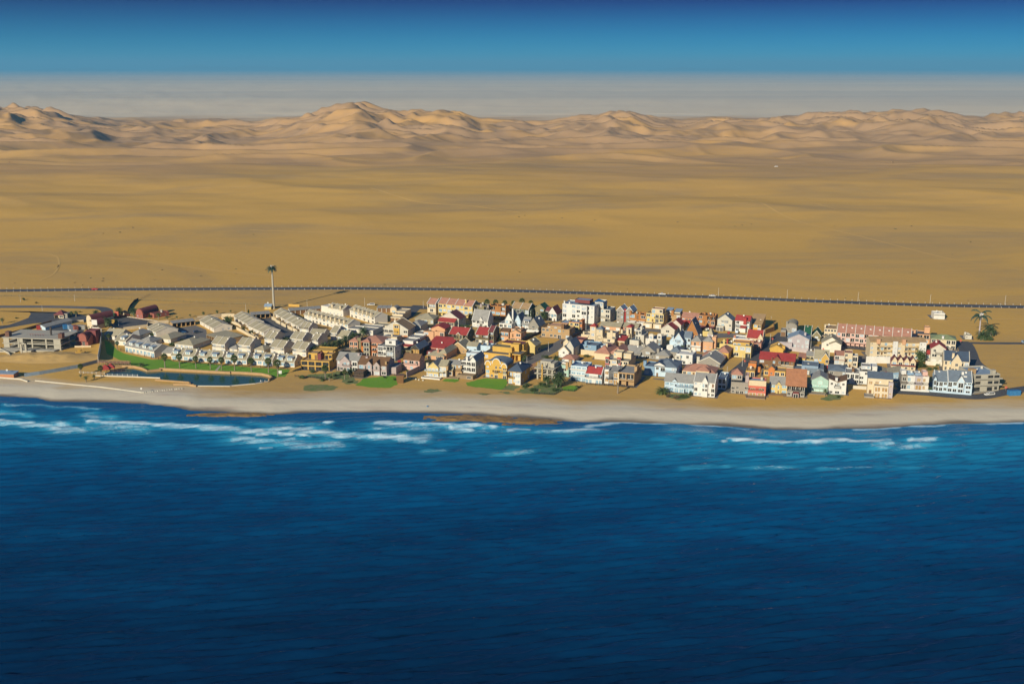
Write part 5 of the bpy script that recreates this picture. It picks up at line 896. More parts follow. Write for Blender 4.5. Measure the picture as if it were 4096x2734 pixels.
# ================================================================== the white terrace estate
K = 'khaki'
def est(z, xl, xr, yb, yt, D, rise, fac, label, roof='X', **kw):
    kw.setdefault('rot', 22); kw.setdefault('cap', 'shell'); kw.setdefault('pw', 1 if roof == 'X' else 0); kw.setdefault('side', '. w .')
    kw.setdefault('gl', 'glass_pale'); kw.setdefault('rc', K); rc = kw.pop('rc'); wl = kw.pop('wall', 'shell')
    return bld(z, xl, xr, yb, yt, D, wl, roof, rc, rise, fac, label, **kw)
est(1, 70, 205, 612, 552, 11, 2.8, 'w . t', 'white estate cottage with khaki roof at the dark yard wall', n=1, box=[(.9, 1.7, -1.5, 9, 0, 3.0, 'shell', '. t', K, 'X', 3.4)])
est(1, 205, 358, 692, 628, 13, 3.2, 'W . w', 'white estate cottage with dormer at the head of the pond lawn', n=2, dorm=[(.45, 'w')], gl='glass_blue')
est(1, 400, 545, 602, 548, 12, 2.4, 'w . w', 'low estate house in shade behind the lawn cottages', roof='H', rc='rgrey')
est(1, 525, 690, 700, 645, 11, 2.6, '. w .', 'low estate house with grey hipped roof beside the palms bush', roof='H', rc='rgrey')
est(1, 345, 745, 855, 768, 12, 3.4, 't t w w w W W t', 'long white estate row with dormers curving along the pond lawn', yl=768, n=4, dorm=[(.12, 'w'), (.34, 'w w'), (.58, 'w'), (.80, 'D')], rc='rgrey', gl='glass_blue', cat='terrace', name='terraced_houses')
est(1, 762, 1000, 832, 785, 8, 2.4, 'W . w . s', 'low white estate wing beside the long lawn row', rot=4, rc='rgrey')
for (z, a, b, c, d, lb) in ((1, 975, 1292, 897, 832, 'white estate cottage nearest the long lawn row, behind two palms'), (1, 1335, 1660, 925, 862, 'white estate cottage with red garden chairs beside the lawn path'), (2, 340, 640, 950, 880, 'white estate cottage with blue curtained veranda facing the pond'), (2, 715, 990, 968, 893, 'white estate cottage with wide khaki roof facing the pond'), (2, 1040, 1290, 985, 915, 'white estate cottage with glass conservatory beside the yellow house')):
    est(z, a, b, c, d, 11, 3.4, 't W t W', lb, n=2, rot=13, dorm=[(.06, 'W'), (.58, 'W')], gl='glass_blue', group='cottages along the pond lawn', ch=[(.02, 3, 3.0), (.98, 4, 3.2)])
for (z, a, b, c, d, lb) in ((2, 170, 345, 785, 668, 'white estate duplex beside the big carport'), (2, 525, 690, 795, 682, 'white estate duplex behind the conservatory row'), (2, 965, 1150, 815, 712, 'white estate duplex above the cottage with khaki roof'), (2, 1265, 1450, 845, 738, 'white estate duplex beside the palm grove, lower one'), (2, 882, 1022, 675, 585, 'white estate duplex at the foot of the stepped row'), (2, 1240, 1405, 705, 598, 'white estate duplex below the car park corner'), (2, 1532, 1612, 695, 605, 'narrow white estate house beside the palm grove, upper one'), (2, 1360, 1482, 528, 458, 'white estate duplex ending the car park row'), (3, 488, 575, 615, 510, 'narrow white estate house below the flat cream garages')):
    est(z, a, b, c, d, 11, 2.8, 'W . W/t . t', lb, n=1 if b - a < 100 else 2, group='estate duplexes', bal=[(.05, .95, 3.2, .9)], ch=[(.98, 4, 2.6)], gl='glass_pale')
est(2, 400, 510, 780, 735, 8, 1.8, 'w', 'low estate wing with grey roof between two duplexes', roof='H', rc='rgrey')
est(2, 745, 875, 795, 750, 9, 2.0, 'w . w', 'low estate wing with khaki hipped roof and blue windows', roof='H', gl='glass_blue')
est(2, 1500, 1690, 592, 532, 9, 2.0, 'w . .', 'long low estate wing with ridged khaki roof', rot=14)
est(3, 572, 720, 628, 570, 9, 2.8, 'w . w', 'estate house with broad khaki roof beside the palm grove', roof='X')
est(1, 785, 967, 657, 600, 15, 2.2, 'w w . w', 'pale estate bungalow with hipped khaki roof and courtyard wall', roof='H', hi=.8)
est(1, 1025, 1272, 748, 684, 17, 2.4, 'w w W D', 'pale estate bungalow with hipped khaki roof above the lawn cottages', roof='H', hi=.8)
E_ = 'cat'
est(1, 650, 770, 575, 505, 14, 2.2, 'W W W', 'white estate row of three stepped roofs beside the five-bay carport', yl=512, n=3, side='. . .', cat='terrace', name='terraced_houses')
est(2, 2, 192, 508, 452, 12, 2.2, 'w d w d w', 'white estate row of three stepped roofs behind the big carport', yl=398, n=3, side='. w w', cat='terrace', name='terraced_houses')
est(2, 468, 648, 442, 388, 11, 2.2, 'w d w d w d', 'white estate row of four stepped roofs below the corner tree', yl=338, n=4, side='', cat='terrace', name='terraced_houses')
est(2, 662, 875, 565, 508, 11, 2.2, 'w d w d W', 'white estate row of three stepped roofs along the walled gardens', yl=468, n=3, side='', cat='terrace', name='terraced_houses')
est(2, 1015, 1180, 388, 335, 10, 2.2, 'w d w d w', 'white estate row beside the car park, upper part', yl=288, n=3, side='', cat='terrace', name='terraced_houses')
est(2, 1192, 1345, 472, 418, 10, 2.2, 'w d w d w', 'white estate row beside the car park, lower part', yl=392, n=3, side='', cat='terrace', name='terraced_houses')
est(3, 130, 726, 492, 402, 10, 2.4, 't W t W t W t W t W t W/w W w W w W w W w W w W', 'long white terrace of ten units with cream chimneys', yl=345, n=10, side='', cat='terrace', name='terraced_houses', ch=[((i + .1) / 10, .6, 2.0, 'cream', 1.3) for i in range(1, 10)], gl='mix')
est(3, 750, 1090, 400, 302, 10, 2.4, 't W t W t W/w W w W w W', 'white terrace of six units with cream chimneys beside the gatehouse', yl=292, n=6, side='', cat='terrace', name='terraced_houses', ch=[((i + .1) / 6, .6, 2.0, 'cream', 1.3) for i in range(1, 6)], gl='mix')
est(3, 460, 660, 295, 200, 9, 2.2, 'w w w w/. . . .', 'white estate block with four square windows and cream chimneys', yl=258, n=3, side='', ch=[(.25, .6, 2.2, 'cream', 1.3), (.8, .6, 2.2, 'cream', 1.3)], box=[(-.5, 0, 0, 7, 0, 5.2, 'shell', '', 'shell')])
bld(3, 725, 1065, 552, 482, 9, 'shell', 'F', 'rgrey', .4, '. . . w', 'flat cream garages below the white terrace', yl=520, side='. .', cat='garages', name='garage_block', box=[(.2, .99, 9, 16, 0, 3.2, 'shell', '', 'rgrey'), (.5, 1.1, 16, 24, 0, 3.0, 'cream', '', 'khaki')])
def carport(z, xl, yl, xr, yb, D, n, h, label, wall='tan', gc=None, roofc='rgrey'):
    A, B = G(z, xl, yl), G(z, xr, yb); v = B - A; W = v.length; rr = math.atan2(-v.y, v.x); e = empty('carport', A, -rr); tag(e, label, 'carport')
    for i in range(n + 1):
        b = MB(); x = (W - .35) * i / n; b.box(x, x + .35, 0, D, -.3, h); b.out('pier', M_(wall), e)
    for i in range(n): b = MB(); x = W * i / n; b.prism([(x + .06, -.4, h - .02), (x + .06, D, h + .5), (x + .06, D, h + .72), (x + .06, -.4, h + .2)], (W / n - .12, 0, 0)); b.out('roof', mat(roofc, 'roof'), e)
    b = MB(); b.box(0, W, D, D + .2, -.3, h + .6); b.out('wall', M_(wall), e)
    if gc:
        for i in range(n): inst('garage_door', slab_mesh(gc), e, (W * i / n + .4, .3, -.1), 0, (W / n - .5, 1, h - .05))
    return e
carport(1, 990, 445, 1302, 407, 6, 5, 2.9, 'five-bay carport with open dark bays in the estate yard')
carport(2, 700, 326, 962, 306, 6, 4, 2.9, 'four-bay carport at the head of the estate car park')
carport(2, 92, 592, 330, 668, 14, 7, 2.5, 'big low carport with ribbed roof in the estate yard', roofc=K)
carport(3, -70, 272, 362, 238, 6, 6, 3.0, 'row of brown-doored garages behind the long terrace', 'shell', 'brown')
carport(3, 1118, 232, 1312, 234, 6, 3, 3.0, 'three brown-doored garages beside the gatehouse', 'shell', 'brown')
bld(3, 1300, 1385, 245, 205, 6, 'cream', 'V', 'rgrey', 2.2, 'W', 'gatehouse with arched cream front and vaulted roof', rot=20, cat='gatehouse', name='gatehouse')
bld(3, 1290, 1440, 368, 300, 9, 'cream', 'F', 'rgrey', .3, 'g g', 'cream garage steps with two brown doors below the gatehouse', rot=18, gc='brown', cat='garages', name='garage_block', box=[(.02, .98, 4, 15, 0, 4.4, 'cream', '', 'rgrey'), (0, .9, 10, 20, 0, 5.0, 'cream', '', 'cream')], h=3.2)
bld(2, 882, 970, 196, 155, 4.5, 'lemon', 'X', 'rblue', 1.4, 's', 'small lemon hut with pale blue roof at the foot of the mast', cat='hut', name='hut', rot=4, side='')
# estate walls and yard
wz(1, [(325, 478), (650, 437), (650, 405), (935, 378)], 2.0, 'cream', 'cream estate wall beside the car park with the white kerb')
wz(1, [(1300, 352), (1700, 290), (1773, 280)], 2.0, 'cream', 'cream estate wall along the young palms')
wz(2, [(-30, 330), (300, 296), (470, 296)], 2.2, 'cream', 'cream estate wall behind the upper gardens')
wz(2, [(295, 310), (330, 350), (530, 420)], 1.8, 'cream', 'cream garden wall beside the corner tree')
wz(2, [(500, 470), (560, 500), (760, 610)], 2.0, 'cream', 'cream garden wall stepping down the walled gardens', name='garden_wall')
wz(2, [(960, 280), (1015, 300)], 2.2, 'cream', 'short cream wall beside the four-bay carport')
for i, (x, y) in enumerate(((1040, 345), (1095, 385), (1170, 425), (1255, 470), (1325, 500))):
    wz(2, [(x - 60, y - 15), (x, y + 15), (x + 55, y - 5)], 2.2, 'cream', 'cream patio wall in front of the car park row', name='garden_wall', group='patio walls of the car park row')
for i, (x, y) in enumerate(((505, 405), (560, 440), (660, 525), (740, 570), (800, 610))):
    wz(2, [(x - 40, y - 25), (x, y + 5), (x + 60, y - 15)], 1.9, 'cream', 'cream patio wall along the stepped rows', name='garden_wall', group='patio walls of the stepped rows')
# ================================================================== west end
bld(0, 1183, 1252, 400, 345, 17, 'cream', 'V', 'maroon', 3.2, 'W', 'cream vaulted hall with maroon barrel roof and arched dormers', yl=385, cat='hall', name='vaulted_hall', side='w w w w', gab=[])
bld(0, 1195, 1275, 478, 418, 9, 'cream', 'V', 'maroon', 3.0, 'T T', 'smaller cream vaulted hall with maroon barrel roof', yl=462, cat='hall', name='vaulted_hall', side='')
bld(0, 1042, 1205, 692, 615, 8, 'brick', 'X', 'maroon', 3.0, 'w . D .', 'maroon brick house with arched glass gable in the yard', rot=10, side='', box=[(.32, .97, -1.2, 5, 3.0, 4.9, 'brick', '', 'maroon', 'V', 3.0), (.4, 1.25, 6, 12, 0, 8.2, 'maroon', '', 'maroon')], gl='glass_dark')
bld(1, 495, 588, 320, 262, 15, 'brick', 'V', 'maroon', 3.4, 's s', 'brick hall with maroon barrel vault and cream arch front', yl=308, cat='hall', name='vaulted_hall', side='s . s', box=[])
bld(1, 740, 945, 280, 222, 6, 'brick', 'F', 'maroon', .5, '. . s . s .', 'brick annex of the vaulted hall with plain walls', yl=315, cat='building', name='brick_annex')
bld(0, 742, 868, 318, 268, 7, 'cream', 'H', 'maroon', 2.6, 'P W', 'kiosk with maroon pyramid roof and shaded veranda', rot=8, cat='kiosk', name='kiosk', box=[(1.0, 1.35, 1, 7, 0, 3.2, 'grey', '', 'rgrey')])
bld(0, 508, 622, 478, 438, 22, 'lblue', 'Y', 'rgrey', 1.2, '. d .', 'long grey storage shed with low pale roof', yl=462, cat='shed', name='storage_shed', side='')
bld(0, 872, 1012, 568, 522, 10, 'rgrey', 'F', 'rblue', .3, 'w P', 'grey corrugated shed with dark open bay', rot=-8, cat='shed', name='storage_shed', side='')
bld(0, -60, 190, 1132, 1078, 5, 'rust', 'S', 'rblue', .4, '. .', 'rusty corrugated beach shed at the end of the metal fence', rot=6, cat='shed', name='beach_shed', side='.')
bld(1, 285, 330, 268, 238, 4, 'cream', 'H', 'dark', 1.0, 'w', 'small guard hut with dark roof by the palms', cat='hut', name='hut', rot=15, side='')
def container(z, x, y, L, c, label, rot, cat='container', Wd=2.44, Hh=2.7):
    p = G(z, x, y); e = empty('shipping_container', p, -math.radians(rot)); tag(e, label, cat)
    b = MB(); n = int(L / .45); pts = []
    for i in range(n): xx = i * L / n; pts += [(xx, 0), (xx + L / n * .4, 0), (xx + L / n * .5, .06), (xx + L / n * .9, .06)]
    pts += [(L, 0), (L, Wd), (0, Wd)]; b.prism([(q[0], q[1], .05) for q in pts], (0, 0, Hh)); b.out('body', mat(c, 'metal'), e)
    for i in (0, 1): d = MB(); d.box(-.06, .0, .08 + i * Wd / 2, Wd / 2 - .05 + i * Wd / 2, .2, Hh - .1); d.out('door', mat(c, 'paint'), e)
    return e
container(0, 858, 455, 3.0, 'sky', 'blue shipping container with open front beside the grey shed row', 60)
container(0, 918, 458, 5.5, 'rblue', 'pale grey shipping container between the blue and the red ones', 55)
container(0, 985, 462, 6.1, 'brick', 'red shipping container in the storage yard row', 55)
container(0, 1040, 468, 6.1, 'rgrey', 'weathered grey shipping container at the end of the yard row', 8)
container(0, 502, 462, 2.6, 'red', 'small red container beside the long storage shed', 70)
e = container(9, 1572, 1375, 6.2, 'sky', 'blue cargo trailer parked on the beach road end', -6, 'trailer')
E, W = frame_building(0, 60, 836, 752, 20, (.1, 3.6, 7.0), 'big unfinished concrete shell with open floors above the beach', 4, 8, ov=.6)
for x in (.02, .95): b = MB(); b.box(x * W, x * W + 2.6, 1, 4, 7.0, 10.0); b.out('column_cage', mat((120, 84, 66), 'metal'), E)
b = MB(); [b.tube((W * (.4 + .045 * i), 5, 7), (W * (.4 + .045 * i), 5, 8.4), .1, .1, 5) for i in range(6)]; b.tube((W * .38, 5, 8.2), (W * .66, 5, 8.2), .12, .12, 5); b.out('rebar', mat((120, 60, 50), 'paint'), E)
b = MB(); b.box(W * .7, W * .7 + .9, 8, 8.8, 7, 12); b.out('column', mat('dark', 'paint'), E)
for x0, x1 in ((0, .1), (.28, .34), (.88, 1.0)): b = MB(); b.box(W * x0, W * x1, -.1, .5, -.3, 6.6); b.out('wall_panel', M_('concrete'), E)
b = MB(); b.box(W * .1, W * .95, 12, 12.4, 0, 6.5); b.out('core_wall', M_('concrete'), E)
b = MB(); b.box(W * .02, W * .96, -5.5, -.6, -.3, .9); b.box(W * .05, W * .35, -9.5, -5.5, -.3, .7); b.box(W * .44, W * .62, -9, -5.5, -.3, 1.6); b.out('terrace', M_('concrete'), E)
for x in (.44, .52): b = MB(); b.box(W * x, W * x + 1.1, -9.3, -8.2, -.3, 6.2); b.out('column', M_('concrete'), E)
b = MB(); b.box(W * .44, W * .52 + 1.1, -9.3, -8.2, 5.4, 6.2); b.out('beam', M_('concrete'), E)
wz(0, [(-40, 728), (125, 808), (150, 862), (330, 852)], 1.3, 'concrete', 'concrete retaining wall below the unfinished shell')
wz(0, [(335, 1112), (540, 1085), (760, 1048), (1070, 992), (1335, 922)], 2.0, 'rblue', 'corrugated grey metal fence across the sand', name='metal_fence', cat='fence', t=.1, kind='metal')
wz(0, [(1340, 918), (1372, 750), (1392, 545), (1340, 515)], 4.0, 'pale', 'tall pale estate wall casting a dark shadow on the lawn')
wz(0, [(-40, 585), (330, 490), (500, 440), (705, 378)], 1.8, 'brown', 'brown boundary wall behind the unfinished shell')
wz(0, [(480, 1170), (1000, 1222), (1370, 1257), (1650, 1292)], .5, 'pale', 'long low concrete wall on the beach')
wz(0, [(-40, 1128), (280, 1152), (375, 1182)], .7, 'pale', 'low curved concrete wall by the beach shed')
wz(1, [(290, 1292), (575, 1330)], .4, 'pale', 'low concrete wall running to the white beach post')
wz(0, [(800, 380), (1140, 352), (1140, 372)], .9, 'cream', 'low cream wall beside the containers', name='garden_wall')
wz(0, [(1022, 712), (1240, 708)], 1.0, 'cream', 'short cream wall in the shaded building yard', name='garden_wall')
wz(1, [(380, 232), (410, 165), (470, 95), (525, 68)], 1.7, 'dark', 'dark screen fence running up the sand from the guard hut', name='screen_fence', cat='fence', t=.12)
wz(0, [(1545, 320), (1760, 285), (1773, 282)], 1.5, 'brick', 'brick wall beside the parking entrance')
def fence_line(pts, step, h, label, c, rails=2, group=None):
    e = empty('wire_fence', pts[0]); tag(e, label, 'fence'); o = pts[0]; acc = []; 
    for a, b in zip(pts, pts[1:]):
        n = max(1, int((b - a).length / step)); acc += [a.lerp(b, i / n) for i in range(n)]
    acc.append(pts[-1]); me = unit_mesh('post', lambda m: m.box(-.1, .1, -.1, .1, -.3, h), mat(c, 'wall'))
    for p in acc: inst('post', me, e, (p.x - o.x, p.y - o.y, 0))
    b = MB()
    for p, q in zip(acc, acc[1:]):
        for k in range(rails): zz = h * (k + .7) / rails - .12; b.tube((p.x - o.x, p.y - o.y, zz), (q.x - o.x, q.y - o.y, zz), .05, .05, 4, False)
    b.out('rail', mat(c, 'wall'), e)
fence_line([G(0, -40, 14), G(0, 550, 26), G(0, 1250, 42), G(1, 520, 66), G(1, 1773, 124), G(2, 876, 140)], 5, 1.5, 'weathered post fence crossing the sand behind the west end', 'olive', 3)
fence_line([G(2, 990, 138), G(2, 1210, 146)], 4, 1.4, 'short post fence beside the mast', 'olive', 3)
fence_line([G(1, 545, 55), G(1, 620, 25), G(1, 680, -8)], 3, 1.2, 'short wooden fence climbing to the highway', 'deck')
fence_line([G(1, 285, 760), G(1, 520, 815), G(1, 700, 862), G(1, 900, 895), G(1, 1340, 935), G(2, 0, 945), G(2, 700, 980), G(2, 1200, 1012)], 4.5, 1.5, 'black railing fence between the pond lawn and the cottages', 'black', 3)
for zz, pts, lb in ((3, [(0, 1110), (420, 1140)], 'dark garden fence in front of the yellow flat house'), (3, [(1290, 1090), (1420, 1100)], 'dark timber garden fence beside the mauve houses'), (5, [(470, 1345), (745, 1358), (850, 1300), (1015, 1312), (1120, 1240)], 'dark garden fence around the palm gardens'), (5, [(1180, 1218), (1420, 1230), (1600, 1245)], 'dark terrace railing in front of the red-roofed beach house'), (6, [(60, 1230), (240, 1245), (450, 1265)], 'dark terrace railing in front of the open-fronted beach house')):
    fence_line([G(zz, *p) for p in pts], 2.2, 1.2, lb, 'black', 4)
p = G(2, 1210, 150); q = G(2, 1355, 158); wallrun([p, q], 1.6, 'yellow', 'ochre panel fence beside the mast', name='panel_fence', cat='fence', t=.15)
# ------------------------------------------------------------------ pond, lawns, gardens
sheet('pond', [G(1, *p) for p in [(60, 1072), (200, 1006), (450, 1000), (590, 1032), (700, 1048), (830, 1040), (1773, 1078)]] + [G(2, *p) for p in [(500, 1078), (850, 1102), (955, 1132), (925, 1172), (750, 1205), (400, 1235), (0, 1238)]] + [G(1, *p) for p in [(1330, 1235), (1230, 1195), (830, 1150), (820, 1126), (500, 1110), (100, 1105)]], special('pond'), .05)
wallrun([G(1, 150, 1000), G(1, 300, 982), G(1, 470, 988), G(1, 575, 1012), G(1, 650, 1048), G(1, 825, 1030)], 1.2, 'tan', 'curved stone pond wall below the boardwalk', name='pond_wall', t=.5)
wallrun([G(1, 820, 1020), G(1, 1100, 1035), G(1, 1773, 1072), G(2, 300, 1062), G(2, 600, 1075), G(2, 850, 1092), G(2, 950, 1116), G(2, 985, 1142), G(2, 940, 1172)], 1.3, 'tan', 'long stone pond wall below the lawn palms', name='pond_wall', t=.6)
wallrun([G(2, 940, 1176), G(2, 750, 1210), G(2, 400, 1242), G(1, 1773, 1245), G(1, 1330, 1242)], .45, 'pale', 'low stone kerb on the beach side of the pond', name='pond_kerb', t=.5)
wallrun([G(1, -60, 1102), G(1, 490, 1120), G(1, 815, 1134)], .6, 'pale', 'white kerb in front of the red canopy', name='pond_kerb', t=.5)
wallrun([G(1, 765, 1162), G(1, 1220, 1196), G(1, 1225, 1215)], .7, 'tan', 'stone jetty edge beside the pond', name='pond_kerb', t=.8)
wallrun([G(1, 1010, 1225), G(1, 1180, 1225), G(1, 1310, 1248)], .9, 'tan', 'short stone weir wall at the pond outlet', name='pond_kerb', t=.7)
sheet('lawn', [G(1, *p) for p in [(60, 615), (140, 640), (230, 745), (330, 795), (700, 880), (950, 872), (1000, 905), (1340, 925), (1700, 955)]] + [G(2, *p) for p in [(700, 985), (1230, 1015), (1160, 1112), (1010, 1118), (960, 1082), (850, 1072), (0, 1022)]] + [G(1, *p) for p in [(1100, 1010), (830, 1005), (650, 1025), (560, 990), (420, 965), (400, 900), (270, 885), (90, 795)]], special('lawn'), .03)
sheet('path', [G(1, *p) for p in [(1565, 1030), (1600, 1032), (1650, 965), (1625, 962)]], M_('concrete'), .045)
for zz, pts, m in ((3, [(500, 1050), (650, 1030), (800, 1120), (830, 1160), (750, 1190), (660, 1190), (640, 1150), (500, 1140)], 'scrub'), (3, [(200, 1080), (500, 1060), (500, 1140), (300, 1140), (170, 1110)], 'scrub'), (3, [(820, 1225), (930, 1140), (1250, 1100), (1410, 1105), (1400, 1210), (1300, 1265), (1000, 1255)], 'lawn'), (3, [(660, 1195), (830, 1165), (900, 1160), (830, 1210), (700, 1210)], 'scrub'), (3, [(110, 1240), (200, 1218), (450, 1222), (600, 1250), (540, 1290), (300, 1308), (130, 1300)], 'scrub'),
                   (4, [(575, 1170), (620, 1140), (800, 1140), (810, 1165), (740, 1190)], 'lawn'), (4, [(905, 1190), (1030, 1160), (1160, 1132), (1455, 1148), (1450, 1235), (1380, 1292), (1180, 1270), (1000, 1250), (910, 1235)], 'lawn'), (4, [(1385, 1290), (1480, 1215), (1640, 1240), (1560, 1300)], 'scrub'), (4, [(320, 1320), (400, 1282), (520, 1280), (580, 1305), (440, 1335)], 'scrub'), (4, [(1040, 1335), (1150, 1335), (1250, 1352), (1130, 1362)], 'scrub'), (4, [(1330, 1318), (1440, 1315), (1560, 1345), (1440, 1345)], 'scrub'),
                   (5, [(230, 1320), (330, 1265), (480, 1255), (560, 1290), (470, 1345), (330, 1342)], 'scrub'), (5, [(440, 1240), (600, 1190), (850, 1260), (845, 1300), (740, 1358), (480, 1345), (560, 1290)], 'scrub'), (5, [(860, 1250), (960, 1230), (1110, 1240), (1015, 1312), (850, 1300)], 'lawn'), (8, [(280, 1420), (380, 1352), (560, 1362), (600, 1385), (520, 1425), (380, 1440)], 'scrub'), (6, [(950, 1345), (1210, 1350), (1230, 1400), (1080, 1430), (940, 1390)], 'scrub')):
    sheet('garden' if m == 'scrub' else 'lawn', [G(zz, *p) for p in pts], special(m), .035, rough=.9 if m == 'scrub' else .45)
# boardwalk with rails, canopy
A, B = G(1, -20, 962), G(1, 410, 975)
e = empty('boardwalk', A); tag(e, 'raised timber boardwalk on posts above the pond wall', 'boardwalk'); v = B - A; L = v.length; e.rotation_euler = (0, 0, math.atan2(v.y, v.x))
b = MB()
for i in range(40): x = L * i / 40; b.box(x, x + L / 40 * .92, -1.1, 1.1, 2.3, 2.42)
b.out('deck', mat('terra', 'wall'), e)
for i in range(9):
    for y in (-1, 1): b = MB(); b.box(L * i / 8 - .12, L * i / 8 + .12, y - .12, y + .12, -.3, 3.2); b.out('post', mat('deck', 'wall'), e)
for y in (-1, 1): b = MB(); b.box(0, L, y - .06, y + .06, 3.1, 3.25); b.out('rail', mat('deck', 'wall'), e)
for i, (x, y, s, lb) in enumerate(((80, 1062, 5.2, 'larger red tent canopy beside the boardwalk ramp'), (150, 1045, 4.4, 'smaller red tent canopy on the pond edge'))):
    p = G(1, x, y); e = empty('canopy', p, .3); tag(e, lb, 'canopy', 'red canopies at the pond'); b = MB(); h = 2.8
    b.poly((-s / 2, -s / 2, h), (s / 2, -s / 2, h), (0, 0, h + 2.2)); b.poly((s / 2, -s / 2, h), (s / 2, s / 2, h), (0, 0, h + 2.2)); b.poly((s / 2, s / 2, h), (-s / 2, s / 2, h), (0, 0, h + 2.2)); b.poly((-s / 2, s / 2, h), (-s / 2, -s / 2, h), (0, 0, h + 2.2)); b.box(-s / 2, s / 2, -s / 2, s / 2, h - .35, h - .01); b.out('roof', mat('red', 'wall'), e)
    for sx in (-1, 1):
        for sy in (-1, 1): b = MB(); b.tube((sx * s * .47, sy * s * .47, -.1), (sx * s * .47, sy * s * .47, h), .09, .09, 6); b.out('post', mat('dark', 'paint'), e)
for pts, lb in (([(-280, 1062), (-50, 1072), (60, 1075)], 'white-railed ramp beside the red canopies'), ([(100, 1095), (515, 1105)], 'white railing along the pond walkway')):
    fence_line([G(1, *p) for p in pts], 2.5, 1.1, lb, 'white', 2)
# ------------------------------------------------------------------ streets
def strip(name, pts, w, m, z=.02, label=None):
    pts = [Vector((p[0], p[1], 0)) for p in pts]; L, R_ = [], []
    for i, p in enumerate(pts):
        d = (pts[min(i + 1, len(pts) - 1)] - pts[max(i - 1, 0)]).normalized(); n = Vector((-d.y, d.x, 0)) * w / 2; L.append(p + n); R_.append(p - n)
    k = len(pts); v = [(p.x, p.y, z) for p in L + R_]; o = mesh_obj(name, v, [(i + k, i + k + 1, i + 1, i) for i in range(k - 1)], m, kind='structure'); return o
def smooth(pts, n=8):
    out = []
    for i in range(len(pts) - 1):
        p0, p1, p2, p3 = pts[max(i - 1, 0)], pts[i], pts[i + 1], pts[min(i + 2, len(pts) - 1)]
        for k in range(n):
            t = k / n; out.append(.5 * ((2 * p1) + (p2 - p0) * t + (2 * p0 - 5 * p1 + 4 * p2 - p3) * t * t + (3 * p1 - p0 - 3 * p2 + p3) * t ** 3))
    return out + [pts[-1]]
HW = [(-900, 1172), (0, 1162), (417, 1157), (800, 1155), (1090, 1154), (1400, 1153), (1872, 1158), (2194, 1166.6), (2700, 1183), (2920, 1190), (3320, 1206), (3720, 1219.5), (4096, 1227), (5000, 1246)]
HWP = smooth([P(*p) for p in HW], 10)
strip('highway', HWP, 10, special('asphalt'), .03)
A_ = special('asphalt'); PV = special('paving')
sheet('car_park', [G(0, *p) for p in [(-200, 215), (390, 218), (420, 255), (385, 310), (245, 362), (120, 405), (-200, 440), (-200, 520), (0, 465), (200, 430), (460, 385), (740, 372), (1195, 352), (1240, 300), (1050, 255), (745, 228)]], A_, .02)
strip('street', smooth([G(0, *p) for p in [(-200, 160), (0, 158), (700, 158), (1250, 172)]]), 8, PV, .016)
strip('street', smooth([G(0, *p) for p in [(1180, 170), (1360, 175), (1450, 205), (1455, 245), (1380, 285), (1200, 320)]]), 8, A_, .024)
sheet('yard', [G(0, *p) for p in [(540, 490), (860, 400), (1160, 470), (1080, 545), (870, 640), (430, 590)]], A_, .02)
sheet('car_park', [G(1, *p) for p in [(90, 345), (180, 325), (370, 300), (850, 378), (640, 412), (330, 455), (170, 440)]], A_, .02)
e = empty('kerb', G(1, 370, 298)); tag(e, 'white painted block kerb along the car park', 'kerb')
for i in range(22): a = G(1, 372 + 425 * i / 21, 298 + 62 * i / 21) - e.location; b = MB(); b.box(a.x, a.x + .75, a.y, a.y + .45, -.1, .35); b.out('kerb_block', M_('white'), e)
sheet('courtyard', [G(1, *p) for p in [(1040, 450), (1300, 410), (1450, 470), (1460, 595), (1560, 645), (1320, 725), (1100, 565)]], PV, .02)
sheet('car_park', [G(2, *p) for p in [(760, 325), (970, 305), (1150, 390), (1340, 492), (1250, 575), (1120, 565), (870, 400)]], A_, .02)
for i in range(13): a, c = G(2, 900 + i * 22, 345 + i * 13), G(2, 940 + i * 22, 340 + i * 13); strip('road_marking', [a, c], .15, mat('white', 'paint'), .03)
for nm, zz, pts, w, m, zh in (('street', 3, [(1700, 140), (1600, 200), (1500, 300), (1300, 440), (1100, 560), (900, 650), (640, 800)], 9.5, A_, .02), ('street', 3, [(1400, 168), (1560, 172), (1900, 176)], 9, A_, .026), ('street', 4, [(330, 640), (700, 672), (1050, 690), (1400, 740)], 7, PV, .02),
    ('street', 5, [(180, 985), (330, 925), (480, 855), (700, 740), (900, 625), (1100, 500), (1240, 410)], 10, PV, .022), ('street', 5, [(1180, 440), (1400, 460), (1500, 470)], 9, PV, .026), ('street', 6, [(100, 460), (500, 470), (850, 490), (1200, 580)], 9, PV, .02), ('street', 6, [(1300, 610), (1600, 560), (1900, 560)], 9, PV, .028), ('street', 7, [(160, 540), (500, 545), (800, 600), (950, 640)], 8, PV, .018), ('street', 6, [(350, 740), (850, 765), (1200, 800), (1500, 830)], 7, PV, .024),
    ('street', 7, [(250, 1310), (350, 1215), (490, 1090), (640, 965), (800, 830), (960, 695), (1080, 605), (1180, 520)], 11, A_, .03), ('street', 8, [(560, 720), (700, 715), (950, 745)], 7, A_, .02), ('street', 8, [(-60, 690), (100, 740), (250, 700)], 6, PV, .02), ('street', 8, [(60, 985), (450, 1000), (700, 1008), (800, 930), (900, 830)], 8, PV, .02),
    ('street', 9, [(-60, 1308), (100, 1318), (430, 1338), (700, 1362), (1000, 1385), (1200, 1380), (1400, 1345), (1600, 1305), (1900, 1260)], 8.5, A_, .03), ('street', 9, [(1190, 1010), (1060, 900), (1010, 770), (960, 670), (900, 630)], 10, A_, .022), ('street', 9, [(930, 648), (1300, 655), (1800, 657), (2400, 660)], 5, A_, .028)):
    strip(nm, smooth([G(zz, *p) for p in pts]), w, m, zh)
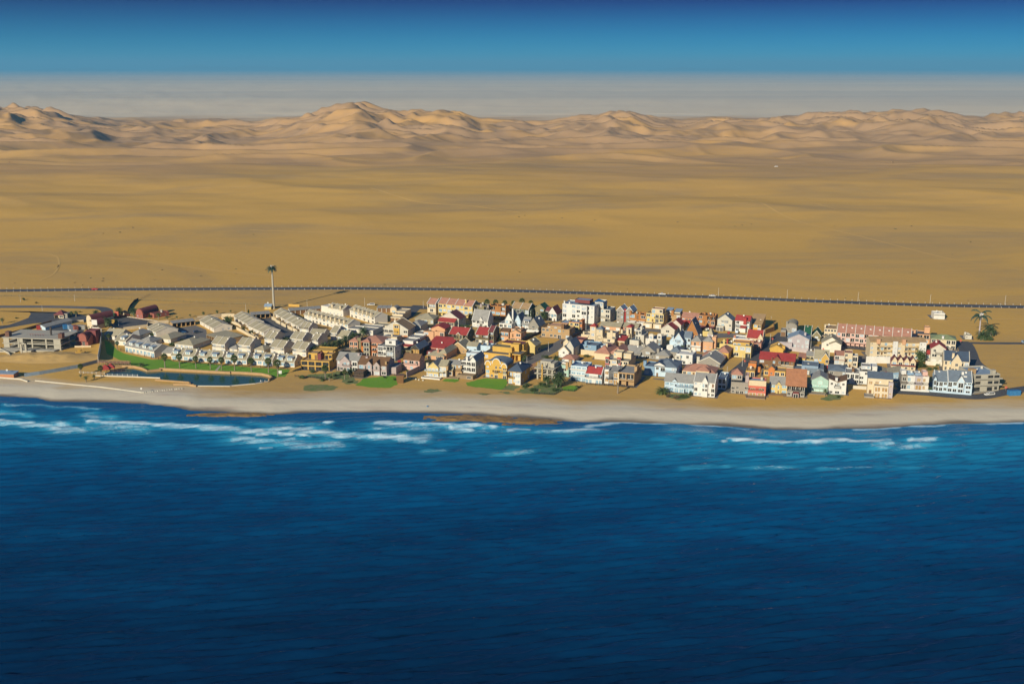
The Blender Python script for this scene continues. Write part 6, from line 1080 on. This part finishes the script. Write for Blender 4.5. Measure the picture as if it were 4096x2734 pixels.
sheet('courtyard', [G(6, *p) for p in [(730, 1130), (1000, 1150), (900, 1165), (720, 1140)]], PV, .02)
sheet('pavement', [G(9, *p) for p in [(1050, 1352), (1230, 1330), (1430, 1300), (1430, 1282), (1060, 1310)]], M_('concrete'), .05)

# faint wheel tracks and wind lines on the sand
tm, nt, b = newmat('track sand'); nt.links.new(mixrgb(nt, noise(nt, 0.2, 3, 0.6, coords(nt)), (0.60, 0.36, 0.085), (0.56, 0.34, 0.085)), b.inputs['Base Color']); b.inputs['Roughness'].default_value = 0.95
def track(px, w):
    pts = []
    for x, y in px:
        z = 0.
        for _ in range(5): p = P(x, y, z); z = float(ground_z(np.array([p.x]), np.array([p.y]))[0])
        pts.append(P(x, y, z))
    q = smooth(pts, 60); v = []; n = len(q)
    for i, p in enumerate(q):
        d = q[min(i + 1, n - 1)] - q[max(i - 1, 0)]; d.z = 0; d.normalize(); m_ = Vector((-d.y, d.x, 0)) * w / 2
        for s_ in (1, -1): a = p + m_ * s_; v.append((a.x, a.y, float(ground_z(np.array([a.x]), np.array([a.y]))[0]) + .12))
    mesh_obj('sand_track', v, [(2 * i + 1, 2 * i + 3, 2 * i + 2, 2 * i) for i in range(n - 1)], tm, kind='structure')
for px, w in (([(1480, 752), (1640, 790), (1900, 825), (2080, 850)], 3.0), ([(2940, 780), (3180, 880), (3500, 960), (3800, 1035), (4090, 1080)], 2.0), ([(3200, 800), (3420, 850), (3700, 890), (4096, 940)], 1.8), ([(2750, 890), (3100, 930), (3400, 955)], 2.4), ([(440, 1030), (640, 1052), (860, 1082), (1130, 1105)], 2.6), ([(0, 1005), (200, 1018), (236, 1050), (215, 1095), (160, 1122)], 1.6), ([(15, 1078), (60, 1070), (200, 1080), (236, 1060)], 1.4), ([(60, 792), (300, 775), (700, 750), (1000, 742)], 3.0), ([(1000, 920), (1400, 930), (1800, 925)], 3.0), ([(1900, 1025), (2200, 1040), (2500, 1048)], 2.4), ([(3620, 1277), (3800, 1274), (3900, 1275), (4120, 1278)], 2.2)): track(px, w)
# ================================================================== palms and shrubs
FP = 'fan palms on the pond lawn'
for z, x, y, s in ((1, 888, 990, .92), (1, 1088, 990, .92), (1, 1310, 998, .80), (1, 1507, 1010, .80), (1, 1660, 1017, .82), (2, 475, 1025, .98), (2, 702, 1040, .88), (2, 937, 1057, .95), (2, 1063, 1105, 1.05)):
    palm(G(z, x, y), 'fan', s, 'fan palm with brown skirt standing on the lawn beside the pond wall', x * .37, FP)
for z, x, y, s in ((1, 125, 650, .62), (1, 240, 745, .60)): palm(G(z, x, y), 'fan', s, 'shorter fan palm in front of the first lawn cottages', x * .1, 'short lawn palms')
palm(G(1, 570, 968), 'bushy', .95, 'low bushy palm alone on the lawn near the boardwalk')
for z, x, y, k, s, lb in ((0, 1107, 1090, 'fan', .72, 'fan palm on the sand beside the metal fence'), (0, 1380, 1115, 'fan', .72, 'fan palm at the white railed ramp'), (0, 385, 560, 'date', 1.0, 'spreading palm behind the unfinished shell'), (0, 1310, 295, 'date', .9, 'palm with bright crown beside the vaulted hall'), (0, 1480, 435, 'date', 1.25, 'tall palm at the edge of the west car park'), (0, 1590, 405, 'small', 1.4, 'dark palm beside the yellow bin'), (1, 465, 288, 'date', 1.15, 'palm beside the brick vaulted hall'), (1, 265, 268, 'date', 1.0, 'palm beside the guard hut'), (1, 800, 330, 'small', 1.6, 'bare young palm in front of the brick annex'), (0, 980, 300, 'small', 1.5, 'palm beside the kiosk'), (0, 1040, 295, 'small', 1.5, 'second palm from the kiosk'), (2, 1150, 635, 'bushy', 1.3, 'round bushy palm at the car park corner'), (5, 590, 352, 'date', 1.25, 'palm in front of the half-timbered house'), (5, 158, 262, 'date', .95, 'palm behind the blue slate gables'), (4, 955, 345, 'small', 1.7, 'slim palm in front of the cream terraced apartments'), (5, 765, 925, 'date', .9, 'dark palm beside the brick street and the terracotta cottage'), (6, 1115, 770, 'small', 1.4, 'palm in front of the pale blue steep gables'), (8, 340, 1372, 'small', 1.3, 'young palm on the terrace of the mint beach house'), (4, 1150, 452, 'bushy', .7, 'low palm in the garden of the white skylight house'), (0, 35, 390, 'small', 1.4, 'young palm on the traffic island')):
    palm(G(z, x, y), k, s, lb, x * .21)
for i, (x, y) in enumerate(((1100, 1132), (1175, 1182), (1285, 1150))): palm(G(0, x, y), 'small', [.75, 1.15, 1.0][i], 'small palm on open sand in front of the white railed ramp', i, 'small beach palms')
for z, x, y in ((1, 915, 342), (1, 1050, 327), (1, 1230, 303), (1, 1413, 285), (1, 1600, 263), (2, 48, 284), (2, 235, 262), (2, 420, 247)): palm(G(z, x, y), 'small', .8 + .5 * ((x * 7) % 10) / 10, 'young palm in the row on the sand behind the estate', x, 'young palms behind the estate')
for x, y, s in ((240, 815, 1.0), (320, 795, 1.05), (410, 780, 1.15), (470, 760, 1.0), (545, 745, 1.1), (615, 715, 1.1), (690, 680, 1.15), (800, 640, 1.2), (870, 610, .9), (930, 560, 1.15)): palm(G(3, x, y), 'date', s, 'dark spreading date palm in the grove above the yellow flat house', x, 'date palm grove')
for z, x, y in ((4, 1187, 222), (4, 1305, 222), (4, 1430, 226), (4, 1548, 226), (5, 300, 218), (5, 420, 216)): palm(G(z, x, y), 'fan', .84 + (x % 7) * .03, 'tall fan palm rising behind the back row houses', x, 'palms behind the back row')
for x, y, k, s, lb in ((415, 1160, 'fan', .95, 'tall palm of the clump in front of the yellow flat house'), (375, 1165, 'bushy', .9, 'low palm of the clump in front of the yellow flat house'), (470, 1168, 'small', 1.3, 'small leaning palm of the clump in front of the yellow flat house'), (678, 1148, 'fan', .62, 'slim pale palm beside the dark pavilion'), (752, 1110, 'date', .9, 'palm against the mauve gable house'), (1440, 1120, 'bushy', 1.1, 'palm beside the grey boundary wall'), (1535, 1040, 'bushy', .5, 'bright green palm under the pink house')): palm(G(3, x, y), k, s, lb, x)
for x, y, k, s, lb in ((812, 1245, 'date', 1.5, 'largest palm of the beach garden'), (770, 1262, 'date', 1.0, 'lower palm beside the largest garden palm'), (640, 1215, 'date', .95, 'palm in front of the house under construction'), (560, 1235, 'bushy', 1.0, 'bright low palm in the beach garden'), (370, 1240, 'bushy', .9, 'wind-bent palm beside the navy roof house'), (330, 1260, 'bushy', .75, 'low palm beside the red front wall'), (340, 900, 'small', 1.2, 'small palm at the mustard villa gate')): palm(G(5, x, y), k, s, lb, x * .3)
palm(G(6, 850, 1345), 'bushy', 1.75, 'big bushy palm at the corner of the twin beach house')
palm(G(9, 1205, 605), 'date', 1.6, 'round date palm below the palm mast, lower crown', 0, z=-2.6); palm(G(9, 1312, 560), 'date', 1.4, 'date palm below the palm mast, higher crown', 1, z=-.6)
for x, y in ((480, 1020), (560, 1012), (600, 960)): palm(G(9, x, y), 'bushy', .8, 'palm in the garden behind the pastel terrace', x, 'garden palms behind the pastel terrace')
SG = [(9, 1285, 615, 3.0, 3.2, 'dark round bush under the date palms'), (9, 375, 915, 4.6, 7.5, 'dark leafy tree beside the red zigzag gables'), (9, 340, 985, 3.2, 3.5, 'green shrub below the dark leafy tree'), (8, 1660, 985, 3.0, 3.0, 'broad green shrub beside the pastel terrace'), (9, 487, 1305, 1.6, 2.0, 'clipped shrub in front of the pastel terrace'), (9, 580, 1300, 1.1, 2.4, 'small tree in front of the light blue house'), (2, 400, 385, 3.4, 5.5, 'green tree in the corner of the walled gardens'), (2, 660, 262, 1.0, 4.2, 'slim cypress beside the four-bay carport'), (1, 690, 310, 1.6, 2.8, 'round tree in front of the brick hall'), (1, 980, 700, 3.2, 2.6, 'bushes between the estate bungalows'), (1, 1040, 480, 1.6, 1.8, 'clipped bush in the estate yard'), (1, 700, 555, 2.4, 2.2, 'dark bush below the three stepped roofs'), (3, 1230, 1130, 1.8, 1.0, 'low shrub on the beach lawn, left one'), (3, 1355, 1160, 1.8, 1.2, 'low shrub on the beach lawn beside the hedge'), (3, 545, 1110, 2.0, 1.4, 'dark shrub on the lawn beside the pavilion'), (3, 110, 1135, 2.4, 2.2, 'dark shrub at the garden fence of the yellow flat house'), (3, 230, 1060, 2.6, 1.8, 'hedge clump below the yellow flat house'), (3, 640, 1085, 2.0, 2.2, 'yellow green shrub beside the slim pale palm'), (5, 610, 870, 3.0, 2.4, 'round dark bush at the brick street corner'), (4, 1690, 905, 1.6, 2.4, 'young tree beside the mustard villa'), (4, 830, 455, 2.6, 2.4, 'dark hedge behind the red-roofed houses'), (4, 920, 450, 3.0, 2.6, 'flowering hedge behind the red-roofed houses'), (4, 1345, 625, 1.4, 2.6, 'small tree beside the peach house'), (5, 1180, 850, 2.4, 2.2, 'green bush behind the cream garden wall'), (5, 440, 1300, 3.2, 1.4, 'low green ground shrubs in the palm garden'), (5, 760, 1300, 2.8, 1.4, 'hedge in the fenced beach garden'), (5, 640, 1250, 2.2, 1.6, 'shrubs under the palm in front of the construction'), (5, 1050, 1260, 2.0, 1.3, 'hedge beside the brown beach terrace'), (6, 930, 1385, 2.0, 1.6, 'dry shrub below the bushy palm'), (6, 1050, 1410, 2.4, 1.8, 'dry shrub at the dune path'), (6, 1150, 1400, 2.8, 2.2, 'shrub below the iron balcony'), (6, 1225, 1360, 1.6, 2.2, 'dark shrub between the twin houses'), (8, 540, 1395, 1.8, 1.2, 'low shrubs on the garden edge of the white butterfly house'), (7, 700, 790, 2.0, 3.4, 'creeper bush on the lemon corner house'), (8, 810, 965, 2.0, 2.2, 'bush beside the cream modern house'), (9, 470, 720, 1.6, 3.0, 'green tree beside the yellow apartment block'), (0, 325, 70, 1.8, 1.8, 'desert bush near the post fence'), (0, 490, 112, 1.4, 1.2, 'desert bush on the verge'), (0, 1085, 235, 1.2, 1.0, 'small bush near the kiosk'), (0, 228, 318, 1.4, 1.0, 'bush on the traffic island')]
for i, (z, x, y, r, h, lb) in enumerate(SG): shrub(G(z, x, y), r, h, lb, 'leaf_dry' if 'dry ' in lb else 'leaf_shrub', i)
for i, (z, x, y) in enumerate([(2, 540, 400), (2, 600, 455), (2, 700, 520), (2, 760, 560), (2, 820, 590), (2, 455, 430), (2, 1060, 365), (2, 1140, 415), (2, 1215, 455), (2, 1300, 495), (2, 840, 690), (2, 900, 700), (2, 500, 800), (2, 700, 800), (1, 800, 745), (1, 600, 620), (1, 1320, 740), (1, 1120, 620), (1, 330, 560), (3, 260, 620), (3, 430, 560), (3, 60, 640), (2, 1010, 810), (2, 1190, 830)]):
    shrub(G(z, x, y), 1.1 + (i % 3) * .4, 1.0 + (i % 4) * .4, 'low green shrub in an estate garden between the white rows', 'leaf_shrub', i, 'shrubs in the estate gardens')
# scattered desert scrub
rs = random.Random(5); DS = [(362, 1112), (414, 1114), (411, 1124), (1092, 1108), (650, 1079), (805, 1104), (945, 1076), (1063, 1079), (945, 1096), (2075, 858), (2250, 856), (2380, 857), (2100, 851), (3005, 891), (3339, 899), (3583, 908), (3645, 1093), (3646, 897), (3882, 968), (2970, 895), (2710, 866), (2940, 900), (3098, 1173), (3872, 1202), (3382, 1192), (60, 1132), (300, 1130), (330, 1140), (620, 1118), (1760, 1136), (1540, 1138), (2508, 1156), (2080, 1088), (1950, 1060), (3255, 960), (3810, 1018), (480, 925), (412, 930), (530, 900), (1015, 935)]
for i, (x, y) in enumerate(DS):
    p = P(x, y); zz = float(ground_z(np.array([p.x]), np.array([p.y]))[0]); p = P(x, y, zz); zz = float(ground_z(np.array([p.x]), np.array([p.y]))[0]); k = max(1.0, p.y / 800)
    o = shrub((p.x, p.y), rs.uniform(.6, 1.2) * k, rs.uniform(.35, .6) * k, 'low desert scrub clump scattered on the open sand', 'leaf_dry' if i % 3 else 'leaf_shrub', i, 'desert scrub clumps'); o.location.z = zz - .1
# ================================================================== masts shaped like palms
def mast(p, h, L, n, label, r=.75, up=.62, drop=0):
    e = empty('palm_mast', p); tag(e, label, 'mast'); t = MB()
    for i in range(12): a, b_ = h * i / 12, h * (i + 1) / 12; t.tube((0, 0, a - .3 if i == 0 else a), (0, 0, b_), r * (1 - .035 * i) + .06, r * (1 - .035 * (i + 1)), 10)
    t.out('trunk', M_('concrete'), e); c = MB(); date_crown(c, (0, 0, h), L, n, random.Random(4), up); c.out('fronds', special('leaf_mast'), e)
    q = MB(); [q.box(.9 * math.cos(a) - .2, .9 * math.cos(a) + .2, .9 * math.sin(a) - .2, .9 * math.sin(a) + .2, h + .4, h + 2.6) for a in (.5, 2.6, 4.7)]; q.out('antenna', mat('pale', 'paint'), e)
mast(G(2, 1010, 186), 28.5, 4.6, 46, 'very tall slim mast disguised as a palm beside the small hut', .85, .75)
E = empty('palm_mast', P(3916, 1342)); tag(E, 'mast disguised as a palm with sparse drooping fronds above the date palms', 'mast')
t = MB(); t.tube((0, 0, -.3), (0, 0, 8), .55, .42, 10); t.tube((0, 0, 8), (0, 0, 15), .42, .3, 10); t.out('trunk', M_('lav'), E)
c = MB(); rs = random.Random(8)
for i in range(13):
    az = i * 2.39996; up = 1.1 if i < 3 else .75 if i < 8 else .35; h = Vector((math.cos(az), math.sin(az), 0)); s2 = Vector((-h.y, h.x, 0)); pv = Vector((0, 0, 12.2 + (i < 3) * 1.6)); e_ = up
    for k in range(8):
        q = pv + (h * math.cos(e_) + Vector((0, 0, math.sin(e_)))) * .95; e_ -= .24; w = 1.25 * math.sin(math.pi * (k + 1) / 9.5) + .2
        for sg in (-1, 1): c.poly(pv, q, pv.lerp(q, .9) + s2 * sg * w * .5 + Vector((0, 0, -w * .8)))
        c.tube(pv, q, .16, .13, 5, False); pv = q
c.out('fronds', special('leaf_mast'), E)
d = MB(); d.tube((.5, -.4, 14.2), (.55, -.7, 14.2), .75, .75, 14); d.box(-.9, -.6, -.3, .1, 12.6, 14.4); d.box(.7, 1.0, -.2, .2, 10.6, 12.2); d.out('antenna', mat('white', 'paint'), E)
# ================================================================== along the highway
pm = unit_mesh('marker_post', lambda m: (m.box(-.075, .075, -.075, .075, -.3, 1.1)), mat('white', 'paint')); cum = [0]
for a, b in zip(HWP, HWP[1:]): cum.append(cum[-1] + (b - a).length)
def along(s):
    i = max(0, min(len(cum) - 2, int(np.searchsorted(cum, s)) - 1)); t = (s - cum[i]) / (cum[i + 1] - cum[i]); d = (HWP[i + 1] - HWP[i]).normalized(); return HWP[i].lerp(HWP[i + 1], t), Vector((-d.y, d.x, 0))
vis = [s for s in np.arange(0, cum[-1], .5) if -20 < proj(along(s)[0].x, along(s)[0].y, 0)[0] < 4116]; s0, s1 = vis[0], vis[-1]
for side, off, nm in ((-1, -5.2, 'white marker post on the town side of the highway'), (1, 5.6, 'white marker post on the desert side of the highway')):
    for i in range(150):
        p, n = along(s0 + (s1 - s0) * (i + (.3 if side > 0 else .05)) / 150); q = p + n * off; o = bpy.data.objects.new('marker_post', pm); COL.objects.link(o); o.location = q; o.rotation_euler = (0, 0, i * .03); tag(o, nm, 'marker post', nm + 's')
for i, (x, y, top) in enumerate(((2875, 1187, 1150), (3150, 1196, 1158), (3434, 1207, 1168), (3723, 1216, 1178), (4023, 1220, 1181))):
    p = P(x, y) + Vector((0, 1.5, 0)); pole(p, z_at(p.y, top), 'tall white lamp post beside the highway east of the town', group='highway lamp posts')
for z, x, y, h, lb in ((0, 282, 95, 5, 'white lamp post near the post fence, west one'), (0, 1020, 82, 5, 'white lamp post near the post fence, east one'), (0, 578, 215, 4, 'lamp post beside the strip street'), (0, 1620, 415, 3.5, 'lamp post at the west car park'), (2, 628, 235, 6, 'thin pole behind the four-bay carport'), (2, 1463, 180, 6, 'thin pole behind the brown-doored garages'), (3, 952, 150, 6, 'thin pole behind the parked white pickup'), (3, 1320, 235, 6, 'thin pole at the gatehouse'), (4, 318, 175, 5, 'thin pole on the sand above the junction'), (5, 660, 768, 6, 'street lamp beside the brick street bend'), (5, 1172, 480, 6, 'street lamp at the top of the brick street'), (7, 575, 970, 6.5, 'street lamp beside the walled yellow veranda house'), (7, 366, 1125, 6.5, 'street lamp at the foot of the wide street'), (7, 955, 655, 6, 'street lamp beside the red-roofed corner house'), (7, 1510, 720, 8, 'street lamp beside the lavender house'), (7, 968, 372, 4, 'thin pole behind the back corner plot'), (5, 367, 932, 4.5, 'street lamp at the mustard villa wall'), (6, 835, 735, 4, 'street lamp beside the cream classical house')):
    pole(G(z, x, y), h, lb, arm='street lamp' in lb)
# ================================================================== vehicles
def hdir(s): a, n = along(s); return math.atan2(-n.x, n.y)
def onroad(x, off): s = min(np.arange(s0, s1, 1.0), key=lambda q: abs(proj(along(q)[0].x, along(q)[0].y, 0)[0] - x)); p, n = along(s); return p + n * off, math.atan2(-n.x, n.y)
p, a = onroad(382, -1.8); vehicle(p, 'sedan', (208, 20, 30), 'red car driving along the highway', a, 4.9, z=.03)
p, a = onroad(2648, 1.8); vehicle(p, 'pickup', 'white', 'white pickup truck driving along the highway', a + math.pi, 5.2, cat='pickup', z=.03)
p, a = onroad(2847, 1.8); vehicle(p, 'sedan', 'white', 'white car driving along the highway behind the pickup', a + math.pi, 4.9, z=.03)
vehicle(G(3, 1035, 142), 'canopy', 'white', 'white canopy pickup parked on the sand behind the garages', math.pi + .05, 5.3, cat='pickup')
vehicle(G(9, 1300, 1368), 'canopy', 'white', 'white canopy pickup parked on the beach road', math.pi + .28, 5.3, cat='pickup', z=.03)
vehicle(G(9, 1790, 655), 'suv', 'rblue', 'pale car on the sand road at the edge of the place', 0, 4.8, z=.03)
vehicle(G(1, 1320, 515), 'suv', 'navy', 'dark blue car parked in the estate courtyard', .7, 4.6, z=.02); vehicle(G(1, 1130, 515), 'sedan', (20, 84, 130), 'bright blue car parked beside the estate wall', .2, 4.4, z=.02)
for i, (x, y) in enumerate(((760, 345), (785, 370))): vehicle(G(2, x, y), 'sedan', 'sky', ['blue car parked beside the upper end of the four-roof estate row', 'blue car parked lower down behind the four-roof estate row'][i], .6, 4.4)
vehicle(G(7, 505, 515), 'suv', 'lblue', 'pale car parked at the white house with the red tower', 1.2, 4.4)
def desert_pt(x, y):
    z = 0.
    for _ in range(6): p = P(x, y, z); z = float(ground_z(np.array([p.x]), np.array([p.y]))[0])
    return P(x, y, z)
p = desert_pt(3104, 668); o = vehicle(p, 'suv', 'white', 'white off-road car far out before the dunes', 2.9, 5.4); o.location.z = p.z; p = desert_pt(3572, 651); o = vehicle(p, 'suv', 'tan', 'sand-coloured off-road car far out before the dunes', .3, 5.2); o.location.z = p.z
def quad_bike(p, i):
    e = empty('quad_bike', p, i * .4); tag(e, 'quad bike with rider in the line crossing the dunes', 'quad bike', 'quad bikes in the dunes'); b = MB(); b.box(-.8, .8, -.35, .35, .4, .8); b.box(-.9, -.3, -.5, .5, .75, .9); b.box(.4, .95, -.5, .5, .75, .9); b.tube((.35, -.4, 1.15), (.35, .4, 1.15), .04, .04, 5); b.out('body', mat('maroon', 'paint'), e)
    for x in (-.6, .6):
        for y in (-.5, .5): w = MB(); w.tube((x, y - .13, .3), (x, y + .13, .3), .32, .32, 10); w.out('wheel', special('rubber'), e)
for i, (x, y) in enumerate(((38, 650), (80, 653), (112, 655), (134, 656), (182, 655))): quad_bike(desert_pt(x, y), i)
# ================================================================== small things
def person(p, top, leg, label, pose=0, rz=0.):
    e = empty('person', p, rz); tag(e, label, 'person', 'people at the pond'); me = bpy.data.meshes.new('body')
    J = [(0, 0, .95), (0, 0, 1.2), (0, 0, 1.42), (0, .0, 1.52), (0, .01, 1.66), (.2, 0, 1.4), (.26, .02, 1.14), (.24, -.1, .92), (-.2, 0, 1.4), (-.26, .02, 1.14), (-.24, -.12, .93), (.1, 0, .9), (.11, -.02 - .06 * pose, .5), (.11, .05, .06), (.11, -.12, .03), (-.1, 0, .9), (-.11, .06 * pose, .5), (-.11, .05, .06), (-.11, -.12, .03)]
    Ed = [(0, 1), (1, 2), (2, 3), (3, 4), (2, 5), (5, 6), (6, 7), (2, 8), (8, 9), (9, 10), (0, 11), (11, 12), (12, 13), (13, 14), (0, 15), (15, 16), (16, 17), (17, 18)]
    Rr = [.15, .14, .15, .06, .11, .07, .05, .045, .07, .05, .045, .1, .075, .05, .045, .1, .075, .05, .045]
    me.from_pydata(J, Ed, []); o = bpy.data.objects.new('body', me); COL.objects.link(o); o.parent = e; sk = o.modifiers.new('skin', 'SKIN'); sk.use_smooth_shade = True
    for v_, r_ in zip(me.skin_vertices[0].data, Rr): v_.radius = (r_, r_)
    me.skin_vertices[0].data[0].use_root = True; o.modifiers.new('sub', 'SUBSURF').levels = 1; me.materials.append(mat(top, 'wall'))
    h = MB(); k = 8
    for i in range(4):
        for j in range(k): a0, a1 = math.pi * i / 8, math.pi * (i + 1) / 8; t0, t1 = 2 * math.pi * j / k, 2 * math.pi * (j + 1) / k; h.poly(*[(.125 * math.sin(a) * math.cos(t), .02 + .125 * math.sin(a) * math.sin(t), 1.68 + .13 * math.cos(a)) for a, t in ((a0, t0), (a1, t0), (a1, t1), (a0, t1))])
    h.out('hair', mat('dark', 'wall'), e); l = MB(); [l.tube((s * .1, 0, .92), (s * .11, .02, .1), .115, .075, 8) for s in (-1, 1)]; l.out('trousers', mat(leg, 'wall'), e)
for i, (x, t, l, lb) in enumerate(((830, 'white', 'sky', 'person in white top standing on the pond wall'), (852, 'rblue', 'navy', 'person in pale blue top standing on the pond wall'), (888, 'shell', 'tan', 'person in cream top standing at the pond corner'))): person(G(2, x, 1196), t, l, lb, i % 2, i)
def signpost(p, h, c, label, w=1.0, cat='sign'):
    e = empty('sign', p); tag(e, label, cat); b = MB(); b.tube((0, 0, -.2), (0, 0, h), .06, .05, 6); b.out('post', mat('grey', 'paint'), e); b = MB(); b.box(-w / 2, w / 2, -.09, -.05, h - w * .9, h + .05); b.out('panel', mat(c, 'paint'), e)
for z, x, y, h, c, lb, w in ((2, 1097, 1085, 2.4, 'white', 'white notice board on the pond lawn', 1.9), (1, 568, 1338, 3.0, 'white', 'white beach post with notice panel', .9), (7, 610, 945, 2.6, 'coral', 'red stop sign beside the wide street, lower one', 1.1), (7, 985, 640, 2.6, 'coral', 'red stop sign beside the wide street, upper one', 1.1), (9, 905, 660, 2.4, 'coral', 'red road sign at the sand road corner', 1.2), (9, 1524, 1298, 2.2, 'coral', 'red road sign at the beach road end', 1.2), (5, 1187, 452, 2.4, 'lav', 'small sign at the top of the brick street', .9), (9, 1447, 178, 3.4, 'grey', 'grey sign beside the highway', 1.0)): signpost(G(z, x, y), h, c, lb, w)
def billboard(): 
    e = empty('billboard', G(0, 1300, 500), -.2); tag(e, 'white billboard on dark frame beside the vaulted halls', 'billboard')
    for x in (-1.6, 1.6): b = MB(); b.box(x - .12, x + .12, -.1, .1, -.2, 8); b.out('post', mat('dark', 'paint'), e)
    for z0, h in ((4.6, 3.4), (.8, 2.2)): b = MB(); b.box(-1.9, 1.9, -.2, -.1, z0, z0 + h); b.out('panel', mat('white', 'paint'), e)
billboard()
def bin_(p, c, label, s=1.0):
    e = empty('refuse_bin', p); tag(e, label, 'bin'); b = MB(); b.prism([(-.5 * s, -.45 * s, 0), (.5 * s, -.45 * s, 0), (.6 * s, -.55 * s, 1.2 * s), (-.6 * s, -.55 * s, 1.2 * s)], (0, 1.0 * s, 0)); b.out('body', mat(c, 'paint'), e); b = MB(); b.box(-.65 * s, .65 * s, -.6 * s, .55 * s, 1.2 * s, 1.3 * s); b.out('lid', mat(c, 'paint'), e)
for z, x, y, c, lb, s in ((7, 347, 1128, 'red', 'red bin at the foot of the wide street', 1.3), (7, 389, 528, 'red', 'red bin in the back row street', 1.2), (8, 388, 1008, 'red', 'red bin beside the yellow gabled garage', 1.6), (0, 1550, 380, 'yellow', 'yellow skip at the west car park', 1.8), (1, 235, 275, 'coral', 'orange refuse skip beside the guard hut', 2.2), (1, 185, 285, 'green', 'green refuse skip beside the orange one', 1.6), (3, 1425, 935, 'red', 'red water tank behind the pink house', 1.6), (3, 1437, 1190, 'brown', 'brown box hut at the hedge end', 3.4), (2, 650, 195, 'navy', 'unused', 1)):
    if lb != 'unused': bin_(G(z, x, y), c, lb, s)
p = G(0, 1072, 803); e = empty('excavator', p, .5); tag(e, 'small yellow excavator on the building sand', 'excavator'); b = MB(); b.box(-1.6, 1.2, -1, 1, .8, 2.0); b.box(-.3, .9, -.9, .1, 2.0, 3.1); b.out('body', mat('yellow', 'paint'), e)
for y in (-1.1, .6): b = MB(); b.box(-1.5, 1.5, y, y + .5, 0, .8); b.out('track', special('rubber'), e)
b = MB(); b.tube((1.2, 0, 1.6), (2.8, 0, 3.4), .2, .16, 6); b.tube((2.8, 0, 3.4), (3.8, 0, 1.2), .16, .12, 6); b.out('boom', mat('yellow', 'paint'), e); b = MB(); b.box(3.4, 4.1, -.4, .4, .6, 1.2); b.out('bucket', mat('dark', 'paint'), e)
# dead trunk on the beach, stones, bollards
e = empty('palm_stump', G(5, 1605, 1338)); tag(e, 'bare palm trunk standing alone on the beach', 'tree'); b = MB(); b.tube((0, 0, -.3), (.1, 0, 3.4), .42, .34, 8); b.tube((.1, 0, 3.4), (.0, 0, 5.4), .55, .42, 8); b.out('trunk', special('bark'), e); c = MB(); leafcloud(c, (0, 0, 4.6), (.8, .8, 1.2), 60, .7, random.Random(2)); c.out('dead_fronds', special('leaf_dry'), e)
sm_ = unit_mesh('marker_stone', lambda m: m.prism([(-.35, -.3, -.1), (.4, -.35, -.1), (.3, .35, -.1), (-.3, .3, -.1)], (.04, .03, .75)), mat('pale', 'wall'))
for i in range(17):
    o = bpy.data.objects.new('marker_stone', sm_); COL.objects.link(o); o.location = G(1, 590 + 33 * i, 1330 - 3.2 * i); o.rotation_euler = (0, 0, i); tag(o, 'pale marker stone in the row across the beach', 'stone', 'row of beach stones')
for i, (x, y) in enumerate(((140, 1130), (180, 1134), (215, 1140), (255, 1148), (312, 1155), (105, 1125))):
    o = bpy.data.objects.new('bollard', sm_); COL.objects.link(o); o.location = G(4, x, y + 10); tag(o, 'short timber bollard in front of the lemon beach house', 'bollard', 'bollards on the sand')
# heaped building sand
pw = G(0, 640, 850); X, Y = np.meshgrid(np.linspace(-34, 34, 60), np.linspace(-16, 13, 40)); r = np.hypot(X / 33, Y / 14); Z = np.clip(1 - r * r, 0, 1) ** 1.3 * 2.6 * (1 + .5 * fbm(X / 9, Y / 7, 3)) - .05
o = grid_obj('sand_heap', X + pw.x, Y + pw.y, Z, special('heap'), kind='structure')
b = MB(); b.tube((0, 0, .1), (0, 0, .5), .5, .4, 8); o = b.out('buoy', mat('sky', 'paint')); o.location = desert_pt(1710, 1626); tag(o, 'small blue float lying on the beach', 'float')
